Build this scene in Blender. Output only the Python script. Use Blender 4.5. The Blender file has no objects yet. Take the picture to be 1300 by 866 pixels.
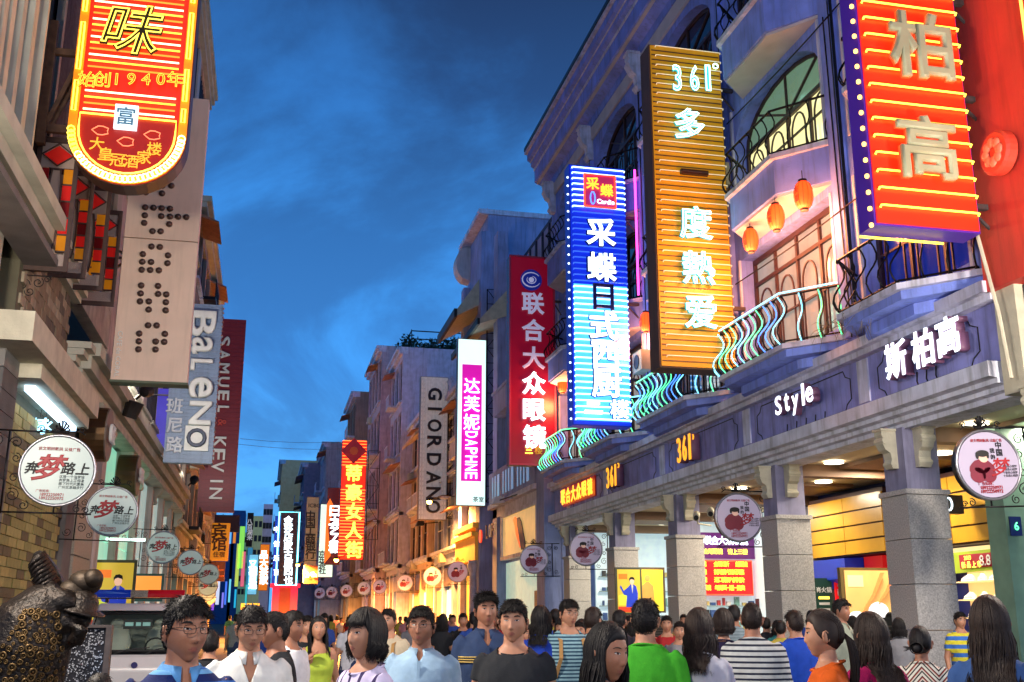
import bpy, bmesh, math, random
from mathutils import Vector, Matrix, noise
S = bpy.context.scene
COL = S.collection
PI = math.pi
# ------------------------------------------------------------------ camera
CF, EYE = 1350.0, 1.62          # focal length in pixels of a 1300 px wide frame, eye height
_p = math.atan(350 / CF); _t = math.atan(315 / CF * math.cos(_p))
FW = Vector((math.sin(_t) * math.cos(_p), math.cos(_t) * math.cos(_p), math.sin(_p)))
RT = Vector((math.cos(_t), -math.sin(_t), 0)); UPV = RT.cross(FW)
CAMP = Vector((0, 0, EYE))
cd = bpy.data.cameras.new('camera'); cam = bpy.data.objects.new('camera', cd); COL.objects.link(cam)
cd.sensor_width = 36; cd.lens = 36 * CF / 1300; cd.clip_start = 0.1; cd.clip_end = 3000
cam.matrix_world = Matrix.Translation(CAMP) @ Matrix((RT, UPV, -FW)).transposed().to_4x4()
S.camera = cam

def at(px, py, X=None, Y=None, Z=None):
    """the point of the place seen at a photograph position, on a plane of known X, Y or Z"""
    d = FW + RT * ((px - 650) / CF) - UPV * ((py - 433) / CF)
    t = X / d.x if X is not None else (Y / d.y if Y is not None else (Z - EYE) / d.z)
    return CAMP + d * t

def lin(c):
    c /= 255.0
    return c / 12.92 if c <= .04045 else ((c + .055) / 1.055) ** 2.4
def rgb(r, g, b): return (lin(r), lin(g), lin(b), 1)

# ------------------------------------------------------------------ sky, exposure
W = bpy.data.worlds.new('World'); S.world = W; W.use_nodes = True
nt = W.node_tree; N = nt.nodes; L = nt.links
for n in list(N): N.remove(n)
wo = N.new('ShaderNodeOutputWorld'); bg = N.new('ShaderNodeBackground'); L.new(bg.outputs[0], wo.inputs[0])
tc = N.new('ShaderNodeTexCoord'); sep = N.new('ShaderNodeSeparateXYZ'); L.new(tc.outputs['Generated'], sep.inputs[0])
def sky_ramp(stops):
    r = N.new('ShaderNodeValToRGB'); L.new(sep.outputs[2], r.inputs[0]); e = r.color_ramp.elements
    e[0].position, e[0].color = stops[0][0], rgb(*stops[0][1]); e[1].position, e[1].color = stops[-1][0], rgb(*stops[-1][1])
    for pz, c in stops[1:-1]: k = e.new(pz); k.color = rgb(*c)
    return r
clear = sky_ramp(((0, (74, 140, 188)), (.12, (58, 130, 192)), (.22, (46, 120, 188)), (.34, (38, 108, 176)), (.46, (28, 84, 144)), (.6, (16, 46, 88)), (1, (10, 26, 60))))
cloudy = sky_ramp(((0, (64, 122, 168)), (.12, (46, 106, 160)), (.22, (34, 90, 148)), (.34, (27, 78, 132)), (.46, (16, 50, 92)), (.6, (8, 24, 52)), (1, (6, 16, 38))))
# cloud layer: direction projected onto a flat ceiling above the street
zz_ = N.new('ShaderNodeMath'); zz_.operation = 'ADD'; zz_.inputs[1].default_value = .22; L.new(sep.outputs[2], zz_.inputs[0])
dv = N.new('ShaderNodeVectorMath'); dv.operation = 'DIVIDE'; cb_ = N.new('ShaderNodeCombineXYZ')
for q in range(3): L.new(zz_.outputs[0], cb_.inputs[q])
L.new(tc.outputs['Generated'], dv.inputs[0]); L.new(cb_.outputs[0], dv.inputs[1])
mp = N.new('ShaderNodeMapping'); mp.inputs['Scale'].default_value = (1.0, .62, 0); mp.inputs['Location'].default_value = (3.3, 1.7, 0); mp.inputs['Rotation'].default_value = (0, 0, .5)
L.new(dv.outputs[0], mp.inputs[0])
n1 = N.new('ShaderNodeTexNoise'); n1.inputs['Scale'].default_value = 1.7; n1.inputs['Detail'].default_value = 8; n1.inputs['Roughness'].default_value = .6; n1.inputs['Distortion'].default_value = .5
L.new(mp.outputs[0], n1.inputs[0])
cr = N.new('ShaderNodeValToRGB'); L.new(n1.outputs[0], cr.inputs[0])
cr.color_ramp.interpolation = 'EASE'
cr.color_ramp.elements[0].position = .39; cr.color_ramp.elements[1].position = .61
mu = N.new('ShaderNodeMix'); mu.data_type = 'RGBA'; L.new(cr.outputs[0], mu.inputs[0])
L.new(cloudy.outputs[0], mu.inputs[6]); L.new(clear.outputs[0], mu.inputs[7])
sk = N.new('ShaderNodeTexSky'); sk.sky_type = 'NISHITA'; sk.sun_disc = False
sk.sun_elevation = math.radians(-3); sk.sun_rotation = math.radians(250)
ad = N.new('ShaderNodeMix'); ad.data_type = 'RGBA'; ad.blend_type = 'ADD'; ad.inputs[0].default_value = .12
L.new(mu.outputs[2], ad.inputs[6]); L.new(sk.outputs[0], ad.inputs[7])
L.new(ad.outputs[2], bg.inputs[0]); bg.inputs[1].default_value = .95
S.view_settings.view_transform = 'Standard'; S.view_settings.look = 'None'
S.view_settings.exposure = 1.2; S.view_settings.gamma = 1
S.cycles.use_denoising = True; S.cycles.max_bounces = 6; S.cycles.diffuse_bounces = 3; S.cycles.glossy_bounces = 2
S.cycles.sample_clamp_indirect = 3; S.cycles.use_light_tree = True
S.cycles.caustics_reflective = False; S.cycles.caustics_refractive = False

# ------------------------------------------------------------------ materials
MT = {}
EMS = .48      # emission scale that goes with the exposure above
def mat(name, col=(.5, .5, .5, 1), rough=.6, metal=0.0, var=.15, ns=3.0, bump=.0, bs=40.0, emit=None, es=0.0, streak=0.0, spec=.5, stripes=None, sss=0):
    """procedural surface: base colour broken by noise, optional rain streaks, fine relief, stripes, emission"""
    if name in MT: return MT[name]
    es *= EMS
    m = bpy.data.materials.new(name); m.use_nodes = True; nt = m.node_tree; b = nt.nodes['Principled BSDF']
    b.inputs['Roughness'].default_value = rough; b.inputs['Metallic'].default_value = metal
    b.inputs['Specular IOR Level'].default_value = spec
    if sss: b.inputs['Subsurface Weight'].default_value = sss; b.inputs['Subsurface Scale'].default_value = .02
    tcx = nt.nodes.new('ShaderNodeTexCoord')
    src = None
    if stripes:
        axis, freq, cols, *rest = stripes
        sp = nt.nodes.new('ShaderNodeSeparateXYZ'); nt.links.new(tcx.outputs['Object'], sp.inputs[0])
        v = sp.outputs['XYZ'.index(axis)] if axis in 'XYZ' else None
        if axis == 'V':      # chevron: height plus folded sideways position
            pp = nt.nodes.new('ShaderNodeMath'); pp.operation = 'PINGPONG'; pp.inputs[1].default_value = .11; nt.links.new(sp.outputs[0], pp.inputs[0])
            aa = nt.nodes.new('ShaderNodeMath'); aa.operation = 'MULTIPLY_ADD'; aa.inputs[1].default_value = 1.1; nt.links.new(pp.outputs[0], aa.inputs[0]); nt.links.new(sp.outputs[2], aa.inputs[2]); v = aa.outputs[0]
        m1 = nt.nodes.new('ShaderNodeMath'); m1.operation = 'MULTIPLY'; m1.inputs[1].default_value = freq; nt.links.new(v, m1.inputs[0])
        m2 = nt.nodes.new('ShaderNodeMath'); m2.operation = 'FRACT'; nt.links.new(m1.outputs[0], m2.inputs[0])
        rp = nt.nodes.new('ShaderNodeValToRGB'); rp.color_ramp.interpolation = 'CONSTANT'; nt.links.new(m2.outputs[0], rp.inputs[0])
        for i, (pz, c) in enumerate(cols):
            el = rp.color_ramp.elements[i] if i < 2 else rp.color_ramp.elements.new(pz)
            el.position = pz; el.color = c
        src = rp.outputs[0]
    nz = nt.nodes.new('ShaderNodeTexNoise'); nz.inputs['Scale'].default_value = ns; nz.inputs['Detail'].default_value = 6
    nt.links.new(tcx.outputs['Object'], nz.inputs[0])
    r = nt.nodes.new('ShaderNodeValToRGB'); nt.links.new(nz.outputs[0], r.inputs[0])
    r.color_ramp.elements[0].position = .3; r.color_ramp.elements[1].position = .72
    r.color_ramp.elements[0].color = (1 - var,) * 3 + (1,); r.color_ramp.elements[1].color = (1 + var * .5,) * 3 + (1,)
    mx = nt.nodes.new('ShaderNodeMix'); mx.data_type = 'RGBA'; mx.blend_type = 'MULTIPLY'; mx.inputs[0].default_value = 1
    if src: nt.links.new(src, mx.inputs[6])
    else: mx.inputs[6].default_value = col
    nt.links.new(r.outputs[0], mx.inputs[7]); out = mx.outputs[2]
    if streak:
        mpp = nt.nodes.new('ShaderNodeMapping'); mpp.inputs['Scale'].default_value = (2.2, 2.2, .22); nt.links.new(tcx.outputs['Object'], mpp.inputs[0])
        n2 = nt.nodes.new('ShaderNodeTexNoise'); n2.inputs['Scale'].default_value = 3; n2.inputs['Detail'].default_value = 8; n2.inputs['Roughness'].default_value = .65; nt.links.new(mpp.outputs[0], n2.inputs[0])
        r2 = nt.nodes.new('ShaderNodeValToRGB'); nt.links.new(n2.outputs[0], r2.inputs[0])
        r2.color_ramp.elements[0].position = .33; r2.color_ramp.elements[1].position = .52
        r2.color_ramp.elements[0].color = (1 - streak, 1 - streak, 1 - streak * 1.1, 1); r2.color_ramp.elements[1].color = (1, 1, 1, 1)
        m3 = nt.nodes.new('ShaderNodeMix'); m3.data_type = 'RGBA'; m3.blend_type = 'MULTIPLY'; m3.inputs[0].default_value = 1
        nt.links.new(out, m3.inputs[6]); nt.links.new(r2.outputs[0], m3.inputs[7]); out = m3.outputs[2]
    nt.links.new(out, b.inputs['Base Color'])
    if bump:
        n3 = nt.nodes.new('ShaderNodeTexNoise'); n3.inputs['Scale'].default_value = bs; n3.inputs['Detail'].default_value = 4
        nt.links.new(tcx.outputs['Object'], n3.inputs[0])
        bp = nt.nodes.new('ShaderNodeBump'); bp.inputs['Strength'].default_value = bump; bp.inputs['Distance'].default_value = .02
        nt.links.new(n3.outputs[0], bp.inputs['Height']); nt.links.new(bp.outputs[0], b.inputs['Normal'])
    if emit:
        b.inputs['Emission Color'].default_value = emit; b.inputs['Emission Strength'].default_value = es
        if es < .1: m.cycles.emission_sampling = 'NONE'
    MT[name] = m
    return m
def glow(name, c, s, base=None): return mat(name, base or c, .4, emit=c, es=s, var=.03)

# ------------------------------------------------------------------ mesh building
class MB:
    def __init__(s): s.v = []; s.f = []; s.mi = []; s.k = 0
    def add(s, vs, fs):
        o = len(s.v); s.v += [tuple(q) for q in vs]
        for f in fs: s.f.append(tuple(i + o for i in f)); s.mi.append(s.k)
        return s
    def box(s, x0, x1, y0, y1, z0, z1):
        x0, x1 = sorted((x0, x1)); y0, y1 = sorted((y0, y1)); z0, z1 = sorted((z0, z1))
        return s.add([(x, y, z) for z in (z0, z1) for y in (y0, y1) for x in (x0, x1)],
                     [(0, 2, 3, 1), (4, 5, 7, 6), (0, 1, 5, 4), (2, 6, 7, 3), (0, 4, 6, 2), (1, 3, 7, 5)])
    def prism(s, poly, axis, a, b):
        """2-D outline pushed from a to b along an axis; outline gives the other two coordinates in order"""
        n = len(poly)
        def P(q, t):
            if axis == 'X': return (t, q[0], q[1])
            if axis == 'Y': return (q[0], t, q[1])
            return (q[0], q[1], t)
        return s.add([P(q, a) for q in poly] + [P(q, b) for q in poly],
                     [tuple(range(n - 1, -1, -1)), tuple(range(n, 2 * n))] + [(i, (i + 1) % n, n + (i + 1) % n, n + i) for i in range(n)])
    def tube(s, pts, r, n=6, closed=False, flat=None):
        pts = [Vector(p) for p in pts]; m = len(pts); rs = r if isinstance(r, (list, tuple)) else [r] * m
        ref = None; vs = []
        for i, p in enumerate(pts):
            d = (pts[(i + 1) % m] if closed or i < m - 1 else p) - (pts[i - 1] if closed or i > 0 else p)
            if d.length < 1e-9: d = Vector((0, 0, 1))
            d.normalize()
            if ref is None: ref = Vector((0, 0, 1)) if abs(d.z) < .9 else Vector((1, 0, 0))
            u = ref - d * ref.dot(d)
            if u.length < 1e-6: u = d.orthogonal()
            u.normalize(); w = d.cross(u); ref = u
            for k in range(n):
                a = 2 * PI * (k + .5) / n
                vs.append(p + u * (math.cos(a) * rs[i] * (flat or 1)) + w * (math.sin(a) * rs[i]))
        fs = []
        for i in range(m if closed else m - 1):
            j = (i + 1) % m
            for k in range(n): fs.append((i * n + k, i * n + (k + 1) % n, j * n + (k + 1) % n, j * n + k))
        if not closed: fs += [tuple(range(n - 1, -1, -1)), tuple((m - 1) * n + k for k in range(n))]
        return s.add(vs, fs)
    def lathe(s, prof, c=(0, 0, 0), axis=(0, 0, 1), n=16):
        """profile of (radius, height) about an axis through c"""
        ax = Vector(axis).normalized(); u = ax.orthogonal().normalized(); w = ax.cross(u); c = Vector(c); vs = []
        for (r, h) in prof:
            for k in range(n): a = 2 * PI * k / n; vs.append(c + ax * h + u * (math.cos(a) * r) + w * (math.sin(a) * r))
        m = len(prof); fs = [(i * n + k, i * n + (k + 1) % n, (i + 1) * n + (k + 1) % n, (i + 1) * n + k) for i in range(m - 1) for k in range(n)]
        if prof[0][0] > 1e-4: fs.append(tuple(range(n - 1, -1, -1)))
        if prof[-1][0] > 1e-4: fs.append(tuple((m - 1) * n + k for k in range(n)))
        return s.add(vs, fs)
    def ball(s, c, r, nu=12, nv=8):
        if not isinstance(r, (tuple, list)): r = (r, r, r)
        vs = [(c[0], c[1], c[2] - r[2])]; 
        for j in range(1, nv):
            b = -PI / 2 + PI * j / nv
            for i in range(nu): a = 2 * PI * i / nu; vs.append((c[0] + r[0] * math.cos(b) * math.cos(a), c[1] + r[1] * math.cos(b) * math.sin(a), c[2] + r[2] * math.sin(b)))
        vs.append((c[0], c[1], c[2] + r[2])); fs = [(0, 1 + (i + 1) % nu, 1 + i) for i in range(nu)]
        for j in range(nv - 2):
            for i in range(nu): fs.append((1 + j * nu + i, 1 + j * nu + (i + 1) % nu, 1 + (j + 1) * nu + (i + 1) % nu, 1 + (j + 1) * nu + i))
        t = len(vs) - 1; o = 1 + (nv - 2) * nu
        fs += [(t, o + i, o + (i + 1) % nu) for i in range(nu)]
        return s.add(vs, fs)
    def mesh(s, name, mats, smooth=False, off=(0, 0, 0)):
        me = bpy.data.meshes.new(name); o = off
        me.from_pydata([(a - o[0], b - o[1], c - o[2]) for a, b, c in s.v], [], s.f)
        for m in (mats if isinstance(mats, (list, tuple)) else [mats]): me.materials.append(m)
        if s.k or any(s.mi): me.polygons.foreach_set('material_index', s.mi)
        if smooth: me.shade_smooth()
        me.update(); return me

WL = {}      # world place of every Empty / thing
def place(o, parent, loc, rot=None):
    COL.objects.link(o); pl = WL.get(parent.name, Vector((0, 0, 0))) if parent else Vector((0, 0, 0))
    o.location = Vector(loc) - pl
    if parent: o.parent = parent
    if rot is not None:
        if isinstance(rot, Matrix): o.rotation_euler = rot.to_euler()
        else: o.rotation_euler = rot
    WL[o.name] = Vector(loc)
    return o
def tag(o, label=None, cat=None, group=None, kind=None):
    if label: o['label'] = label
    if cat: o['category'] = cat
    if group: o['group'] = group
    if kind: o['kind'] = kind
    return o
def thing(name, label, cat, loc=(0, 0, 0), group=None, rot=None):
    return tag(place(bpy.data.objects.new(name, None), None, loc, rot), label, cat, group)
def put(name, mb, mats, parent=None, smooth=False, loc=None):
    """link a world-coordinate MB as one object"""
    l = Vector(loc) if loc is not None else (WL[parent.name] if parent else Vector((0, 0, 0)))
    return place(bpy.data.objects.new(name, mb.mesh(name, mats, smooth, l)), parent, l)
def inst(name, me, parent, loc, rot=None, scale=None):
    o = place(bpy.data.objects.new(name, me), parent, loc, rot)
    if scale: o.scale = scale
    return o
def put_local(name, mb, mats, parent, smooth=False):
    """mesh given in the local frame of its parent"""
    o = bpy.data.objects.new(name, mb.mesh(name, mats, smooth)); COL.objects.link(o); o.parent = parent
    return o
def B(*a): return MB().box(*a)

# frames that lettering can face: right vector, up vector, normal
FACE = {'S': (Vector((1, 0, 0)), Vector((0, 0, 1))), 'R': (Vector((0, -1, 0)), Vector((0, 0, 1))), 'L': (Vector((0, 1, 0)), Vector((0, 0, 1)))}
def fmat(face, turn=False, tilt=0.0):
    r, u = FACE[face]
    if turn: r, u = -u, r              # letters lying on their side, read downwards
    n = r.cross(u)
    m = Matrix((r, u, n)).transposed()
    if tilt: m = m @ Matrix.Rotation(tilt, 3, 'Z')
    return m
GC = {}
def glyph(text, mat_, bold=.0, depth=.04, neon=0.0, shear=0.0):
    """letters as a real mesh of size 1, centred; neon > 0 gives a tube that follows the outline"""
    key = (text, mat_.name, bold, depth, neon, shear)
    if key in GC: return GC[key]
    cu = bpy.data.curves.new('lettering', 'FONT'); cu.body = text; cu.align_x = 'CENTER'; cu.resolution_u = 3; cu.shear = shear
    if neon: cu.fill_mode = 'NONE'; cu.bevel_depth = neon; cu.bevel_resolution = 0; cu.offset = 0
    else: cu.bevel_depth = min(bold, .032) * .8; cu.bevel_resolution = 0; cu.extrude = max(.002, depth / 2 - bold * .5)
    o = bpy.data.objects.new('lettering', cu); COL.objects.link(o)
    dg = bpy.context.evaluated_depsgraph_get()
    me = bpy.data.meshes.new_from_object(o.evaluated_get(dg)); bpy.data.objects.remove(o); bpy.data.curves.remove(cu)
    xs = [v.co.x for v in me.vertices] or [0]; ys = [v.co.y for v in me.vertices] or [0]; zs = [v.co.z for v in me.vertices] or [0]
    c = Vector(((min(xs) + max(xs)) / 2, (min(ys) + max(ys)) / 2, min(zs)))
    me.transform(Matrix.Translation(-c)); me.materials.clear(); me.materials.append(mat_); me.name = 'lettering'
    GC[key] = (me, max(xs) - min(xs), max(ys) - min(ys))
    GC[key] = GC[key] + (max(zs) - min(zs),)
    return GC[key]
def char(parent, text, c, h, m, face='S', turn=False, bold=.02, depth=.05, neon=0.0, name='letter', w=None, shear=0.0, tilt=0.0):
    """one letter, its body h tall, centred at c"""
    me, gw, gh, gd = glyph(text, m, bold, depth, neon, shear)
    k = h / max(gh, 1e-3)
    kx = (w / gw) if w else k
    o = inst(name, me, parent, c, fmat(face, turn, tilt)); o.scale = (kx, k, max(k, .2))
    return gd * max(k, .2)
def cjk(parent, text, c, size, m, face='S', **kw):
    """a Chinese character: keep its em size so strokes of flat ones like 一 stay flat"""
    me, gw, gh, gd = glyph(text, m, kw.get('bold', .02), kw.get('depth', .05), kw.get('neon', 0.0), kw.get('shear', 0.0))
    k = size / .92
    o = inst(kw.get('name', 'character'), me, parent, c, fmat(face, kw.get('turn', False), kw.get('tilt', 0))); o.scale = (k, k, k)
    return gd * k
def column_text(parent, text, x, y, ztop, zbot, size, m, face='S', **kw):
    n = len(text)
    for i, t in enumerate(text):
        if t != ' ': cjk(parent, t, (x, y, ztop + (zbot - ztop) * (i + .5) / n), size, m, face, **kw)
# ------------------------------------------------------------------ materials used by the setting
m_blue = mat('blue_plaster', rgb(132, 152, 240), .75, var=.25, ns=1.6, bump=.3, bs=30, streak=.28)
m_blue2 = mat('blue_fascia_plaster', rgb(152, 154, 222), .7, var=.3, ns=1.8, bump=.3, bs=35, streak=.4)
m_trim = mat('pale_trim', rgb(212, 212, 236), .7, var=.3, ns=2.5, bump=.25, streak=.35)
m_soffit = mat('soffit_plaster', rgb(200, 192, 196), .75, var=.15, ns=2, bump=.15)
m_cream = mat('cream_stone', rgb(196, 190, 168), .7, var=.2, ns=4, bump=.25, streak=.08)
m_gran = mat('granite', rgb(190, 186, 182), .55, var=.42, ns=45, bump=.12, bs=120)
m_iron = mat('black_iron', rgb(26, 24, 28), .45, metal=.6, var=.3, ns=20)
m_frame = mat('dark_window_frame', rgb(62, 40, 42), .5, var=.25, ns=8)
m_whitef = mat('white_window_frame', rgb(190, 190, 205), .5, var=.12)
m_red_wall = mat('red_plaster', rgb(206, 60, 48), .6, var=.15, ns=1.5, bump=.15, streak=.2)
m_glassd = mat('dark_glass', rgb(18, 24, 40), .08, var=.5, ns=.9, spec=.8)
m_glassb = mat('blue_glass', rgb(26, 48, 120), .12, var=.5, ns=1.3, emit=rgb(20, 40, 150), es=.5)
m_glassg = mat('room_light_glass', rgb(120, 124, 80), .12, var=.45, ns=1.1, emit=rgb(222, 212, 150), es=1.5)
m_glassy = mat('grey_room_glass', rgb(100, 108, 112), .1, var=.5, ns=1.5, emit=rgb(150, 146, 140), es=.75)
m_glasst = mat('teal_fan_glass', rgb(30, 80, 90), .15, var=.4, ns=2, emit=rgb(110, 140, 110), es=.7)
m_ceil = mat('arcade_ceiling', rgb(214, 196, 160), .7, var=.12, ns=1.3, bump=.1)
m_ceil2 = mat('brown_ceiling_panel', rgb(122, 92, 70), .6, var=.15, ns=2)
m_pave = mat('stone_paving', rgb(98, 94, 92), .5, var=.3, ns=9, bump=.25)
m_joint = mat('paving_joint', rgb(52, 50, 50), .9)
m_steel = mat('painted_steel', rgb(92, 84, 84), .5, metal=.5, var=.3, ns=10)
m_white_em = glow('lamp_white', rgb(255, 244, 220), 9)
m_cool_em = glow('cool_tube', rgb(190, 235, 255), 5)
m_neon_g = glow('neon_green', rgb(90, 255, 160), 2.2)
m_neon_c = glow('neon_cyan', rgb(120, 225, 255), 2.4)
m_neon_b = glow('neon_blue', rgb(70, 130, 255), 2.6)
m_neon_y = glow('neon_yellow', rgb(255, 220, 70), 3.2)
m_neon_o = glow('neon_orange', rgb(255, 150, 40), 3.0)
m_neon_w = glow('neon_white', rgb(225, 245, 255), 3.2)
m_black = mat('black_print', rgb(20, 18, 20), .6)
m_wprint = mat('white_print', rgb(225, 225, 220), .5)
m_rprint = mat('red_print', rgb(165, 24, 34), .5)

# ------------------------------------------------------------------ ground
g = tag(put('ground', B(-60, 60, -30, 700, -.3, 0), m_joint), kind='structure')
road = tag(put('paving', B(-3.6, 10, -12, 260, .002, .004), m_joint), kind='structure')
slab = B(-.58, .58, -.38, .38, 0, .03).mesh('paving_slab', m_pave)
rs = random.Random(5)
for j in range(24):
    for i in range(12):
        inst('paving_slab', slab, road, (-3.0 + i * 1.18 + (.3 if j % 2 else 0), 5 + j * .78, rs.uniform(.004, .008)))
far_slabs = MB()
for j in range(40):
    for i in range(12): far_slabs.box(-3.58 + i * 1.15, -2.46 + i * 1.15, 23.9 + j * 1.15, 25.0 + j * 1.15, .004, .02 + rs.uniform(0, .006))
tag(put('paving_slab', far_slabs, m_pave, road), kind='stuff')

# ------------------------------------------------------------------ blue arcade building, right side, front at X = 10
XR = 10.0
blue = thing('arcade_building', 'blue stuccoed arcade building with fluted balconies, arched windows and neon railings on the right', 'building', (XR, 25, 0))
Y0, Y1 = 12.75, 37.3
bays = [(13.15, 16.05), (16.95, 20.95), (21.9, 26.3), (27.5, 31.4), (32.5, 36.4)]
floors = [(6.75, 9.35), (10.35, 13.0), (14.1, 17.1)]
wall = MB()
ys = [Y0] + [v for b_ in bays for v in b_] + [Y1]
for k in range(0, len(ys), 2): wall.box(XR, XR + .45, ys[k], ys[k + 1], 6.28, 17.7)
zs = [6.28] + [v for f_ in floors for v in f_] + [17.7]
for k in range(0, len(zs), 2):
    for (a, b_) in bays: put('spandrel', B(XR + .003, XR + .447, a, b_, zs[k], zs[k + 1]), m_blue, blue)
for (a, b_) in bays:                       # arched heads over the two upper storeys
    for (zb, zt) in floors[1:]:
        for sgn in (0, 1):
            pts = [(a, zt), (a, zt - 1.0)] if not sgn else [(b_, zt), (b_, zt - 1.0)]
            w2 = (b_ - a) / 2
            for q in range(1, 8):
                t = q / 7 * PI / 2
                yy = (a + b_) / 2 - w2 * math.cos(t) * (1 if not sgn else -1)
                pts.append((yy, zt - 1.0 + .97 * math.sin(t)))
            pts.append(((a + b_) / 2, zt))
            wall.prism(pts, 'X', XR + .006, XR + .44)
put('wall', wall, m_blue, blue)
for bi_ in range(1, 5): put('downpipe', MB().tube([(XR - .08, bays[bi_][0] - .62, 6.5), (XR - .08, bays[bi_][0] - .62, 17.6)], .05, 6), m_iron, blue)
put('interior_wall', MB().box(XR + 1.6, XR + 6, Y0, Y1, 6.3, 17.7).box(XR + .45, XR + 1.6, Y0, Y0 + .3, 6.3, 17.7).box(XR + .45, XR + 1.6, Y1 - .3, Y1, 6.3, 17.7), mat('room_wall', rgb(70, 60, 70), .8), blue)
put('roof', MB().box(XR - .1, XR + 6, Y0, Y1 + .3, 19.35, 19.5), m_trim, blue)
# cornice and its brackets
cor = MB()
prof = [(XR + .4, 17.72), (XR - .1, 17.72), (XR - .12, 17.95), (XR - .55, 18.15), (XR - .55, 18.75), (XR - .7, 18.8), (XR - .7, 18.98), (XR - .85, 19.05), (XR - .85, 19.3), (XR + .4, 19.3)]
cor.add([(x, Y0, z) for x, z in prof] + [(x, Y1 + .5, z) for x, z in prof], [tuple(range(10)), tuple(range(19, 9, -1))] + [(i, i + 10, (i + 1) % 10 + 10, (i + 1) % 10) for i in range(10)])
put('cornice', cor, m_blue, blue)
put('eaves_soffit', MB().box(XR - .5, XR - .02, Y0 + .05, Y1 + .4, 18.08, 18.14).box(XR - .08, XR - .01, Y0 + .05, Y1, 17.25, 17.7), m_soffit, blue)
put('roof_tiles', B(XR - .98, XR - .6, Y0, Y1 + .5, 19.42, 19.56), m_iron, blue)
for zc, xo in ((19.32, .95), (18.66, .58), (18.98, .74)):
    put('cornice_moulding', B(XR - xo, XR - xo + .12, Y0, Y1 + .55, zc, zc + .09), m_trim, blue)
def scroll_bracket(d, h, w):
    """corbel profile in depth (negative = towards the street) and height"""
    pts = [(0, 0), (-d, 0), (-d * 1.02, -h * .1), (-d * .9, -h * .2), (-d * .98, -h * .34), (-d * .8, -h * .5), (-d * .5, -h * .58), (-d * .42, -h * .75), (-d * .52, -h * .9), (-d * .38, -h), (0, -h)]
    mb = MB().prism([(x, z) for x, z in pts], 'Y', -w / 2, w / 2)
    mb.lathe([(.0, -w / 2 - .02), (h * .1, -w / 2 - .02), (h * .1, w / 2 + .02), (0, w / 2 + .02)], (-d * .8, 0, -h * .26), (0, 1, 0), 10)
    mb.lathe([(.0, -w / 2 - .015), (h * .07, -w / 2 - .015), (h * .07, w / 2 + .015), (0, w / 2 + .015)], (-d * .38, 0, -h * .87), (0, 1, 0), 10)
    mb.box(-d * 1.1, 0, -w * .62, w * .62, 0, h * .06)
    return mb
bme = scroll_bracket(.45, 1.15, .34).mesh('cornice_bracket', m_trim)
for k in range(0, len(ys), 2): inst('cornice_bracket', bme, blue, (XR, (ys[k] + ys[k + 1]) / 2, 17.7))
# pilaster strips
for k in range(2, len(ys) - 2, 2):
    yc = (ys[k] + ys[k + 1]) / 2
    put('pilaster', MB().box(XR - .12, XR, yc - .2, yc + .2, 6.45, 16.5), m_blue, blue)
for (a, b_) in bays:
    for (zb, zt) in floors[:2]:
        put('window_surround', B(XR - .05, XR, a - .07, a, zb - .2, zt), m_trim, blue); put('window_surround', B(XR - .05, XR, b_, b_ + .07, zb - .2, zt), m_trim, blue)

# windows: frame with mullions, arched muntins, panes behind
def window(parent, a, b_, zb, zt, X, gl, gtop, arched):
    w = b_ - a; fr = MB()
    zi = zt - (1.02 if arched else .02)
    X = X + .28
    fr.box(X, X + .08, a, a + .09, zb, zi).box(X, X + .08, b_ - .09, b_, zb, zi).box(X - .002, X + .082, a + .09, b_ - .09, zb, zb + .1).box(X - .02, X + .09, a + .05, b_ - .05, zi - .1, zi)
    if not arched: fr.box(X - .015, X + .085, a + .09, b_ - .09, zi - .62, zi - .54)
    fo = put('window', fr, m_frame, parent)
    n = 4 if w > 3 else 3
    cw = (w - .18) / n
    for k in range(1, n):
        y = a + .09 + k * cw
        put('mullion', B(X - .005, X + .075, y - .035, y + .035, zb + .1, zi - .1), m_frame, fo)
    if arched:
        c = (a + b_) / 2
        for q in range(1, 4):
            t = PI * q / 4
            put('mullion', MB().tube([(X + .03, c, zi), (X + .03, c - (w / 2 - .05) * math.cos(t), zi + .93 * math.sin(t))], .035, 4), m_frame, fo)
        put('fan_bar', MB().tube([(X + .03, c - (w / 2 - .04) * math.cos(PI * q / 12), zi + .95 * math.sin(PI * q / 12)) for q in range(13)], .05, 4), m_frame, fo)
        put('fan_pane', MB().prism([(c - (w / 2 - .04) * math.cos(PI * q / 12), zi + .95 * math.sin(PI * q / 12)) for q in range(13)], 'X', X + .05, X + .06), gtop, fo)
    for k in range(n):
        ya = a + .12 + k * cw; yc = ya + cw / 2 - .03
        hh = zi - .3 - (.6 if not arched else 0)
        put('pane', B(X + .05, X + .06, ya, ya + cw - .06, zb + .1, zi - .1), gl, fo)
        pts = [(X + .0, yc - cw * .3, zb + .1), (X + .0, yc - cw * .3, hh - cw * .3)] + [(X, yc - cw * .3 * math.cos(PI * q / 8), hh - cw * .3 + cw * .42 * math.sin(PI * q / 8)) for q in range(1, 8)] + [(X, yc + cw * .3, hh - cw * .3), (X, yc + cw * .3, zb + .1)]
        put('arched_bar', MB().tube(pts, .022, 4), m_frame, fo)
        put('cross_bar', B(X - .02, X + .02, ya, ya + cw - .06, zb + 1.0, zb + 1.04), m_frame, fo)
glz = [[m_glassb, m_glassy, m_glassd, m_glassy, m_glassy], [m_glassd, m_glassg, m_glassd, m_glassd, m_glassd], [m_glassd] * 5]
for fi, (zb, zt) in enumerate(floors):
    for bi, (a, b_) in enumerate(bays):
        window(blue, a, b_, zb, zt, XR, glz[fi][bi], m_glasst if bi == 1 else m_glassd, fi > 0)

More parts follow.
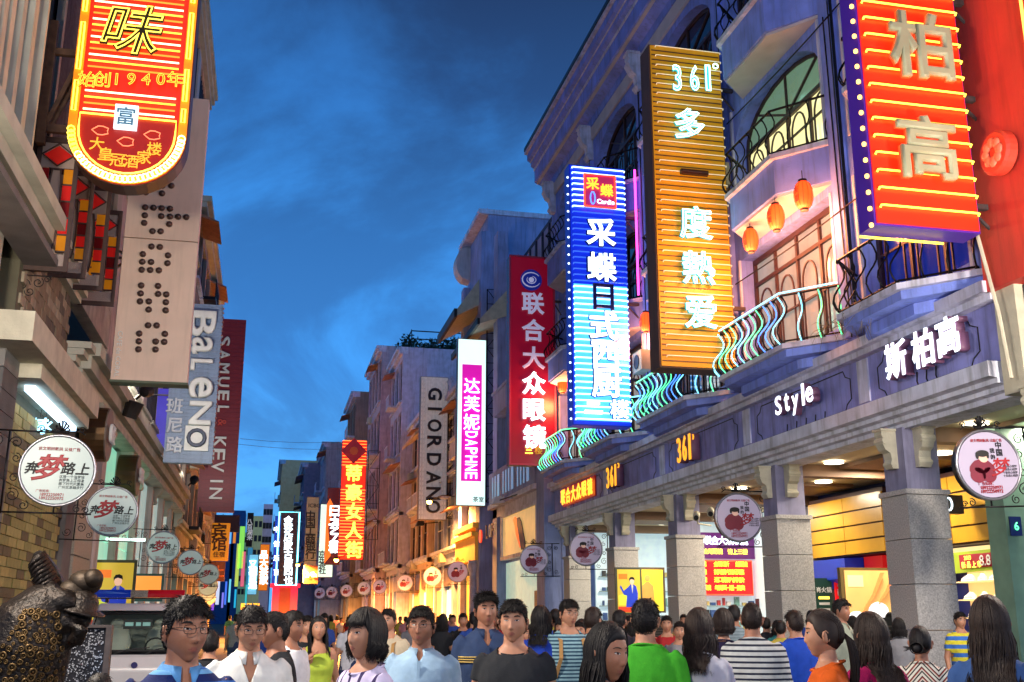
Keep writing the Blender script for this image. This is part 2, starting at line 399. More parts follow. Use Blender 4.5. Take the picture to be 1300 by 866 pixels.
# balconies with wrought iron balusters
def s_curve(z0, h, amp=.13, ph=1):
    out = []
    for q in range(10):
        t = q / 9
        out.append((-amp * math.sin(t * 2 * PI) * (1 - .2 * t) * ph - .03, 0, z0 + h * t))
    return out
balme = MB().tube(s_curve(0, .95), .016, 5).ball((-.03, 0, .02), (.035, .035, .05), 6, 4).ball((-.03, 0, .93), (.03, .03, .04), 6, 4).mesh('baluster', m_iron, True)
neons = [MB().tube([(p[0] - .05, p[1], p[2]) for p in s_curve(0, .93, .15)], .013, 5).mesh('neon_tube', m, True) for m in (m_neon_g, m_neon_c, m_neon_b, m_neon_g, m_neon_c)]
def balcony(parent, a, b_, z, box_h, neon, depth=.75, step=.3):
    """polygonal balcony: solid base box_h tall, railing above; the outline runs out from the wall, along and back"""
    out = [(XR, a), (XR - depth, a + .9), (XR - depth, b_ - .7), (XR, b_)]
    mb = MB().prism(out, 'Z', z, z + box_h)
    bo = put('balcony', mb, m_blue, parent)
    o2 = [(XR, a - .12), (XR - depth - .1, a + .85), (XR - depth - .1, b_ - .65), (XR, b_ + .12)]
    put('balcony_moulding', MB().prism(o2, 'Z', z + box_h, z + box_h + .1), m_trim, bo)
    if box_h > .6: put('soffit', MB().prism([(XR, a + .06), (XR - depth + .06, a + .94), (XR - depth + .06, b_ - .74), (XR, b_ - .06)], 'Z', z - .06, z - .002), m_soffit, bo)
    else:
        put('balcony_bracket', MB().prism([(XR, a + .35), (XR - depth * .6, a + 1.05), (XR - depth * .6, b_ - .85), (XR, b_ - .3)], 'Z', z - .18, z - .002), m_blue, bo)
    zr = z + box_h + .1; hr = .95
    segs = [((XR - .02, a + .02), (XR - depth, a + .9)), ((XR - depth, a + .9), (XR - depth, b_ - .7)), ((XR - depth, b_ - .7), (XR - .02, b_ - .02))]
    rail = MB().tube([(XR - .02, a + .02, zr + hr), (XR - depth - .02, a + .9, zr + hr), (XR - depth - .02, b_ - .7, zr + hr), (XR - .02, b_ - .02, zr + hr)], .025, 6)
    put('handrail', rail, m_iron, bo)
    put('bottom_rail', MB().tube([(XR - .02, a + .02, zr + .06), (XR - depth - .02, a + .9, zr + .06), (XR - depth - .02, b_ - .7, zr + .06), (XR - .02, b_ - .02, zr + .06)], .018, 5), m_iron, bo)
    i = 0
    for (p, q) in segs:
        d = Vector((q[0] - p[0], q[1] - p[1], 0)); n = max(2, int(d.length / step)); ang = math.atan2(d.y, d.x) - PI / 2
        for k in range(n + (1 if p == segs[1][0] else 0)):
            t = k / n
            inst('baluster', balme, bo, (p[0] + d.x * t, p[1] + d.y * t, zr), (0, 0, ang))
            if neon: inst('neon_tube', neons[(i // 2) % 5], bo, (p[0] + d.x * t, p[1] + d.y * t + .05, zr), (0, 0, ang))
            i += 1
    if neon:
        put('neon_rail', MB().tube([(XR - .1, a + .02, zr + hr + .04), (XR - depth - .07, a + .9, zr + hr + .04), (XR - depth - .07, b_ - .7, zr + hr + .04)], .018, 5), m_neon_g if neon == 1 else m_neon_c, bo)
    return bo
for bi, (a, b_) in enumerate(bays):
    balcony(blue, a - .15, b_ + .25, 6.32, .14, (1 + bi % 2) if 1 <= bi <= 3 or bi == 4 else 0)
    balcony(blue, a - .15, b_ - .5, 9.58, .7, 0)
    balcony(blue, a - .15, b_ - .5, 13.1, .85, 0)
# pink neon wash tube on the second balcony from the far end
put('neon_tube', MB().tube([(XR - .2, 27.2, 14.2), (XR - .2, 27.2, 10.4)], .03, 6), glow('neon_pink', rgb(255, 60, 190), 5), blue)
# dry weeds on the near balcony
wd = MB(); rw = random.Random(3)
for k in range(90):
    x, y = XR - rw.uniform(.3, .8), rw.uniform(14.9, 16.3); p = Vector((x, y, 6.5)); d = Vector((rw.uniform(-.3, .1), rw.uniform(-.3, .3), rw.uniform(-.35, .35)))
    wd.tube([p, p + d * .6, p + d + Vector((0, 0, -.12))], [.008, .005, .002], 3)
tag(put('dry_weeds', wd, mat('dry_weed', rgb(110, 96, 70), .8)), 'tuft of dry brown weeds trailing from the near corner balcony over the shop fascia', 'weeds')

# fascia of the arcade
put('fascia', MB().box(XR, XR + .6, Y0, Y1, 5.0, 6.1), m_blue2, blue)
put('upper_ledge', MB().box(XR - .28, XR + .3, Y0 - .1, Y1, 6.1, 6.27).box(XR - .16, XR + .3, Y0 - .1, Y1, 6.0, 6.1), m_trim, blue)
led = MB()
pr = [(XR + .6, 4.62), (XR + .1, 4.62), (XR + .1, 4.7), (XR, 4.72), (XR, 4.79), (XR - .12, 4.81), (XR - .12, 4.88), (XR - .25, 4.9), (XR - .25, 5.12), (XR + .6, 5.12)]
n = len(pr); led.add([(x, Y0, z) for x, z in pr] + [(x, Y1, z) for x, z in pr], [tuple(range(n)), tuple(range(2 * n - 1, n - 1, -1))] + [(i, i + n, (i + 1) % n + n, (i + 1) % n) for i in range(n)])
put('lower_ledge', led, mat('ledge_plaster', rgb(226, 228, 246), .7, var=.3, ns=2, bump=.25, streak=.35), blue)
colY = [12.1, 15.75, 20.35, 25.9, 30.9, 35.8]
for yc in (16.35, 21.1, 26.3, 31.2, 35.4):
    put('fascia_strip', B(XR - .03, XR, yc - .17, yc + .17, 5.22, 5.98), m_trim, blue)
for (a, b_) in ((13.2, 15.9), (16.8, 20.6), (21.6, 25.8), (26.8, 30.8), (31.6, 35.0)):   # incised panel outline
    c = .16
    pts = [(a, 5.22 + c), (a, 5.9 - c), (a + c, 5.9 - c * .6), (a + c * 1.4, 5.92), (b_ - c * 1.4, 5.92), (b_ - c, 5.9 - c * .6), (b_, 5.9 - c), (b_, 5.22 + c), (b_ - c, 5.22 + c * .5), (b_ - c * 1.4, 5.2), (a + c * 1.4, 5.2), (a + c, 5.22 + c * .5)]
    put('panel_groove', MB().tube([(XR - .002, y, z) for y, z in pts], .013, 4, closed=True), m_black, blue)
# columns: granite blocks under a painted head with scrolled corbels
cb = scroll_bracket(.26, .62, .22).mesh('corbel', m_cream)
for yc in colY:
    head = put('column', MB().box(XR + .06, XR + .68, yc - .3, yc + .32, 3.62, 4.64), mat('lilac_grey_plaster', rgb(140, 138, 170), .7, var=.25, ns=3, streak=.3), blue)
    put('capital', MB().box(XR - .03, XR + .77, yc - .4, yc + .42, 3.54, 3.62), m_gran, head)
    for k in range(5):
        z0 = .0 + k * .708
        put('granite_block', MB().box(XR + .0, XR + .74, yc - .36, yc + .38, z0 + .004, z0 + .70), m_gran, head)
    inst('corbel', cb, head, (XR + .36, yc - .3, 4.6), (0, 0, PI / 2))
    inst('corbel', cb, head, (XR + .06, yc, 4.6), (0, 0, 0))
# arcade ceiling, cross beams, round lights
put('ceiling', MB().box(XR + .6, XR + 5, Y0 - 3, Y1, 4.7, 4.8), m_ceil, blue)
for yc in colY[1:]:
    put('ceiling_beam', MB().box(XR + .74, XR + 4.4, yc - .15, yc + .15, 4.45, 4.698), m_ceil2, blue)
for a in range(5):
    y = 12.9 + a * 4.6
    put('ceiling_panel', MB().box(XR + 1.6, XR + 3.6, y + 1.0, y + 3.0, 4.62, 4.697), m_ceil2, blue)
    for (dx, dy) in ((1.2, 2.2), (2.6, .6), (3.1, 3.3)):
        l = put('downlight', MB().lathe([(.16, 0), (.2, -.03), (.0, -.03)], (XR + dx, y + dy, 4.69), (0, 0, 1), 16), m_white_em, blue)
    ld = bpy.data.lights.new('arcade_lamp', 'AREA'); ld.shape = 'DISK'; ld.size = .9; ld.energy = 110; ld.color = (1, .86, .66)
    lo = bpy.data.objects.new('arcade_lamp', ld); COL.objects.link(lo); lo.location = (XR + 2.2, y + 2, 4.58)

# loose cables on the fascia and between the balconies, air-conditioning boxes
rc_ = random.Random(8)
for (px, py, n_) in ((1000, 545, 5), (1165, 480, 3), (880, 600, 2), (785, 640, 2)):
    for k in range(n_):
        p = at(px + k * 12, py - k * 4, X=XR - .02); q = p.z - rc_.uniform(.2, .42)
        put('cable', MB().tube([(XR - .02, p.y, p.z + .1), (XR - .025, p.y + .02, p.z - .05), (XR - .02, p.y, max(5.2, q))], .011, 4), m_iron, blue)
for (y0_, z0_, y1_, z1_) in ((12.9, 9.0, 21, 8.8), (21.2, 6.5, 21.4, 13), (16.4, 6.4, 16.5, 12.8), (26.8, 6.5, 26.9, 17), (13, 12.9, 21, 12.7)):
    put('cable', MB().tube([(XR - .14, y0_ + (y1_ - y0_) * q / 6, z0_ + (z1_ - z0_) * q / 6 - .12 * math.sin(PI * q / 6)) for q in range(7)], .014, 4), m_iron, blue)
for (y, z) in ((21.45, 7.4), (26.9, 8.1), (21.4, 11.2), (32.0, 8.2)):
    ac = thing('air_conditioner', {21.45: 'lower grey air conditioner on the blue pilaster behind the amber sign', 26.9: 'grey air conditioner on the blue pilaster behind the blue neon sign', 21.4: 'upper grey air conditioner on the blue pilaster behind the amber sign', 32.0: 'far grey air conditioner on the blue front near the crimson sign'}[y], 'air conditioner', (XR - .3, y, z))
    put('case', B(XR - .42, XR - .12, y - .38, y + .38, z, z + .55), m_cream, ac)
    put('fan_grille', MB().lathe([(.2, -.01), (.2, .01), (.0, .01)], (XR - .43, y, z + .27), (1, 0, 0), 16), m_iron, ac)
# ------------------------------------------------------------------ shops inside the arcade
m_yel = mat('yellow_board', rgb(168, 124, 22), .3, var=.3, ns=1, emit=rgb(200, 140, 15), es=.12)
m_navy = mat('navy_panel', rgb(22, 34, 96), .4, var=.15)
m_shopw = mat('shop_interior', rgb(226, 196, 140), .6, var=.12, ns=1.5, emit=rgb(245, 200, 130), es=.6)
XS = 13.8
shop = thing('sports_shop', 'sports shop under the arcade with yellow slatted fascia and shelves of white shoes', 'shop', (XS, 20, 0))
put('wall', MB().box(XS + .3, XS + .5, 12, 27.5, 0, 4.7), m_navy, shop)
k = 0
for (ya, yb) in ((21.9, 25.3), (17.9, 20.9)):
    for z0, z1 in ((3.06, 3.36), (3.4, 3.7), (3.74, 4.04), (4.08, 4.4)):
        for (p, q) in ((ya, (ya + yb) / 2 - .01), ((ya + yb) / 2 + .01, yb)):
            put('yellow_board', B(XS - .25, XS, p, q, z0, z1), m_yel, shop)
    put('board_frame', B(XS - .2, XS + .3, ya - .02, yb + .02, 3.02, 4.5), mat('dark_red_edge', rgb(60, 24, 24), .6), shop)
put('red_panel', B(XS + .1, XS + .28, 22.6, 23.4, 2.45, 3.0), glow('red_panel', rgb(200, 26, 26), .55), shop)
put('navy_awning', MB().prism([(XS + .2, 3.0), (XS - .3, 2.98), (XS - .3, 2.5), (XS + .2, 2.3)], 'Y', 23.6, 25.9), mat('blue_panel', rgb(20, 44, 140), .4, emit=rgb(20, 50, 170), es=.25), shop)
# shoe display
put('display_wall', B(XS + .15, XS + .29, 15.2, 19.6, .3, 2.66), m_shopw, shop)
put('light_board', B(XS - .05, XS + .14, 15.2, 20.2, 2.68, 2.98), glow('cream_lightbox', rgb(250, 225, 160), .9), shop)
put('door_jamb', B(XS - .3, XS + .2, 20.2, 20.55, 0, 3.0), mat('wood_jamb', rgb(170, 130, 70), .5, emit=rgb(170, 120, 50), es=.15), shop)
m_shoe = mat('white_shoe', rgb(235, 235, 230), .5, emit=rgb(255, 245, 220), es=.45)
def shoe_mesh():
    mb = MB()
    prof = [(-.15, .0, .05), (-.13, .07, .06), (-.08, .10, .055), (-.02, .10, .05), (.04, .07, .05), (.10, .045, .055), (.15, .025, .045), (.165, 0, .02)]
    rings = []
    for (y, h, w) in prof: rings.append([(-w, y, 0), (-w * .9, y, h * .6 + .02), (-w * .4, y, h + .02), (w * .4, y, h + .02), (w * .9, y, h * .6 + .02), (w, y, 0)])
    vs = [p for r_ in rings for p in r_]; fs = []
    for i in range(len(rings) - 1):
        for k in range(6): fs.append((i * 6 + k, i * 6 + (k + 1) % 6, (i + 1) * 6 + (k + 1) % 6, (i + 1) * 6 + k))
    fs += [(5, 4, 3, 2, 1, 0), tuple(range(42, 48))]
    mb.add(vs, fs).box(-.055, .055, -.15, .16, -.02, 0)
    return mb
shm = shoe_mesh().mesh('shoe', m_shoe, True)
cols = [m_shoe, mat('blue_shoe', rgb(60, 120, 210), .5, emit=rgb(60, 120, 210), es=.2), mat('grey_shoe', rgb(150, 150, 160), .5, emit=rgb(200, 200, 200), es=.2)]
sh2 = shoe_mesh().mesh('shoe', cols[1], True); sh3 = shoe_mesh().mesh('shoe', cols[2], True)
rr = random.Random(9)
for r_ in range(4):
    z = 1.28 + r_ * .35
    put('shelf', B(XS - .12, XS + .15, 15.2, 19.6, z - .05, z - .025), m_shopw, shop)
    for c_ in range(10):
        if c_ in (4,) : continue
        t = r_ * 10 + c_
        me = (shm, shm, sh3, shm, sh2)[t % 5] if r_ < 1 else shm
        o = inst('shoe', me, None, (XS - .0, 15.5 + c_ * .43, z), (0, 0, rr.uniform(-.5, .2)))
        tag(o, '%s trainer, number %s from the right on the %s lit shelf of the sports shop' % ('white' if me is shm else ('blue' if me is sh2 else 'grey'), 'one two three four five six seven eight nine ten'.split()[c_], ('lowest', 'second', 'third', 'top')[r_]), 'shoe', 'trainers on the shop shelves')
put('stock_boxes', MB().box(XS - .1, XS + .14, 15.4, 17.2, .3, 1.2).box(XS - .1, XS + .14, 17.4, 19.2, .3, 1.2), glow('pale_blue_light', rgb(150, 215, 235), .9), shop)
# hanging sale banner
c = at(1243, 712, X=13.2)
ban = thing('sale_banner', 'crimson and lime sale banner reading 8.8 hanging at the sports shop entrance', 'banner', c)
bw, bh = .8, .2
put('banner_cloth', MB().prism([(c.y - bw, c.z - bh * .9), (c.y + bw * .98, c.z - bh * 1.05), (c.y + bw * 1.05, c.z + bh * .95), (c.y - bw, c.z + bh)], 'X', c.x - .01, c.x + .01), mat('lime_cloth', rgb(150, 170, 30), .7, emit=rgb(150, 170, 30), es=.2), ban)
put('banner_centre', B(c.x - .02, c.x - .012, c.y - bw * .75, c.y + bw * .72, c.z - bh * .62, c.z + bh * .68), mat('crimson_cloth', rgb(150, 16, 40), .7, emit=rgb(160, 16, 40), es=.25), ban)
char(ban, '8.8', (c.x - .03, c.y - .22, c.z), .2, m_wprint, 'R', depth=.01, name='numeral')
cjk(ban, '折', (c.x - .03, c.y - .47, c.z - .05), .1, m_wprint, 'R', depth=.01)
for i, t in enumerate('新品上市'): cjk(ban, t, (c.x - .03, c.y + .44 - i * .16, c.z - .06), .12, m_neon_y, 'R', depth=.01)
char(ban, '2013', (c.x - .03, c.y + .3, c.z + .07), .08, m_neon_y, 'R', depth=.01, name='numeral')
# optical shop entrance facing the camera across the arcade
YO = 31.0
opt = thing('optical_shop', 'optical shop entrance with purple light sign over a red LED price board in the arcade', 'shop', (13.6, YO, 0))
m_pur = mat('purple_sign_board', rgb(84, 24, 84), .4, emit=rgb(90, 20, 110), es=.55)
a = at(877, 676, Y=YO); b_ = at(962, 757, Y=YO)
put('wall', MB().box(12.3, 15.2, YO + .3, YO + .45, 0, 4.7), mat('white_shop_wall', rgb(220, 232, 232), .6, emit=rgb(195, 230, 235), es=.42), opt)
put('sign_board', B(a.x - .05, b_.x, YO, YO + .2, at(900, 709, Y=YO).z, at(900, 676, Y=YO).z), m_pur, opt)
zt = at(900, 686, Y=YO).z
for i, t in enumerate('联合大众眼镜'): cjk(opt, t, (a.x + .52 + i * .24, YO - .03, zt), .25, m_neon_w, 'S', bold=.03)
put('logo', MB().lathe([(.0, 0), (.15, 0), (.15, .03), (0, .03)], (a.x + .18, YO - .03, zt), (0, 1, 0), 20), m_neon_w, opt)
put('logo_ring', MB().tube([(a.x + .18 + .1 * math.cos(q / 12 * 2 * PI), YO - .04, zt + .1 * math.sin(q / 12 * 2 * PI)) for q in range(12)], .015, 4, True), m_neon_b, opt)
for i, t in enumerate('验光配镜 请上三楼'):
    if t != ' ': cjk(opt, t, (a.x + .42 + i * .165, YO - .03, at(900, 700, Y=YO).z), .16, m_neon_y, 'S', bold=.03)
led_z1, led_z0 = at(900, 711, Y=YO).z, at(900, 756, Y=YO).z
put('led_panel', B(a.x - .02, b_.x - .15, YO - .05, YO + .18, led_z0, led_z1), mat('led_red', rgb(150, 10, 20), .4, emit=rgb(210, 14, 20), es=.8), opt)
lines = ['验光配镜', '镜框特价二百元', '镜片三折起']
ly = glow('led_yellow', rgb(255, 235, 60), 1.6)
rows = [('近视镜', '全场三折', '起配镜'), ('太阳镜', '抛光镜片五折', '优惠'), ('老花镜', '进口镜架六折', '特价'), ('隐形眼镜', '年抛买一送一', '热卖')]
for r_, row in enumerate(rows):
    z = led_z1 - .12 - r_ * .235
    for cidx, (t, x0) in enumerate(zip(row, (a.x + .05, a.x + .68, a.x + 1.4))):
        for j, ch in enumerate(t[:6]):
            cjk(opt, ch, (x0 + .07 + j * .118, YO - .06, z), .155, ly, 'S', bold=.035, depth=.01)
put('led_border', MB().tube([(a.x, YO - .07, led_z0 + .03), (b_.x - .17, YO - .07, led_z0 + .03), (b_.x - .17, YO - .07, led_z1 - .03), (a.x, YO - .07, led_z1 - .03)], .012, 4, True), glow('led_orange', rgb(255, 110, 60), 1.6), opt)
put('side_sign', B(b_.x + .0, b_.x + .28, YO - .1, YO + .1, 2.9, 4.6), glow('white_blue_light', rgb(190, 220, 255), 1.2), opt)
for i, t in enumerate('配镜中心'): cjk(opt, t, (b_.x + .14, YO - .13, 4.4 - i * .3), .24, m_neon_b, 'S')
put('red_lightbox', B(b_.x + .02, b_.x + .3, YO - .1, YO + .1, 2.2, 2.88), glow('crimson_lightbox', rgb(220, 20, 50), .9), opt)
put('brown_poster', B(b_.x - .1, b_.x + .3, YO - .12, YO - .02, 1.4, 2.15), mat('brown_poster', rgb(90, 30, 34), .5), opt)
char(opt, '1', (b_.x + .12, YO - .14, 1.9), .3, m_wprint, 'S', depth=.01)
# white room with a yellow poster between the third and fourth column
wr = thing('clothes_shop', 'white lit clothes shop with a yellow advertising poster behind the third column', 'shop', (13, 36, 0))
put('wall', MB().box(11.4, 14.8, 37.0, 37.1, 0, 4.7).box(14.7, 14.8, 27.6, 37, 0, 4.7), mat('cool_white_wall', rgb(225, 240, 245), .6, emit=rgb(190, 220, 235), es=.4), wr)
p = at(821, 742, Y=34)
put('poster_frame', B(p.x - .62, p.x + .62, 33.95, 34.05, p.z - .9, p.z + .55), mat('brown_frame', rgb(70, 52, 34), .5), wr)
put('yellow_poster', B(p.x - .54, p.x + .54, 33.93, 33.948, p.z - .85, p.z + .47), glow('yellow_poster', rgb(226, 196, 40), .5), wr)
pp = MB().lathe([(.0, 0), (.11, .0), (.11, .01), (0, .01)], (p.x, 33.915, p.z + .2), (0, 1, 0), 14); 
put('printed_figure', MB().lathe([(.0, 0), (.10, .0), (.1, .008), (0, .008)], (p.x, 33.92, p.z + .2), (0, 1, 0), 14).prism([(p.x - .24, p.z - .75), (p.x + .24, p.z - .75), (p.x + .2, p.z - .05), (p.x + .05, p.z + .08), (p.x - .05, p.z + .08), (p.x - .2, p.z - .05)], 'Y', 33.918, 33.928), mat('tan_print', rgb(190, 140, 60), .6, emit=rgb(190, 140, 60), es=.3), wr)
# posters on the column and by the shop
def poster(cx, cy, cz, w, h, label, face='S', base=None, fig=True, frame=None):
    t = thing('poster', label, 'poster', (cx, cy, cz))
    r, u = FACE[face]; nrm = r.cross(u)
    def slab_(x0, x1, z0, z1, d0, d1, m, name):
        mb = MB(); ps = [Vector((cx, cy, cz)) + r * x + u * z + nrm * d for d in (d0, d1) for z in (z0, z1) for x in (x0, x1)]
        mb.add(ps, [(0, 2, 3, 1), (4, 5, 7, 6), (0, 1, 5, 4), (2, 6, 7, 3), (0, 4, 6, 2), (1, 3, 7, 5)]); return put(name, mb, m, t)
    slab_(-w / 2, w / 2, -h / 2, h / 2, 0, .06, frame or mat('green_grey_frame', rgb(72, 76, 60), .5), 'frame')
    slab_(-w / 2 + .06, w / 2 - .06, -h / 2 + .06, h / 2 - .06, .06, .065, base or glow('ad_yellow', rgb(215, 185, 60), .5), 'print')
    if fig:
        def flat(name, poly, d, m):
            o_ = Vector((cx, cy, cz)); ps = [o_ + r * (x * w) + u * (z * h) + nrm * dd for dd in (d, d + .004) for x, z in poly]; n_ = len(poly)
            put(name, MB().add(ps, [tuple(range(n_ - 1, -1, -1)), tuple(range(n_, 2 * n_))] + [(i, (i + 1) % n_, n_ + (i + 1) % n_, n_ + i) for i in range(n_)]), m, t)
        flat('printed_suit', [(-.12, -.34), (.3, -.34), (.33, -.05), (.27, .1), (.17, .14), (.06, .14), (-.03, .08), (-.2, .0), (-.3, .12), (-.34, .08), (-.2, -.08), (-.08, -.1)], .066, glow('ad_blue', rgb(30, 60, 190), .5))
        flat('printed_shirt', [(.08, .14), (.16, .14), (.13, -.06)], .071, m_wprint)
        flat('printed_face', [(.115 + .085 * math.cos(q * PI / 8), .2 + .062 * math.sin(q * PI / 8)) for q in range(16)], .071, glow('ad_skin', rgb(235, 190, 160), .6))
        flat('printed_hair', [(.02, .2), (.01, .25), (.05, .29), (.13, .3), (.2, .28), (.22, .22), (.19, .235), (.1, .25), (.04, .235)], .076, m_black)
        flat('printed_glow', [(-.38, -.3), (-.15, -.3), (.0, .0), (-.2, -.06), (-.4, -.1)], .0655, glow('ad_lime', rgb(200, 210, 60), .7))
        slab_(-w / 2 + .07, w / 2 - .07, -h / 2 + .07, -h * .33, .066, .069, glow('ad_red', rgb(200, 60, 30), .6), 'printed_band')
        slab_(-w * .38, -w * .05, h * .25, h * .36, .066, .069, glow('ad_orange', rgb(240, 120, 30), .6), 'printed_title')
    return t
poster(XR + .38, 30.48, 2.35, .82, 1.35, 'framed yellow poster of a man in a blue suit on the fourth granite column')
# shoe advertisement and menu between the two near columns
p0 = at(1100, 755, Y=20.9)
ad_ = thing('advertising_board', 'large warm advertising board of legs in white shoes between the two near columns', 'board', (p0.x, 20.9, 0))
a = at(1072, 724, Y=20.9); b_ = at(1136, 810, Y=20.9)
put('frame', B(a.x - .09, b_.x + .05, 20.93, 21.05, .3, a.z + .06), mat('bronze_frame', rgb(96, 78, 40), .4), ad_)
put('print', B(a.x, b_.x, 20.91, 20.93, .35, a.z), mat('tan_advert', rgb(215, 165, 100), .5, var=.3, ns=1, emit=rgb(225, 170, 95), es=.55), ad_)
legm = glow('leg_print', rgb(205, 120, 66), .6)
put('printed_leg', MB().tube([(a.x + .85, 20.9, a.z - .05), (a.x + .62, 20.9, a.z - .5), (a.x + .35, 20.9, a.z - .85)], [.13, .11, .06], 6, flat=.1), legm, ad_)
put('printed_leg', MB().tube([(a.x + 1.15, 20.9, a.z - .05), (a.x + .95, 20.9, a.z - .4), (a.x + .72, 20.9, a.z - .7)], [.13, .11, .06], 6, flat=.1), legm, ad_)
put('printed_shoe', MB().ball((a.x + .2, 20.89, a.z - .98), (.2, .03, .14)).ball((a.x + .72, 20.89, a.z - .85), (.24, .03, .2)), glow('shoe_print', rgb(225, 228, 240), .8), ad_)
put('printed_label', B(a.x + .06, a.x + .42, 20.9, 20.908, a.z - .34, a.z - .1), glow('label_print', rgb(235, 190, 140), .7), ad_)
a = at(1032, 734, Y=24.5)
mb_ = thing('menu_board', 'dark lit menu board with white lettering beside a red vertical banner', 'board', (a.x + .3, 24.5, 0))
put('panel', B(a.x, a.x + .5, 24.5, 24.6, 1.3, a.z), mat('dark_menu', rgb(24, 44, 34), .4, emit=rgb(40, 90, 70), es=.25), mb_)
for i, t in enumerate('肖火锅'): cjk(mb_, t, (a.x + .12 + i * .14, 24.48, a.z - .28), .13, m_wprint, 'S', depth=.01)
for r_ in range(3): put('printed_line', B(a.x + .12, a.x + .4, 24.485, 24.495, a.z - .5 - r_ * .14, a.z - .44 - r_ * .14), m_neon_y if r_ == 0 else m_wprint, mb_)
rb = thing('vertical_banner', 'narrow red vertical banner with white characters beside the dark menu board', 'banner', (a.x + .64, 24.4, 0))
put('cloth', B(a.x + .53, a.x + .76, 24.4, 24.45, 1.2, a.z + .05), glow('red_cloth_light', rgb(205, 22, 26), .8), rb)
for i, t in enumerate('江南人户'): cjk(rb, t, (a.x + .645, 24.38, a.z - .12 - i * .22), .17, m_wprint, 'S', depth=.01)
# ventilated steel barriers at the columns
def barrier(x, y, w, h, label):
    t = thing('ventilation_box', label, 'box', (x, y, 0))
    put('case', B(x - w / 2, x + w / 2, y, y + .45, 0, h), mat('black_case', rgb(24, 24, 28), .5), t)
    sl = B(-w / 2 + .04, w / 2 - .04, 0, .02, -.012, .012).mesh('louvre', m_steel)
    for k in range(int(h / .07) - 1): inst('louvre', sl, t, (x, y - .02, .06 + k * .07))
p = at(1108, 785, Y=17); barrier(p.x, 17, .85, at(1108, 784, Y=17).z, 'tall black louvred box left of the near granite column')
p = at(832, 790, Y=29); barrier(p.x, 29, .6, 1.55, 'small black louvred box behind the third granite column')
p = at(697, 790, Y=34); barrier(p.x, 34, .9, 1.45, 'small black louvred box at the far end of the blue arcade')
p = at(598, 790, Y=50); barrier(p.x, 50, .9, 1.45, 'small black louvred box in front of the house with the pink and white sign')
# security cameras
for (px, py, yy, lb) in ((884, 655, 24.5, 'left camera of the pair of white security cameras beside the third column head'), (902, 650, 24.0, 'right camera of the pair of white security cameras beside the third column head')):
    p = at(px, py, Y=yy)
    sc = thing('security_camera', lb, 'camera', p)
    put('housing', MB().lathe([(.0, -.2), (.085, -.2), (.085, .2), (0, .2)], p, (-.4, -.9, -.3), 10), m_cream, sc, True)
    put('lens', MB().lathe([(.0, 0), (.06, 0), (.06, .03), (0, .03)], p + Vector((-.4, -.9, -.3)).normalized() * .2, (-.4, -.9, -.3), 10), m_black, sc)
    put('arm', MB().tube([p, p + Vector((.08, .1, -.18)), p + Vector((.5, .3, -.2))], .02, 5), m_cream, sc)
# clock-like round blue ring sign and house number
p = at(1203, 640, Y=18.6)
rs_ = thing('ring_sign', 'small black box sign with a glowing white ring behind the near column', 'sign', p)
put('box', B(p.x - .06, p.x + .35, 18.6, 18.8, p.z - .18, p.z + .18), m_black, rs_)
put('glowing_ring', MB().tube([(p.x + .02 + .07 * math.cos(q * PI / 8), 18.59, p.z + .12 * math.sin(q * PI / 8)) for q in range(16)], .018, 5, True), m_neon_w, rs_)
p = at(1290, 668, Y=14.8)
hn = thing('house_number', 'dark blue house number plate reading 6 on the green pier at the right edge', 'sign', p)
put('plate', B(p.x - .1, p.x + .1, 14.8, 14.83, p.z - .15, p.z + .15), mat('blue_plate', rgb(24, 40, 110), .4), hn)
char(hn, '6', (p.x, 14.79, p.z), .13, m_neon_g, 'S', depth=.01)
pier = tag(put('green_pier', B(p.x - .14, p.x + .7, 14.85, 15.3, 0, 4.6), mat('green_tile', rgb(120, 160, 140), .4, var=.2)), 'pale green tiled pier at the right edge behind the round sign', 'pillar')
# next house on the right: red painted front
red = thing('red_building', 'red painted corner house with a round flower medallion, cropped by the right edge', 'building', (XR, 8, 0))
put('wall', MB().box(XR + .02, XR + 5, 5.5, 12.7, 6.1, 20), m_red_wall, red)
put('pilaster', MB().box(XR - .2, XR + .02, 11.2, 12.7, 6.1, 20), m_red_wall, red)
put('fascia', MB().box(XR + .03, XR + 5, 5.5, 12.2, 4.7, 6.08), mat('dark_grey_band', rgb(54, 54, 66), .7, var=.2), red)
put('cream_pier', MB().box(XR - .1, XR + .6, 12.22, 12.66, 4.6, 6.35), m_cream, red)
p = at(1272, 195, X=XR - .25)
md = put('medallion', MB().lathe([(0, -.0), (.28, -.0), (.32, .04), (.32, .16), (0, .16)], (XR - .40, p.y, p.z), (1, 0, 0), 24), mat('red_medallion', rgb(220, 70, 50), .5, bump=.3), red, False)
for q in range(8):
    a_ = q * PI / 4
    put('petal', MB().ball((XR - .41, p.y + .14 * math.cos(a_), p.z + .14 * math.sin(a_)), (.03, .08, .08), 8, 6), mat('pale_red', rgb(235, 130, 100), .5), md, True)
put('edge_bulbs', MB().tube([(XR - .2, 11.25, 6.2), (XR - .2, 11.25, 20)], .03, 5), glow('bulb_string', rgb(255, 190, 80), 2), red)
pl_ = MB().tube([at(1212, 248, X=9.6), at(1228, 252, X=9.6), at(1268, 398, X=9.7), at(1284, 480, X=9.75)], .028, 6)
tag(put('cable_conduit', pl_, m_cream), 'pale bent conduit running from the big red sign down the corner pier', 'conduit')

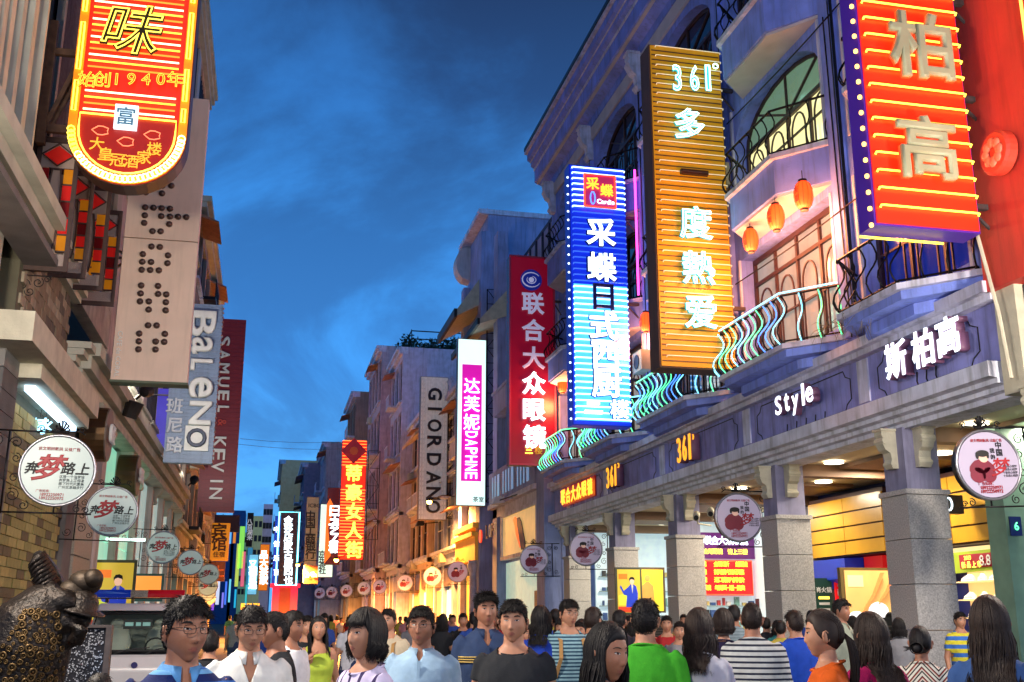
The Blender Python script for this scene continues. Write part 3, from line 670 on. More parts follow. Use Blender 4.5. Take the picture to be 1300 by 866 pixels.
# goods on glass shelves in the two white shops
rg_ = random.Random(14); gcol = [mat('goods_%d' % i, rgb(*c), .5, var=.2) for i, c in enumerate(((60, 90, 150), (190, 60, 60), (40, 44, 50), (210, 190, 120), (120, 170, 160), (230, 230, 228)))]
for (own, x0_, x1_, y_, rows_) in ((opt, 12.4, 14.6, YO + .1, (.9, 1.25, 1.6, 1.95)), (wr, 11.5, 14.5, 36.8, (1.0, 1.5, 2.0, 2.5, 3.0))):
    for z in rows_:
        put('shelf', B(x0_, x1_, y_, y_ + .16, z - .03, z), mat('glass_shelf', rgb(150, 170, 170), .2), own)
        x = x0_ + .1
        while x < x1_ - .1:
            w_ = rg_.uniform(.05, .16); put('shop_goods', B(x, x + w_, y_ + .02, y_ + .12, z + .002, z + rg_.uniform(.08, .26)), rg_.choice(gcol), own); x += w_ + rg_.uniform(.04, .16)
# ------------------------------------------------------------------ projecting signs
def frame_arm(parent, x0, x1, y, z, m=None):
    """steel arm with a diagonal stay from the wall to the sign"""
    m = m or m_steel
    put('bracket', MB().box(x0, x1, y - .04, y + .04, z - .04, z + .04).tube([(x1, y, z - .5), (x0, y, z)], .025, 4), m, parent)
def truss(parent, x, y, z0, z1, w=.4, m=None, d=.25):
    mb = MB(); n = max(2, int((z1 - z0) / w / 1.3)); h = (z1 - z0) / n
    for sx in (0, w): mb.tube([(x + sx, y, z0), (x + sx, y, z1)], .035, 4)
    for k in range(n + 1): mb.tube([(x, y, z0 + k * h), (x + w, y, z0 + k * h)], .02, 4)
    for k in range(n): mb.tube([(x + (w if k % 2 else 0), y, z0 + k * h), (x + (0 if k % 2 else w), y, z0 + (k + 1) * h)], .02, 4)
    put('truss', mb, m or m_iron, parent)
def sign_box(name, label, x0, x1, y, z0, z1, face_m, side_m, depth=.5, group=None):
    t = thing(name, label, 'sign', ((x0 + x1) / 2, y, z0), group)
    put('casing', B(x0, x1, y + .03, y + depth, z0, z1), side_m, t)
    put('face_panel', B(x0 + .03, x1 - .03, y, y + .028, z0 + .03, z1 - .03), face_m, t)
    return t
def bars(t, x0, x1, y, z0, z1, step, m, r=.015, skip=None, name='neon_tube', hook=.03):
    L_ = x1 - x0
    pts = [(-L_ / 2, .03, -hook), (-L_ / 2, 0, -hook * .2), (-L_ / 2 + .04, -.0, 0), (L_ / 2 - .04, 0, 0), (L_ / 2, 0, -hook * .2), (L_ / 2, .03, -hook)]
    me = MB().tube(pts, r, 5).mesh(name, m, True)
    z = z1; i = 0
    while z > z0:
        mm = m if not skip else skip(z, i)
        if mm is not None:
            o = inst(name, me, t, ((x0 + x1) / 2, y - .05, z))
            if mm is not m: o.data = me.copy(); o.data.materials[0] = mm
        z -= step; i += 1

# --- big red sign, nearest on the right
yy = 12.2
m_redp = mat('red_sign_panel', rgb(232, 44, 22), .35, emit=rgb(255, 34, 12), es=.62, var=.08)
m_purp = mat('purple_side', rgb(74, 34, 150), .45, emit=rgb(60, 20, 150), es=.2)
t = sign_box('neon_sign', 'huge red sign with yellow neon bars and two silver characters, nearest on the right', 7.84, 9.48, yy, 6.8, 13.2, m_redp, m_purp, .42)
bars(t, 7.92, 9.44, yy, 6.9, 13.1, .262, m_neon_y, .016)
m_silver = mat('silver_letter', rgb(176, 176, 142), .5, metal=0, var=.2)
for txt, (px, py) in (('柏', (1167, 59)), ('高', (1176, 188))):
    p = at(px, py, Y=yy - .2)
    cjk(t, txt, (p.x, yy - .18, p.z), .98 if txt == '柏' else .9, m_silver, 'S', bold=.035, depth=.09)
    cjk(t, txt, (p.x + .0, yy - .15, p.z), .99 if txt == '柏' else .91, glow('red_outline', rgb(255, 70, 30), .9), 'S', neon=.03, name='neon_outline')
me = MB().ball((0, 0, 0), .035, 6, 5).mesh('bulb', glow('bulb_yellow', rgb(255, 190, 90), 4), True)
for k in range(24): inst('bulb', me, t, (7.8, yy + .05, 6.8 + k * .24))
put('edge_tube', MB().tube([(7.8, yy + .35, 6.74), (9.1, yy + .35, 6.74)], .018, 5), m_neon_y, t)
for z in (7.3, 9.0, 10.6): frame_arm(t, 9.48, 10, yy + .25, z)
# --- yellow 361 sign
m_amber = mat('amber_corrugated', rgb(196, 142, 24), .4, emit=rgb(225, 158, 10), es=.26, var=.3, ns=1.2)
m_brown = mat('brown_side', rgb(92, 66, 50), .6, streak=.3)
yy = 20.6
t = sign_box('neon_sign', 'tall amber sign with blue-green neon characters starting 361°', 7.86, 9.6, yy, 6.72, 14.3, m_amber, m_brown, .6)
sg = B(-.82, .82, -.012, .0, -.012, .012).mesh('slat_gap', m_brown)
for k in range(63): inst('slat_gap', sg, t, (8.73, yy - .001, 6.86 + k * .1175))
bars(t, 8.0, 9.58, yy, 6.8, 14.25, .235, mat('glass_tube', rgb(225, 215, 190), .2, emit=rgb(255, 235, 190), es=.5), .012)
m_teal = mat('teal_letter', rgb(60, 150, 160), .35, emit=rgb(40, 150, 160), es=.45)
m_wg = glow('neon_white_green', rgb(170, 255, 235), 5.0)
def neon_char(t, txt, px, py, yy, size, w=None):
    p = at(px, py, Y=yy - .12)
    if w:
        char(t, txt, (p.x, yy - .12, p.z), size, m_teal, 'S', w=w, bold=.03, depth=.05)
        char(t, txt, (p.x, yy - .19, p.z), size * 1.05, m_wg, 'S', w=w * 1.05, neon=.018, bold=.035, name='neon_outline', depth=0)
    else:
        cjk(t, txt, (p.x, yy - .12, p.z), size, m_teal, 'S', bold=.045, depth=.05)
        cjk(t, txt, (p.x, yy - .19, p.z), size, m_wg, 'S', neon=.018, bold=.05, name='neon_outline')
for ch, px, w in (('3', 858, .2), ('6', 880, .2), ('1', 897, .12)): neon_char(t, ch, px, 101, yy, .62, w)
put('neon_outline', MB().tube([(at(905, 88, Y=yy).x + .06 * math.cos(q * PI / 5), yy - .15, at(905, 88, Y=yy).z + .06 * math.sin(q * PI / 5)) for q in range(10)], .015, 5, True), m_wg, t)
for ch, px, py in (('多', 874, 159), ('度', 882, 284), ('熱', 885, 341), ('爱', 888, 397)): neon_char(t, ch, px, py, yy, .72)
p = at(879, 222, Y=yy)
put('character', B(p.x - .32, p.x + .32, yy - .16, yy - .06, p.z - .05, p.z + .06), mat('dead_neon_bar', rgb(60, 30, 16), .5), t)
put('glow_strip', MB().tube([(p.x - .3, yy - .17, p.z), (p.x + .3, yy - .17, p.z)], .01, 4), m_steel, t)
for z in (8.2, 11, 13.5): frame_arm(t, 9.6, 10, yy + .3, z)
# --- blue restaurant sign
yy = 27.2
m_bl = mat('blue_sign_panel', rgb(24, 50, 190), .35, emit=rgb(14, 44, 210), es=.7, var=.1)
t = sign_box('neon_sign', 'tall blue sign with ice-white neon bars and a red logo box on top', 7.82, 9.5, yy, 6.62, 14.2, m_bl, mat('blue_side', rgb(20, 40, 150), .4, emit=rgb(20, 40, 190), es=.3), .5)
zz = lambda py: at(760, py, Y=yy).z
bright = glow('neon_ice', rgb(180, 230, 255), 3.4); mild = glow('neon_dim_blue', rgb(60, 110, 230), .9)
bars(t, 7.9, 9.46, yy, 6.75, 14.1, .17, bright, .02, skip=lambda z, i: mild if zz(362) < z < zz(268) else bright)
put('glow_panel', B(7.9, 9.46, yy - .012, yy - .003, 6.75, zz(362)), mat('ice_panel', rgb(60, 130, 230), .4, emit=rgb(80, 185, 255), es=1.1), t)
cs = [('采', 762, 296, m_neon_w), ('蝶', 763, 340, m_neon_w), ('日', 765, 378, mat('navy_char', rgb(20, 30, 110), .4)), ('式', 766, 414, m_neon_w), ('西', 768, 452, m_neon_w), ('厨', 769, 487, m_neon_w), ('楼', 786, 520, m_neon_w)]
for ch, px, py, m in cs:
    p = at(px, py, Y=yy - .1)
    cjk(t, ch, (p.x, yy - .14, p.z), .8 if ch != '楼' else .5, m, 'S', bold=.02, depth=.08)
    if m is m_neon_w: cjk(t, ch, (p.x, yy - .10, p.z), .82 if ch != '楼' else .52, mat('deep_blue_rim', rgb(12, 30, 120), .4), 'S', neon=.045, name='character_rim')
p = at(753, 518, Y=yy - .1)
for dz, w_ in ((.13, .17), (-.12, .25)): put('character', B(p.x - w_, p.x + w_, yy - .18, yy - .1, p.z + dz - .045, p.z + dz + .045), m_neon_w, t)
p = at(761, 243, Y=yy - .1)
put('logo_box', B(p.x - .46, p.x + .46, yy - .12, yy - .06, p.z - .5, p.z + .48), mat('logo_red', rgb(150, 50, 120), .4, emit=rgb(190, 40, 90), es=.6), t)
put('logo_border', MB().tube([(p.x - .46, yy - .15, p.z - .5), (p.x + .46, yy - .15, p.z - .5), (p.x + .46, yy - .15, p.z + .48), (p.x - .46, yy - .15, p.z + .48)], .035, 5, True), glow('neon_red', rgb(255, 70, 40), 2.2), t)
cjk(t, '采', (p.x - .22, yy - .16, p.z + .2), .36, m_neon_o, 'S', bold=.03); cjk(t, '蝶', (p.x + .2, yy - .16, p.z + .02), .36, m_neon_o, 'S', bold=.03)
put('shoe_emblem', MB().tube([(p.x - .22 + .07 * math.cos(q * PI / 5), yy - .16, p.z - .24 + .19 * math.sin(q * PI / 5)) for q in range(10)], .02, 4, True), m_neon_b, t)
char(t, 'Cardie', (p.x + .16, yy - .16, p.z - .33), .14, m_neon_w, 'S', depth=.02, name='lettering')
me = MB().ball((0, 0, 0), .03, 6, 5).mesh('bulb', m_neon_w, True)
for k in range(28): inst('bulb', me, t, (7.8, yy + .1, 6.8 + k * .26))
for z in (8, 10.2, 12.8): frame_arm(t, 9.5, 10, yy + .3, z)
# --- crimson optician sign
yy = 35.8
m_crim = mat('crimson_panel', rgb(130, 14, 40), .3, emit=rgb(160, 8, 44), es=.3, var=.15, ns=.8)
t = sign_box('optician_sign', 'tall crimson sign with a blue and white eye emblem and white characters', 8.0, 9.66, yy, 6.72, 14.35, m_crim, mat('crimson_side', rgb(96, 14, 34), .4), .5)
put('edge_frame', MB().box(7.98, 8.04, yy - .05, yy, 6.7, 14.37).box(9.62, 9.68, yy - .05, yy, 6.7, 14.37).box(8.04, 9.62, yy - .048, yy, 14.31, 14.37).box(8.04, 9.62, yy - .048, yy, 6.7, 6.76), mat('crimson_edge', rgb(190, 60, 90), .4), t)
p = at(674, 356, Y=yy)
m_lav = mat('lavender_letter', rgb(205, 200, 225), .4, emit=rgb(200, 200, 240), es=.35)
put('emblem', MB().lathe([(0, 0), (.4, 0), (.4, .04), (0, .04)], (p.x, yy - .06, p.z), (0, 1, 0), 24), mat('emblem_blue', rgb(24, 40, 130), .4, emit=rgb(20, 40, 150), es=.3), t)
for R_, r_, ph in ((.34, .05, .6), (.17, .035, 2.4)):
    put('emblem_ring', MB().tube([(p.x + R_ * math.cos(ph + q * PI / 9), yy - .08, p.z + R_ * .8 * math.sin(ph + q * PI / 9)) for q in range(16)], [r_ * (.4 + .6 * math.sin(PI * q / 15)) for q in range(16)], 5, flat=.5), m_lav, t)
put('emblem_pupil', MB().ball((p.x, yy - .08, p.z), (.1, .02, .1), 10, 6), m_lav, t)
for i, (ch, py) in enumerate((('联', 386), ('合', 420), ('大', 455), ('众', 487), ('眼', 521), ('镜', 555))):
    p = at(676 + i * .4, py, Y=yy)
    cjk(t, ch, (p.x, yy - .06, p.z), .78, m_lav if i < 3 else m_neon_w, 'S', bold=.035, depth=.06)
for ch, px, m in (('三', 671, m_neon_y), ('楼', 683, mat('amber_letter', rgb(190, 140, 40), .4, emit=rgb(200, 140, 30), es=.5))):
    p = at(px, 572, Y=yy); cjk(t, ch, (p.x, yy - .05, p.z), .27, m, 'S', bold=.03)
for z in (7.6, 10.2, 12.8): frame_arm(t, 9.68, 10, yy + .3, z)
# --- white and magenta light box
yy = 48.9
m_wl = glow('white_lightbox', rgb(215, 250, 245), 1.15)
t = sign_box('light_box_sign', 'bright white light box with a magenta panel of white lettering, left of the crimson sign', 8.38, 9.78, yy, 6.6, 14.6, m_wl, m_steel, .4)
m_mag = glow('magenta_panel', rgb(205, 20, 160), .95)
z = lambda py: at(598, py, Y=yy).z
put('magenta_panel', B(8.6, 9.56, yy - .03, yy - .005, z(611), z(463)), m_mag, t)
for i, ch in enumerate('达芙妮'): cjk(t, ch, (9.07, yy - .06, z(490 + i * 23)), .74, m_neon_w, 'S', bold=.005)
for i, ch in enumerate('DAPHNE'): char(t, ch, (9.07, yy - .06, z(552 + i * 10.4)), .56, m_neon_w, 'S', turn=True, w=.3, bold=.0)
for i, ch in enumerate('茶室'): cjk(t, ch, (9.3 + i * .27, yy - .04, z(634)), .24, m_steel, 'S')
truss(t, 9.82, yy + .1, 6.8, 17.2, .55)
# --- white sign with dark sideways lettering
yy = 60
m_gor = mat('tiled_white_sign', rgb(205, 198, 192), .5, var=.2, ns=6, bump=.4, streak=.25, emit=rgb(170, 160, 165), es=.3)  # emission stands in for floodlight on the white sign face
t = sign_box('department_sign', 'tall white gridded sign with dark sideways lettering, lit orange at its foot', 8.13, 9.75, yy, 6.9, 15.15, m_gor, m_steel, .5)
z = lambda py: at(550, py, Y=yy).z
m_dk = mat('dark_letter', rgb(40, 36, 44), .4)
for i, ch in enumerate('GIORDANO'):
    py = (505, 524, 545, 566, 588, 611, 631, 648)[i] - 4
    char(t, ch, (8.95, yy - .1, z(py)), .82, m_dk, 'S', turn=True, w=.72 if ch != 'I' else .16, bold=.04, depth=.15)
me = B(-.02, .02, -.05, -.002, -.09, .09).mesh('border_tile', mat('pale_tile', rgb(225, 220, 215), .5))
for k in range(30):
    for x in (8.22, 8.36, 9.5, 9.64): inst('border_tile', me, t, (x, yy, 7.05 + k * .268))
truss(t, 9.8, yy + .1, 7.0, 13, .5)
# --- red women's street sign
yy = 70
P = lambda px, py: at(px, py, Y=yy)
x0, x1 = P(433, 600).x, P(465, 600).x; z0, z1 = P(449, 711).z, P(449, 560).z
m_rs = mat('orange_red_panel', rgb(210, 40, 20), .4, emit=rgb(240, 40, 10), es=.6)
t = sign_box('neon_sign', 'orange-red neon bar sign with yellow characters and a dark red diamond on top', x0, x1, yy, z0, z1, m_rs, m_iron, .4)
bars(t, x0 + .05, x1 - .05, yy, z0 + .1, z1, .2, glow('neon_redorange', rgb(255, 100, 40), 5), .025, skip=lambda z_, i: None if z_ > P(449, 620).z and z_ < P(449, 592).z else glow('neon_redorange', rgb(255, 100, 40), 5), hook=.0)
for i, ch in enumerate('蒂豪女人街'):
    p = P(449, 601 + i * 24.2); cjk(t, ch, (p.x, yy - .12, p.z), 1.02, m_neon_y, 'S', bold=.05, depth=.06)
p = P(449, 573)
put('diamond', MB().prism([(p.x - .84, p.z), (p.x, p.z - .86), (p.x + .84, p.z), (p.x, p.z + .86)], 'Y', yy - .2, yy - .1), mat('maroon_diamond', rgb(120, 20, 34), .4, emit=rgb(120, 10, 30), es=.35), t)
put('flower', MB().lathe([(0, 0), (.28, 0), (.28, .03), (0, .03)], (p.x, yy - .24, p.z), (0, 1, 0), 8), mat('flower_print', rgb(170, 90, 50), .5), t)
truss(t, x1 + .12, yy + .1, P(470, 685).z, P(470, 572).z, .75)
# --- mixed farther signs on the right
def far_sign(name, label, px0, px1, py0, py1, yy, face_m, side_m=None, chars='', cm=None, csize=None, cpy=None, cx=None, depth=.4):
    a, b_ = at(px0, (py0 + py1) / 2, Y=yy), at(px1, (py0 + py1) / 2, Y=yy)
    zt_, zb_ = at((px0 + px1) / 2, py0, Y=yy).z, at((px0 + px1) / 2, py1, Y=yy).z
    t = sign_box(name, label, a.x, b_.x, yy, zb_, zt_, face_m, side_m or m_steel, depth)
    if chars:
        p0_, p1_ = cpy or (py0 + 8, py1 - 8); n = len(chars); sz = csize or (b_.x - a.x) * .8
        for i, ch in enumerate(chars):
            if ch == ' ': continue
            p = at(cx or (px0 + px1) / 2, p0_ + (p1_ - p0_) * (i + .5) / n, Y=yy); cjk(t, ch, (p.x, yy - .05, p.z), sz, cm or m_neon_w, 'S', bold=.03, depth=.03)
    return t
t = far_sign('banner_sign', 'dark sign with an orange flame strip and white lettering, beside the orange-red sign', 414, 433, 619, 717, 74, mat('maroon_face', rgb(70, 14, 28), .4, emit=rgb(90, 14, 24), es=.3), chars='曰玉艺Z糖', cm=m_neon_w, csize=.8, cpy=(643, 700), cx=425)
a = at(415, 640, Y=73.9); b_ = at(420, 700, Y=73.9)
put('flame_strip', MB().prism([(a.x, b_.z - .8), (b_.x, b_.z - .3), (a.x + .15, (a.z + b_.z) / 2), (b_.x + .12, a.z - .2), (a.x + .2, a.z + .4), (a.x, a.z)], 'Y', 73.92, 73.97), glow('flame_orange', rgb(240, 110, 30), .9), t)
far_sign('bank_sign', 'grey bank sign with dark vertical characters and a brown 24h foot', 387, 403, 631, 740, 84, mat('bank_grey', rgb(150, 138, 120), .5, emit=rgb(140, 126, 100), es=.3), chars='中国工商银行', cm=m_dk, csize=.75, cpy=(650, 708), cx=394)
a = at(386.5, 718, Y=83.9); b_ = at(403.5, 741, Y=83.9)
ft = [o for o in bpy.data.objects if o.name.startswith('bank_sign')][0]
put('brown_foot', B(a.x, b_.x, 83.85, 83.97, b_.z, a.z), mat('brown_light', rgb(130, 70, 40), .4, emit=rgb(130, 66, 34), es=.35), ft)
char(ft, '24h', ((a.x + b_.x) / 2, 83.8, (a.z + b_.z) / 2), .42, m_wprint, 'S', name='lettering'); char(ft, 'ICBC', ((a.x + b_.x) / 2, 83.9, at(395, 642, Y=84).z), .3, m_dk, 'S', name='lettering')
far_sign('light_box_sign', 'white light box with small dark characters right of the grey bank sign', 405, 424, 640, 733, 80, glow('pale_lightbox', rgb(200, 240, 225), 1.0), chars='京东茶社', cm=m_dk, csize=.5, cpy=(700, 728), cx=409)
t = far_sign('neon_frame_sign', 'dark vertical sign framed by a cyan neon tube with white characters', 355, 376, 650, 743, 96, mat('dark_brown_face', rgb(46, 26, 30), .4, emit=rgb(60, 26, 30), es=.3), chars='金莎店家古唐四也', cm=m_neon_w, csize=.72, cpy=(655, 742), cx=366)
a, b_ = at(355, 650, Y=95.9), at(376, 743, Y=95.9)
put('neon_frame', MB().tube([(a.x, 95.9, a.z), (b_.x, 95.9, a.z), (b_.x, 95.9, b_.z), (a.x, 95.9, b_.z)], .07, 5, True), glow('neon_frame_cyan', rgb(130, 240, 255), 4), t)
far_sign('side_sign', 'blue vertical sign with white characters left of the cyan framed sign', 347, 355, 655, 744, 97, mat('cobalt_face', rgb(24, 50, 160), .4, emit=rgb(20, 50, 190), es=.6), chars='中信乐百', cm=m_neon_w, csize=.5)
t = far_sign('bulb_sign', 'orange vertical sign edged with bulbs and white characters, further down the street', 329, 341, 691, 750, 104, mat('orange_face', rgb(200, 110, 20), .4, emit=rgb(230, 120, 20), es=.7), chars='品大茶家', cm=m_neon_w, csize=.75)
far_sign('light_box_sign', 'pale cyan vertical light box left of the orange bulb sign', 315, 327, 704, 755, 110, glow('cyan_lightbox', rgb(120, 200, 230), .75), chars='又相百连', cm=m_neon_w, csize=.75)
far_sign('light_box_sign', 'blue-grey sign behind the pale cyan light box', 313, 320, 695, 742, 113, mat('bluegrey', rgb(60, 130, 170), .5, emit=rgb(60, 150, 190), es=.5))
far_sign('dark_sign', 'small dark sign with red and white characters high over the far street', 313, 321, 651, 694, 108, m_black, chars='八百湖米', cm=mat('dim_white', rgb(200, 200, 200), .5, emit=rgb(200, 200, 200), es=.5), csize=.5)
for (lb, px0, px1, py0, py1, col_) in (('green', 303, 310, 668, 722, (150, 240, 90)), ('yellow-green', 299, 304, 690, 745, (200, 220, 90)), ('orange', 296, 300, 664, 690, (240, 140, 40)), ('pink', 306, 311, 700, 745, (240, 110, 130)), ('pale cyan', 290, 293, 735, 765, (120, 230, 250)), ('blue', 285, 288, 738, 768, (80, 130, 255)), ('white', 274, 279, 733, 768, (230, 235, 255)), ('teal', 311, 314, 735, 770, (60, 200, 200)), ('violet', 268, 272, 757, 775, (170, 90, 255)), ('deep cyan', 297, 300, 748, 772, (40, 190, 230)), ('lilac', 281, 284, 752, 772, (150, 140, 250))):
    far_sign('light_box_sign', 'thin %s vertical light sign at the far end of the street' % lb, px0, px1, py0, py1, 150, glow('far_' + lb, rgb(*col_), .7))
t = thing('street_banner', 'small orange-red lit banner lettering low across the far end of the street', 'sign', at(317, 770, Y=140))
a, b_ = at(306, 766, Y=140), at(329, 774, Y=140)
put('lit_letters', MB().box(a.x, a.x + .5, 140, 140.1, b_.z, a.z).box(a.x + .7, a.x + 1.3, 140, 140.1, b_.z, a.z).box(a.x + 1.5, b_.x, 140, 140.1, b_.z, a.z), m_neon_o, t)
t = thing('shop_portal', 'glowing crimson and gold shop portal below the cyan framed sign', 'shop front', at(360, 780, Y=96))
a, b_ = at(346, 746, Y=96.5), at(376, 790, Y=96.5)
put('portal_frame', MB().box(a.x, a.x + .6, 96.5, 97, 0, a.z).box(b_.x - .6, b_.x, 96.5, 97, 0, a.z).box(a.x - .2, b_.x + .2, 96.4, 97, a.z, a.z + .35), glow('crimson_glow', rgb(230, 30, 60), 1.2), t)
put('gold_door', B(a.x + .6, b_.x - .6, 96.8, 97, 0, a.z), mat('gold_door', rgb(150, 60, 30), .5, emit=rgb(190, 50, 30), es=.6), t)

# --- lettering on the blue fascia
def fascia_word(label, items, name='fascia_lettering'):
    t = thing(name, label, 'sign', (XR, items[0][1], items[0][2])); return t
m_lit = glow('letter_white', rgb(235, 245, 255), 2.6); m_lside = mat('letter_side', rgb(120, 80, 110), .5)
def fchar(t, ch, px, py, size, m, depth=.16, w=None, latin=False):
    p = at(px, py, X=XR - .12 - depth * size)
    if latin:
        g_ = char(t, ch, (XR - .12, p.y, p.z), size, m_lside, 'R', w=w, bold=.03, depth=depth)
        char(t, ch, (XR - .123 - g_, p.y, p.z), size, m, 'R', w=w, bold=.02, depth=.01, name='letter_face')
    else:
        g_ = cjk(t, ch, (XR - .12, p.y, p.z), size, m_lside, 'R', bold=.03, depth=depth)
        cjk(t, ch, (XR - .123 - g_, p.y, p.z), size, m, 'R', bold=.04, depth=.01, name='character_face')
t = thing('shop_sign', 'three lit white characters on the blue fascia, right of Style', 'sign', (XR, 14.6, 5.3))
for ch, px, py in (('斯', 1140, 457), ('柏', 1174, 442), ('高', 1206, 426)): fchar(t, ch, px, py, .56, m_lit, .24)
t = thing('shop_sign', 'lit white word Style on the blue fascia', 'sign', (XR, 18.8, 5.3))
for ch, px, py, h, w in (('S', 991, 515, .38, .26), ('t', 1003, 511, .36, .18), ('y', 1013, 514, .38, .26), ('l', 1023, 501, .42, .09), ('e', 1033, 501, .30, .26)): fchar(t, ch, px, py, h, m_lit, .24, w, True)
for lb, xs in (('orange numerals 361° on the fascia between Style and the next small 361°', [(866, 572), (873, 569), (880, 567)]), ('orange numerals 361° on the fascia beside the orange characters', [(775, 607), (780, 605), (785, 603)])):
    t = thing('shop_sign', lb, 'sign', (XR, 24, 5.3))
    for ch, (px, py) in zip('361', xs): fchar(t, ch, px, py, .62, glow('orange_letter', rgb(255, 170, 40), 1.2), .25, .24 if ch != '1' else .12, True)
    p = at(xs[2][0] + 4, xs[2][1] - 12, X=XR - .2)
    put('degree_ring', MB().tube([(XR - .3, p.y + .06 * math.cos(q * PI / 4), p.z + .06 * math.sin(q * PI / 4)) for q in range(8)], .02, 4, True), glow('orange_letter', rgb(255, 170, 40), 1.2), t)
t = thing('shop_sign', 'small glowing orange characters at the far end of the blue fascia', 'sign', (XR, 34, 5.3))
pa, pb = at(716, 631, X=XR - .1), at(750, 615, X=XR - .1)
put('back_board', B(XR - .06, XR - .02, pb.y - .3, pa.y + .3, 5.3, 5.95), mat('maroon_board', rgb(90, 16, 30), .4, emit=rgb(160, 20, 20), es=.4), t)
for i, ch in enumerate('联合大众眼镜'):
    q = i / 5; cjk(t, ch, (XR - .12, pa.y + (pb.y - pa.y) * q, 5.62), .5, m_neon_o, 'R', bold=.05)

# --- red lanterns under the balconies
m_lan = mat('lantern_paper', rgb(240, 70, 30), .6, emit=rgb(255, 60, 12), es=3.4, var=.3, ns=6)
def lantern(px, py, Yd, label, s=1.0):
    p = at(px, py, Y=Yd) if Yd > 25 else at(px, py, Z=Yd)
    t = thing('red_lantern', label, 'lantern', p, 'red paper lanterns hanging under the balconies' if False else None)
    n = 12; prof = [(.07, -.24), (.115, -.2), (.15, -.1), (.16, 0), (.15, .1), (.115, .2), (.07, .24)]
    mb = MB(); mb.lathe([(r * s, h * s) for r, h in prof], p, (0, 0, 1), 16)
    put('paper_shade', mb, m_lan, t, True)
    rb_ = MB()
    for k in range(12):
        a_ = k * PI / 6; rb_.tube([(p.x + r * s * 1.02 * math.cos(a_), p.y + r * s * 1.02 * math.sin(a_), p.z + h * s) for r, h in prof], .004, 3)
    put('ribs', rb_, mat('rib', rgb(150, 40, 20), .6), t)
    put('cap', MB().lathe([(0, .24 * s), (.075 * s, .24 * s), (.075 * s, .28 * s), (0, .28 * s)], p, (0, 0, 1), 12).lathe([(0, -.28 * s), (.07 * s, -.28 * s), (.07 * s, -.24 * s), (0, -.24 * s)], p, (0, 0, 1), 12), m_black, t)
    put('cord', MB().tube([p + Vector((0, 0, .27 * s)), p + Vector((0, 0, .45 * s))], .008, 4), m_black, t)
    for i, ch in enumerate('友谊'): cjk(t, ch, (p.x - .155 * s, p.y - .06, p.z + (.07 - i * .15) * s), .13 * s, m_black, 'R', depth=.02)
    for c_ in t.children: pass
    ld = bpy.data.lights.new('lantern_lamp', 'POINT'); ld.energy = 130; ld.color = (1, .3, .1); ld.shadow_soft_size = .3 
    lo = bpy.data.objects.new('lantern_lamp', ld); COL.objects.link(lo); lo.location = p - Vector((.1, 0, .42 * s))
lantern(953, 305, 9.16, 'lowest and farthest of the three red lanterns in the row under the middle balcony', 1.0)
lantern(985, 276, 9.16, 'middle of the three red lanterns in the row under the middle balcony', 1.05)
lantern(1020, 248, 9.2, 'nearest and highest of the three red lanterns in the row under the middle balcony', 1.1)
lantern(820, 409, 26.6, 'red lantern just left of the amber sign', 1.1)
lantern(714, 489, 35.0, 'small red lantern just left of the tall blue sign', 1.1)
# --- round charity signs with wrought iron brackets
m_disc = mat('round_sign_face', rgb(150, 166, 162), .35, emit=rgb(160, 185, 180), es=.25, var=.05)  # round sign faces emit faintly in place of ambient light
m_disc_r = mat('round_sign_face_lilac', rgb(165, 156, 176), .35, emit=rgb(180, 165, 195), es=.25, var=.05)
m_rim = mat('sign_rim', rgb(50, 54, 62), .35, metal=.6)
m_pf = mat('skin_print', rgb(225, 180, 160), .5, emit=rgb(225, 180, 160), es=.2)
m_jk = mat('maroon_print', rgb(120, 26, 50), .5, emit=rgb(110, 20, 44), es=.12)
def curl(c, r, a0, turns, plane_x=True, n=16, th=.013, y=0, mirror=1):
    return [(c[0] + mirror * r * (1 - .75 * q / n) * math.cos(a0 + turns * 2 * PI * q / n), y, c[1] + r * (1 - .75 * q / n) * math.sin(a0 + turns * 2 * PI * q / n)) for q in range(n + 1)]
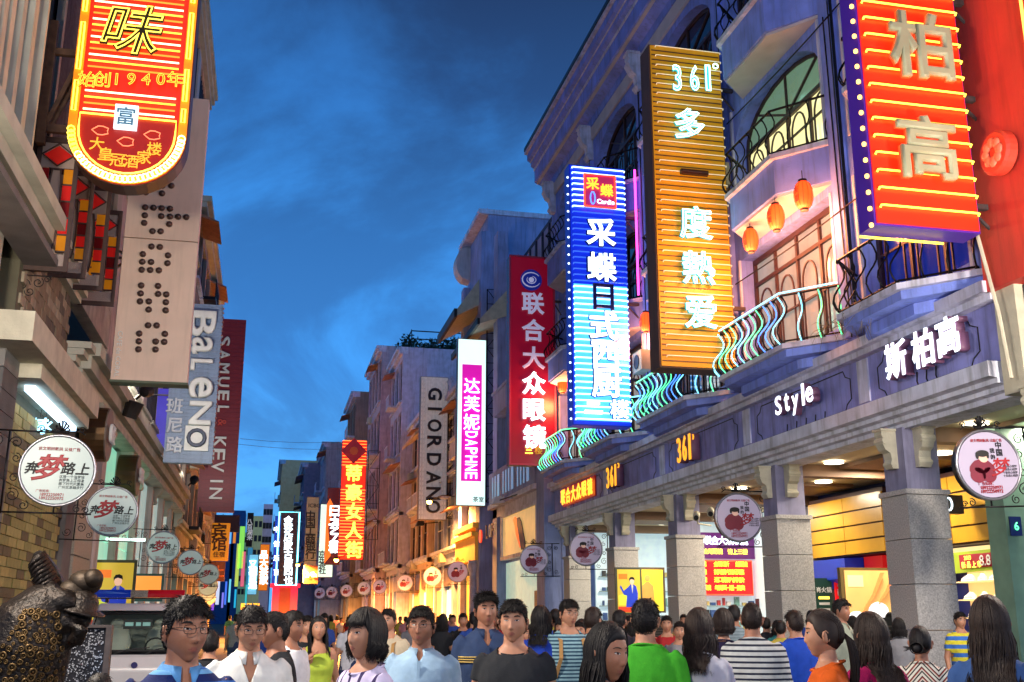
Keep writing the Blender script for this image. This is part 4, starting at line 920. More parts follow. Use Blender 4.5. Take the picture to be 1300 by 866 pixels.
def disc_meshes():
    d = {}
    d['drum'] = MB().lathe([(0, .0), (.48, .0), (.5, .02), (.5, .13), (.48, .15), (0, .15)], (0, 0, 0), (0, 1, 0), 36).mesh('drum', m_rim, False)
    d['rim'] = MB().tube([(.5 * math.cos(q * PI / 18), 0, .5 * math.sin(q * PI / 18)) for q in range(36)], .022, 6, True).mesh('rim', mat('bright_rim', rgb(150, 150, 156), .3, metal=.8), True)
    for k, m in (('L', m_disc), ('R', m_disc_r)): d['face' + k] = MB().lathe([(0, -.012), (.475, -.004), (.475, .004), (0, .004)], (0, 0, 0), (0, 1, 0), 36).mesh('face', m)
    or_ = MB()
    or_.tube([(-.32, 0, .53), (-.25, 0, .58), (-.1, 0, .57), (.0, 0, .56), (.1, 0, .57), (.25, 0, .58), (.32, 0, .53)], .012, 4)
    for q in range(7):
        a = PI * (q + .5) / 7; or_.tube([(0, 0, .56), (.07 * math.cos(a), 0, .56 + .09 * math.sin(a)), (.11 * math.cos(a), 0, .56 + .15 * math.sin(a)), (.08 * math.cos(a + .3), 0, .56 + .17 * math.sin(a + .2))], [.006, .016, .02, .008], 4)
    for s_ in (-1, 1): or_.tube(curl((s_ * .27, .6), .05, 0, 1.3, n=12, mirror=s_), .01, 4)
    d['orn'] = or_.mesh('shell_ornament', m_iron, True)
    br = MB()   # bracket on the +X side: post, bars, scrolls
    br.tube([(.68, .07, -.62), (.68, .07, .56)], .018, 4).tube([(.95, .07, .55), (-.1, .07, .55)], .016, 4).tube([(.95, .07, -.6), (-.5, .07, -.6)], .016, 4).tube([(0, .07, -.6), (0, .07, -.5)], .014, 4)
    for c_, r_, a0, tr in (((.58, .38), .09, 0, 1.4), ((.56, .16), .07, 1.5, 1.4), ((.56, -.12), .07, 3, -1.3), ((.56, -.36), .1, 1, 1.4), ((.4, -.5), .07, 2, 1.3), ((-.3, -.53), .06, 2, -1.3), ((-.42, -.55), .05, 0, 1.3), ((.83, .4), .08, 2, 1.3), ((.82, -.45), .09, 0, -1.4)):
        br.tube(curl(c_, r_, a0, tr, y=.07, n=14), .009, 4)
    d['bracket'] = br.mesh('scroll_bracket', m_iron, True)
    return d
DM = disc_meshes()
def round_sign(px, py, Yd, side, label, R=.5, detail=2):
    p = at(px, py, Y=Yd); k = R / .5
    grp = 'round charity signs hung on scroll brackets along the street'
    t = thing('round_sign', label, 'sign', p, grp, rot=(0, 0, 0))
    yaw = math.atan2(p.x, p.y) * (-.55 if side == 'L' else -.25)
    rv = random.Random(int(px)); t.rotation_euler = (rv.uniform(-.03, .03), rv.uniform(-.05, .05), yaw + rv.uniform(-.14, .14)); t.scale = (k, k, k)
    def loc(name, me, l=(0, 0, 0), mir=False):
        o = bpy.data.objects.new(name, me); COL.objects.link(o); o.parent = t; o.location = l
        if mir: o.scale = (-1, 1, 1)
        return o
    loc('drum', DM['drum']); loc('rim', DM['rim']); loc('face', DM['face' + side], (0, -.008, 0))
    loc('scroll_bracket', DM['bracket'], mir=(side == 'L')); loc('shell_ornament', DM['orn'], (0, .07, 0))
    def gl(txt, x, z, s, m, bold=.02, shear=0, name='character', w=1):
        me, gw, gh, gd = glyph(txt, m, bold, .02, 0, shear)
        o = loc(name, me, (x, -.022, z)); o.rotation_euler = (PI / 2, 0, 0); kk = s / .92; o.scale = (kk * w, kk, .2); return o
    if side == 'L':
        gl('奔', -.33, .02, .17, m_black, .03, .2); gl('梦', -.1, .03, .36, m_rprint, .03, .35); gl('路', .14, .03, .17, m_black, .03, .2); gl('上', .33, .03, .17, m_black, .03, .2)
        if detail > 1:
            for i, s_ in enumerate(('这是一个追梦城', '奔梦路上又相逢', '脚下时代风景美', '广州北京路步行')): gl(s_, .2, -.09 - i * .05, .044, m_black, .0, name='verse_line')
            gl('广告招商：', -.16, -.3, .04, m_rprint, .01, name='caption'); gl('18922250971', -.04, -.35, .055, m_rprint, .02, name='phone_number'); gl('18922250972', -.04, -.4, .055, m_rprint, .02, name='phone_number')
            gl('讲文明树新风 公益广告', 0, .3, .05, m_rprint, .02, name='caption')
    else:
        loc('printed_jacket', PIC['jacket'], (-.12, -.02, -.08)); loc('printed_face', PIC['face'], (-.08, -.022, .1)); loc('printed_hair', PIC['hair'], (-.09, -.024, .16))
        gl('中', .18, .28, .1, m_black, .03); gl('国', .18, .17, .1, m_black, .03); gl('梦', .17, -.04, .26, m_rprint, .02, .3)
        if detail > 1:
            gl('我', .07, .2, .07, m_black, .03); gl('的', .07, .11, .07, m_black, .03)
            gl('广告招商：', -.1, -.27, .05, m_rprint, .02, name='caption'); gl('18922250971', -.02, -.33, .06, m_rprint, .03, name='phone_number'); gl('18922250972', -.02, -.385, .06, m_rprint, .03, name='phone_number')
            gl('讲文明树新风 公益广告', 0, .35, .045, m_rprint, .02, name='caption')
            for i in range(4): gl('十指连心圆梦', .31, -.03 - i * .045, .036, m_black, .0, name='verse_line')
    return t
def ell(rx, rz, m, name, n=18, lump=0, c2=None):
    mb = MB().prism([(rx * math.cos(2 * PI * q / n) * (1 + lump * math.sin(q * 2.4)), rz * math.sin(2 * PI * q / n)) for q in range(n)], 'Y', -.002, .002)
    if c2: 
        for (x, z, r1, r2) in c2: mb.prism([(x + r1 * math.cos(2 * PI * q / n), z + r2 * math.sin(2 * PI * q / n)) for q in range(n)], 'Y', -.003, .001)
    return mb.mesh(name, m)
PIC = {'jacket': ell(.2, .16, m_jk, 'printed_jacket', lump=.05, c2=[(-.08, -.07, .12, .11), (.1, -.07, .11, .11), (0, .05, .13, .1)]), 'face': ell(.075, .07, m_pf, 'printed_face'), 'hair': ell(.105, .05, m_black, 'printed_hair', c2=[(-.085, -.03, .025, .05), (.08, -.03, .02, .045)])}
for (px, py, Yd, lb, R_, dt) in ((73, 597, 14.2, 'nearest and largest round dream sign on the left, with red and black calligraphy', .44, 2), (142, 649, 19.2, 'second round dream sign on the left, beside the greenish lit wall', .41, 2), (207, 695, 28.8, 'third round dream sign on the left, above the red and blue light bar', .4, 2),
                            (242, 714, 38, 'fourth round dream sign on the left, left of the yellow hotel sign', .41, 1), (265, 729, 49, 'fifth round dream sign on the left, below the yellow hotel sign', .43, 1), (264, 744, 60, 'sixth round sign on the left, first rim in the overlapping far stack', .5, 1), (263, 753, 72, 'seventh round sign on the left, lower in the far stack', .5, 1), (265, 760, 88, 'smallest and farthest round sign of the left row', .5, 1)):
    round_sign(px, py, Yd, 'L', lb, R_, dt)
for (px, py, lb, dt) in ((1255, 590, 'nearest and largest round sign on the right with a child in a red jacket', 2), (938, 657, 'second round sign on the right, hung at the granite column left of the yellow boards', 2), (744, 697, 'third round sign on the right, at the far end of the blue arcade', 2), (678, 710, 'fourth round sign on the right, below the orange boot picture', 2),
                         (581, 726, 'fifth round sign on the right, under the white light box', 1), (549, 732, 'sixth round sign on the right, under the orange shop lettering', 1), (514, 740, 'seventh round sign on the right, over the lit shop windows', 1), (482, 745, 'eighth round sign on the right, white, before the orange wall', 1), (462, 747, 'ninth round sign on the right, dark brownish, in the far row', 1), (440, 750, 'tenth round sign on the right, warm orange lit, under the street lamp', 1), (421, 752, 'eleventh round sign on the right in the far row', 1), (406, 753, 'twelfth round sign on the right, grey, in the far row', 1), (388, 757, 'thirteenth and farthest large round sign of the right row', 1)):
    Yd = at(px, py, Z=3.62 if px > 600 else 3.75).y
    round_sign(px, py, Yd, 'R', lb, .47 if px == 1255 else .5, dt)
# ------------------------------------------------------------------ left side houses, front at X = -3.6
XL = -3.6
m_lst = mat('grey_stone', rgb(184, 176, 160), .75, var=.3, ns=2.5, bump=.3, bs=25, streak=.2)
m_lmold = mat('weathered_moulding', rgb(186, 184, 168), .75, var=.2, ns=2, bump=.15, bs=30, streak=.05)
m_pink = mat('pink_plaster', rgb(200, 180, 172), .8, var=.25, ns=1.5, bump=.2, streak=.25)
m_dkst = mat('dark_stone', rgb(112, 106, 104), .8, var=.25, ns=3, bump=.2)
def ledge(parent, x_out, x_in, y0, y1, z0, z1, name='ledge', m=None, steps=3):
    mb = MB(); h = (z1 - z0) / steps; d = (x_out - x_in)
    for k in range(steps): mb.box(x_in, x_in + d * (1 - .28 * (steps - 1 - k)), y0 - .01 * k, y1 + .01 * k, z0 + k * h, z0 + (k + 1) * h - (.004 if k < steps - 1 else 0))
    return put(name, mb, m or m_lmold, parent)
la = thing('stone_house', 'weathered stone house at the left edge with stained glass shutters and brick panels', 'house', (XL, 16, 0))
put('wall', MB().box(XL - 5, XL - .25, 9, 19.3, 0, 26), m_dkst, la)
# ground pier of brick: courses of separate bricks in three tints
brk = [mat('brick_olive', rgb(150, 142, 84), .8, var=.2, ns=9, bump=.3), mat('brick_ochre', rgb(170, 158, 96), .8, var=.2, ns=9, bump=.3), mat('brick_umber', rgb(106, 94, 66), .8, var=.2, ns=9, bump=.3)]
bm_ = [B(0, .05, -.24, .24, 0, .13).mesh('brick', m) for m in brk]
rb = random.Random(11); cnt = 0
put('pier', MB().box(XL - .25, XL, 14.5, 20.1, 0, 4.9), mat('mortar', rgb(96, 92, 74), .9, bump=.3), la)
for r_ in range(26):
    for c_ in range(10):
        y = 15.1 + c_ * .5 + (.25 if r_ % 2 else 0)
        if y < 19.95 and cnt < 290:
            inst('brick', bm_[rb.choice((0, 0, 1, 1, 2))], la, (XL + rb.uniform(-.012, .006), y, .9 + r_ * .14)); cnt += 1
# narrower grey stone blocks of the first pilaster
sb = [B(0, .22, -.42, .42, 0, .26).mesh('stone_block', m) for m in (mat('grey_block', rgb(120, 118, 116), .8, var=.25, bump=.3), mat('dark_block', rgb(88, 86, 86), .8, var=.25, bump=.3))]
for r_ in range(18): inst('stone_block', sb[rb.randint(0, 1)], la, (XL, 14.6, .1 + r_ * .27))
put('stone_pilaster', MB().box(XL - .02, XL + .12, 20.1, 20.9, 0, 5.6), m_dkst, la)
for k in range(5): put('stone_panel', MB().box(XL - .02, XL + .16, 20.95, 23.0, .02 + k * .9, .9 + k * .9), mat('beige_granite', rgb(162, 152, 136), .6, var=.25, ns=40), la)
put('stone_pilaster', MB().box(XL - .02, XL + .2, 23.05, 23.6, 0, 5.6), m_pink, la)
# upper stone-tile panel between mouldings
tl = [B(0, .04, -.17, .17, 0, .15).mesh('stone_tile', mat(n_, c_, .8, var=.3, bump=.3)) for n_, c_ in (('tile_brown', rgb(124, 108, 88)), ('tile_grey', rgb(150, 138, 118)), ('tile_dark', rgb(92, 80, 70)))]
put('tile_backing', B(XL - .25, XL, 15.3, 19.1, 5.2, 7.2), mat('mortar', rgb(96, 92, 74), .9), la)
for r_ in range(13):
    for c_ in range(9):
        inst('stone_tile', tl[rb.choice((0, 0, 1, 2))], la, (XL + rb.uniform(-.01, .008), 15.6 + c_ * .38 + (.19 if r_ % 2 else 0), 5.25 + r_ * .155))
# upper wall between window bays
put('wall', MB().box(XL - .25, XL, 9, 14.3, 4.9, 26), m_lst, la)
put('wall', MB().box(XL - .25, XL - .002, 14.3, 23.6, 7.2, 8.0).box(XL - .25, XL, 23.0, 23.6, 8, 26).box(XL - .25, XL + .002, 14.3, 23.0, 12.4, 13.6), m_lst, la)
mb = MB()
for i, (y, w_) in enumerate(((13.3, .18), (13.62, .1), (13.85, .22), (14.3, .08))): mb.box(XL, XL + .14 + .06 * (i % 2), y, y + w_, 7.4, 26)
put('fluted_pilaster', mb, m_lmold, la)
mb = MB()
for i in range(5): mb.box(XL, XL + .1 + .02 * (i % 2), 12.4 + i * .16, 12.5 + i * .16, 7.4, 26)
put('fluted_pilaster', mb, mat('cream_moulding', rgb(205, 196, 176), .7, streak=.3, var=.2), la)
ledge(la, XL + .5, XL, 9, 15.75, 6.6, 7.2)
put('ledge_soffit', B(XL, XL + .45, 9, 15.8, 6.45, 6.55), m_dkst, la)
ledge(la, XL + .35, XL, 15.95, 19.2, 6.95, 7.3)
# stained glass window near the frame edge and opened shutters
gl_cols = [mat('glass_red', rgb(190, 26, 26), .2, emit=rgb(200, 30, 24), es=.25), mat('glass_amber', rgb(190, 120, 20), .2, emit=rgb(200, 120, 20), es=.25), mat('glass_frost', rgb(170, 150, 140), .4, bump=.6, bs=90), mat('glass_dark_red', rgb(120, 20, 26), .2), mat('glass_salmon', rgb(230, 110, 70), .3, emit=rgb(230, 100, 60), es=.2)]
m_shfr = mat('shutter_frame', rgb(72, 50, 44), .6, var=.3, ns=10)
def shutter(y, z0, z1, w, label=None):
    """a glazed shutter opened at right angles to the wall: frame, leading and panes"""
    x0, x1 = XL, XL + w
    s = put('shutter', MB().box(x0, x0 + .06, y, y + .05, z0, z1).box(x1 - .06, x1, y, y + .05, z0, z1).box(x0 + .06, x1 - .06, y + .002, y + .048, z0, z0 + .08).box(x0 + .06, x1 - .06, y + .002, y + .048, z1 - .08, z1), m_shfr, la)
    h = z1 - z0; iw = w - .12; xa = x0 + .06; zt = z1 - .08
    # diamond light on top
    cz = zt - iw * .42; cx_ = xa + iw / 2
    put('pane', MB().prism([(cx_ - iw * .42, cz), (cx_, cz - iw * .32), (cx_ + iw * .42, cz), (cx_, cz + iw * .32)], 'Y', y + .012, y + .03), gl_cols[0], s)
    put('pane', MB().box(xa, x1 - .06, y + .032, y + .04, zt - iw * .84, zt), gl_cols[2], s)
    put('leading', MB().tube([(cx_ - iw * .48, y, cz), (cx_, y, cz - iw * .38), (cx_ + iw * .48, y, cz), (cx_, y, cz + iw * .38)], .014, 4, True), m_shfr, s)
    zz_ = zt - iw * .86; rows_ = 5; rh = (zz_ - z0 - .3) / rows_
    for r_ in range(rows_):
        for k in range(2):
            xx0 = xa if k == 0 else xa + iw * .72; xx1 = xa + iw * .28 if k == 0 else x1 - .06
            put('pane', B(xx0, xx1, y + .015, y + .03, zz_ - (r_ + 1) * rh + .012, zz_ - r_ * rh - .012), gl_cols[(0, 1, 1, 0, 3)[(r_ + k * 2) % 5] if k else (3, 1, 1, 1, 0)[r_]], s)
            put('leading', B(xx0, xx1, y, y + .04, zz_ - (r_ + 1) * rh - .012, zz_ - (r_ + 1) * rh + .011), m_shfr, s)
    put('pane', MB().prism([(xa + iw * (.5 + .17 * math.cos(a_)), (zz_ + z0 + .3) / 2 + (zz_ - z0 - .3) * .47 * max(-1, min(1, 1.25 * math.sin(a_)))) for a_ in [q * PI / 10 for q in range(20)]], 'Y', y + .012, y + .03), gl_cols[2], s)
    put('leading', MB().tube([(xa + iw * (.5 + .2 * math.cos(a_)), y, (zz_ + z0 + .3) / 2 + (zz_ - z0 - .3) * .48 * max(-1, min(1, 1.25 * math.sin(a_)))) for a_ in [q * PI / 10 for q in range(20)]], .014, 4, True), m_shfr, s)
    put('pane', B(xa, x1 - .06, y + .015, y + .03, z0 + .08, z0 + .26), gl_cols[2], s)
def zat(px, py, Yd): return at(px, py, Y=Yd).z
for (y, pyt, pyb, w) in ((15.5, 175, 345, .58), (16.9, 215, 352, .58), (18.3, 232, 366, .62), (19.7, 262, 385, .62)):
    shutter(y, zat(80, pyb, y), zat(80, pyt, y), w)
put('window_pane', B(XL - .1, XL - .08, 14.3, 23.0, 8.0, 12.4), m_glassd, la)
put('window_pane', B(XL - .1, XL - .08, 14.3, 23.0, 13.6, 26), m_glassd, la)
put('timber_louvre', B(XL - .06, XL - .02, 16.0, 20.5, 8.4, 12.3), mat('grey_timber', rgb(96, 84, 84), .8, var=.4, ns=12, bump=.5, streak=.4), la)
for y in (15.9, 20.4): put('window_post', B(XL - .05, XL + .06, y, y + .14, 8, 12.4), mat('pale_post', rgb(200, 184, 164), .7), la)
# narrow stained window at the frame edge
for k in range(5):
    put('stained_pane', B(XL + .02, XL + .05, 11.2, 11.9, 9 + k * .7, 9.62 + k * .7), (glow('pane_blue', rgb(60, 160, 220), .5), glow('pane_green', rgb(120, 200, 60), .5), glow('pane_amber', rgb(250, 150, 40), .5))[k % 3], la)
put('window_frame', MB().box(XL, XL + .1, 11.9, 12.05, 8.4, 14).box(XL, XL + .1, 11.05, 11.2, 8.4, 14), m_frame, la)
# lower canopy with a cool strip light
cp = put('canopy', MB().box(XL, XL + .62, 13.7, 19.2, 4.92, 5.3).box(XL, XL + .5, 15.0, 19.1, 4.72, 4.918), m_cream, la)
put('strip_light', B(XL + .2, XL + .34, 15.5, 18.9, 4.64, 4.715), glow('cool_strip', rgb(190, 225, 255), 3.5), la)
ledge(la, XL + .42, XL, 19.1, 21.5, 5.9, 6.25)
# small neon lettering hanging under the canopy
t = thing('hanging_sign', 'small blue-white neon characters hanging under the stone canopy at left', 'sign', at(52, 540, Y=17.4))
for ch, px, s_ in (('1', 40, .42), ('杯', 50, .24), ('水', 57, .24)):
    p = at(px, 537 + (4 if s_ < .3 else 0), Y=17.4)
    (char if ch == '1' else cjk)(t, ch, (p.x, 17.4, p.z), s_, glow('neon_icy', rgb(150, 225, 255), 3), 'S', bold=.03)
    put('chain', MB().tube([(p.x, 17.42, p.z + .15), (p.x, 17.42, 4.72)], .006, 4), m_iron, t)
# wrought iron corner bracket with scrolls
t = thing('iron_bracket', 'black wrought iron scroll bracket on the stone tiles, left edge', 'bracket', at(15, 380, Y=15.6))
pa = at(13, 348, Y=15.6); pb = at(66, 348, Y=15.6); pc = at(13, 410, Y=15.6)
mb = MB().tube([(pa.x, 15.6, pc.z), (pa.x, 15.6, pa.z), (pb.x, 15.6, pa.z)], .012, 4)
for (cx_, cz, r_, a0, tr) in ((.18, -.14, .1, 0, 1.4), (.38, -.1, .08, 1, -1.4), (.12, -.34, .09, 2, 1.3), (.5, -.05, .05, 0, 1.4), (.08, -.52, .07, 1, 1.3), (.28, -.24, .07, 3, 1.3)):
    mb.tube([(p[0], 15.6, p[2]) for p in curl((pa.x + cx_, pa.z + cz), r_, a0, tr)], .008, 4)
put('scrolls', mb, m_iron, t)

# second house: pink-grey, green lit shop at street level
lb_ = thing('pink_house', 'grey-pink rendered house behind the beige dotted sign with dark shutters and cornices', 'house', (XL, 30, 0))
put('wall', MB().box(XL - 5, XL - .3, 23.6, 44, 4.2, 23.5), m_dkst, lb_)
piers = [(23.6, 24.3), (26.9, 27.7), (30.6, 31.4), (34.6, 35.4), (38.6, 39.6), (43.2, 44)]
mb = MB()
for a, b_ in piers: mb.box(XL - .3, XL, a, b_, 5.6, 23.4)
put('wall', mb, m_pink, lb_)
mb = MB()
for i in range(5):
    for (z0, z1) in ((5.6, 7.0), (10.2, 11.2), (14.4, 15.6), (19, 20), (22.8, 23.4)): mb.box(XL - .297, XL - .003, piers[i][1], piers[i + 1][0], z0, z1)
put('wall', mb, m_pink, lb_)
for i in range(5):
    a, b_ = piers[i][1], piers[i + 1][0]
    for (z0, z1) in ((7.0, 10.2), (11.2, 14.4), (15.6, 19), (20, 22.8)):
        fo = put('window', MB().box(XL - .2, XL - .12, a, a + .1, z0, z1).box(XL - .2, XL - .12, b_ - .1, b_, z0, z1).box(XL - .198, XL - .122, a + .1, b_ - .1, z0, z0 + .1).box(XL - .198, XL - .122, a + .1, b_ - .1, z1 - .1, z1), m_frame, lb_)
        put('pane', B(XL - .22, XL - .21, a, b_, z0, z1), m_glassd, fo)
        nl = 9
        sme = B(0, .05, -.04, .04, 0, z1 - z0 - .2).mesh('shutter_slat', mat('dark_slat', rgb(44, 38, 52), .6))
        for k in range(nl): inst('shutter_slat', sme, fo, (XL - .1, a + .2 + (b_ - a - .4) * k / (nl - 1), z0 + .1))
    for z in (7.0, 11.2, 15.6): ledge(lb_, XL + .25, XL, a - .2, b_ + .2, z - .3, z, 'sill')
ledge(lb_, XL + .5, XL, 19.6, 44, 5.65, 6.35)
put('ledge_soffit', B(XL, XL + .35, 21.5, 44, 5.5, 5.64), m_lst, lb_)
ledge(lb_, XL + .4, XL, 23.6, 44, 22.9, 23.6)
cbl = scroll_bracket(.3, .6, .3).mesh('corbel', m_lmold)
for a, b_ in piers: inst('corbel', cbl, lb_, (XL, (a + b_) / 2, 5.6), (0, 0, PI))
m_teal_wall = mat('green_lit_tiles', rgb(176, 214, 196), .4, var=.1, emit=rgb(130, 205, 175), es=.75)  # wall emission stands in for greenish shop light on the tiles
for k in range(6):
    put('ground_pier', MB().box(XL - .3, XL + .05, 23.7 + k * 3.6, 24.2 + k * 3.6, 0, 5.5), m_pink, lb_)
    for r_ in range(5):
        put('wall_tile', B(XL - .25, XL - .12, 24.22 + k * 3.6, 27.28 + k * 3.6, .02 + r_ * 1.1, 1.1 + r_ * 1.1), m_teal_wall if k < 2 else mat('pale_shop_wall', rgb(170, 180, 180), .6, emit=rgb(170, 205, 200), es=.5), lb_)  # pale tiles farther on emit too, in place of shop light
poster(XL + .42, 24.6, 2.05, .92, 1.5, 'large framed yellow poster of a man in a blue suit above the police van', frame=mat('olive_frame', rgb(90, 96, 60), .5))
poster(XL + .62, 29.6, 2.35, .8, .7, 'small lit orange poster over the police light bar', base=glow('ad_orange2', rgb(250, 150, 60), .8), fig=False, frame=mat('teal_frame', rgb(60, 96, 96), .5))
put('wall_lamp', B(XL + .2, XL + 1.0, 24.5, 24.6, 3.2, 3.26), glow('cool_bar', rgb(210, 255, 235), 2.5), lb_)
t = tag(put('wall_spotlight', MB().lathe([(0, -.18), (.16, -.18), (.2, .18), (0, .18)], at(168, 520, Y=24), (.3, -.2, 1), 12), m_black), 'black drum spotlight fixed under the ledge left of the beige dotted sign', 'spotlight')
# brass drum signs seen edge-on
m_brass = mat('brass_drum', rgb(110, 84, 60), .3, metal=.8, var=.2)
for (px, py, Yd, r_, lb, w) in ((125, 552, 20.6, .5, 'near brass drum sign with white sideways letters under the left ledge', 'CHE'), (165, 604, 26, .48, 'far brass drum sign with white letters under the left ledge', 'SHOE')):
    p = at(px, py, Y=Yd); t = thing('drum_sign', lb, 'sign', p)
    put('drum', MB().lathe([(0, 0), (r_, 0), (r_, .42), (0, .42)], (p.x - .25, p.y, p.z), (1, .0, 0), 28), m_brass, t, False)
    put('face', MB().lathe([(0, 0), (r_ * .97, 0), (r_ * .97, .02), (0, .02)], (p.x + .17, p.y, p.z), (1, 0, 0), 28), mat('drum_face', rgb(120, 104, 92), .5), t)
    for i, ch in enumerate(w): char(t, ch, (p.x + .23, p.y - .27 + i * .18, p.z), .34, m_wprint, 'L', w=.15, bold=.03, depth=.1)
# third and fourth houses further down
def row_house(side, X, y0, y1, h, nf, nb, wallm, label, z0=4.6, glass=None, ledges=(5.2,), cor=.45, litm=None, name='shop_house', rnd=1):
    sx = 1 if side == 'R' else -1
    t = thing(name, label, 'house', (X, (y0 + y1) / 2, 0))
    W_ = y1 - y0; fh = (h - z0 - .8) / nf; bw = W_ / nb
    put('wall', B(X + sx * .35, X + sx * 7, y0, y1, 0, h), wallm, t)
    mb = MB()
    for k in range(nb + 1):
        ya = y0 + k * bw - (.3 if 0 < k else 0); yb = y0 + k * bw + (.3 if k < nb else 0)
        mb.box(X, X + sx * .35, max(ya, y0), min(yb, y1), 0, h - .5)
    put('pilaster', mb, wallm, t); tag(t.children[-1], kind=None)
    sme = B(0, sx * .344, -bw / 2 + .3, bw / 2 - .3, -.1, .7).mesh('spandrel', wallm)
    for f_ in range(nf + 1):
        for k in range(nb): inst('spandrel', sme, t, (X + sx * .003, y0 + (k + .5) * bw, z0 + f_ * fh + (.03 if f_ == nf else 0)))
    ww = bw - .6; wh = fh - .8
    fr = MB(); x_ = 0
    fr.box(-.03, .03, -ww / 2, -ww / 2 + .08, 0, wh).box(-.03, .03, ww / 2 - .08, ww / 2, 0, wh).box(-.028, .028, -ww / 2 + .08, ww / 2 - .08, 0, .08).box(-.028, .028, -ww / 2 + .08, ww / 2 - .08, wh - .08, wh).box(-.026, .026, -.03, .03, .08, wh - .08).box(-.024, .024, -ww / 2 + .08, ww / 2 - .08, wh * .65, wh * .65 + .05)
    fme = fr.mesh('window', m_whitef if wallm.name.startswith('blue') or 'pale' in wallm.name else m_frame)
    gls = [B(-.01, .01, -ww / 2 + .08, ww / 2 - .08, .08, wh - .08).mesh('pane', g_) for g_ in (glass or [m_glassd, m_glassd, m_glassb])]
    sill = B(0, -sx * .16, -ww / 2 - .1, ww / 2 + .1, -.12, 0).mesh('sill', m_trim)
    rr_ = random.Random(rnd * 7 + int(y0))
    for f_ in range(nf):
        for k in range(nb):
            l = (X + sx * .18, y0 + (k + .5) * bw, z0 + f_ * fh + .7)
            w_ = inst('window', fme, t, l); inst('pane', rr_.choice(gls), w_, (l[0] + sx * .03, l[1], l[2])); inst('sill', sill, w_, (X - sx * .0, l[1], l[2]))
    bal = MB().box(0, -sx * .7, -ww / 2 - .1, ww / 2 + .1, 0, .14).box(-sx * .64, -sx * .7, -ww / 2 - .1, ww / 2 + .1, .9, .96)
    for q in range(9): bal.tube([(-sx * .67, -ww / 2 + ww * q / 8, .14), (-sx * .67, -ww / 2 + ww * q / 8, .9)], .02, 4)
    bme_ = bal.mesh('balcony', m_trim if side == 'R' else m_iron)
    hood = MB().prism([(0, .0), (-sx * .8, -.3), (-sx * .8, -.36), (0, -.12)], 'Y', -ww / 2 - .15, ww / 2 + .15).mesh('window_hood', mat('rust_hood', rgb(170, 120, 92), .7, var=.3, streak=.3))
    acm = MB().box(0, -sx * .35, -.4, .4, 0, .5).lathe([(.2, -.01), (.2, .01), (0, .01)], (-sx * .36, 0, .26), (1, 0, 0), 10).mesh('air_conditioner', m_cream)
    for f_ in range(nf):
        for k in range(nb):
            l = (X, y0 + (k + .5) * bw, z0 + f_ * fh + .6); q = rr_.random()
            if q < .4: inst('balcony', bme_, t, l)
            elif q < .65: inst('window_hood', hood, t, (X, l[1], l[2] + wh + .25))
            elif q < .85: inst('air_conditioner', acm, t, (X, l[1] + bw * .3, l[2] - .55))
    for zl in ledges: put('ledge', MB().box(X - sx * .28, X + sx * .3, y0, y1, zl, zl + .16).box(X - sx * .16, X + sx * .3, y0, y1, zl - .12, zl - .002), m_trim if side == 'R' else m_lmold, t)
    put('cornice', MB().box(X - sx * cor, X + sx * .36, y0 - .05, y1 + .05, h - .25, h).box(X - sx * cor * .6, X + sx * .36, y0, y1, h - .5, h - .252), m_trim if side == 'R' else m_lmold, t)
    lm = litm or [glow('shop_cool', rgb(150, 215, 205), .75), glow('shop_warm', rgb(240, 180, 90), .8)]
    for k in range(nb):
        put('shop_window', B(X + sx * .2, X + sx * .3, y0 + k * bw + .35, y0 + (k + 1) * bw - .35, .4, 3.1), lm[k % len(lm)], t)
        put('shop_fascia', B(X + sx * .02, X + sx * .3, y0 + k * bw + .3, y0 + (k + 1) * bw - .3, 3.3, 4.3), mat('fascia_brown', rgb(80, 60, 50), .5, emit=rgb(140, 90, 50), es=.12), t)
    return t
m_lbrown = mat('brown_render', rgb(150, 134, 124), .8, var=.2, ns=1.5, bump=.2, streak=.3)
row_house('L', XL, 44.2, 60, 19, 4, 5, m_lbrown, 'brown rendered house on the left behind the red sideways sign', glass=[m_glassd])
row_house('L', XL - .6, 60.3, 90, 15, 3, 8, m_pink, 'low far house on the left beyond the yellow hotel sign', glass=[m_glassd])

# --- orange neon sign with rounded foot
yy = 15.2
P = lambda px, py: at(px, py, Y=yy)
x0, x1 = P(92, 100).x, P(244, 100).x; xc = (x0 + x1) / 2; hw = (x1 - x0) / 2
zc = P(165, 170).z; zb = P(165, 236).z; zt_ = 12.5
rz = zc - zb
def cap(k, top=zt_):
    return [(xc - hw * k, top)] + [(xc - hw * k, zc)] + [(xc - hw * k * math.cos(q * PI / 16), zc - rz * k * math.sin(q * PI / 16)) for q in range(1, 16)] + [(xc + hw * k, zc), (xc + hw * k, top)]
t = thing('neon_sign', 'huge orange neon sign with rounded foot and dark brush character, top left', 'sign', (xc, yy, zb))
put('casing', MB().prism(cap(1.0), 'Y', yy + .03, yy + .4), mat('bronze_case', rgb(84, 62, 56), .4, metal=.4), t)
put('face_panel', MB().prism(cap(.985), 'Y', yy, yy + .028), mat('orange_red_face', rgb(205, 40, 20), .4, emit=rgb(225, 40, 8), es=.42, var=.25, ns=1.4), t)
put('gold_border', MB().prism([q for q in cap(.985)] + [q for q in reversed(cap(.84))], 'Y', yy - .03, yy - .004), mat('gold_border', rgb(220, 140, 20), .4, emit=rgb(245, 130, 10), es=.5), t)
put('garland_panel', MB().prism([(xc - hw * .82, P(165, 150).z)] + cap(.8)[1:-1] + [(xc + hw * .82, P(165, 150).z)], 'Y', yy - .025, yy - .005), mat('dark_red_face', rgb(140, 24, 14), .4, emit=rgb(170, 26, 8), es=.4), t)
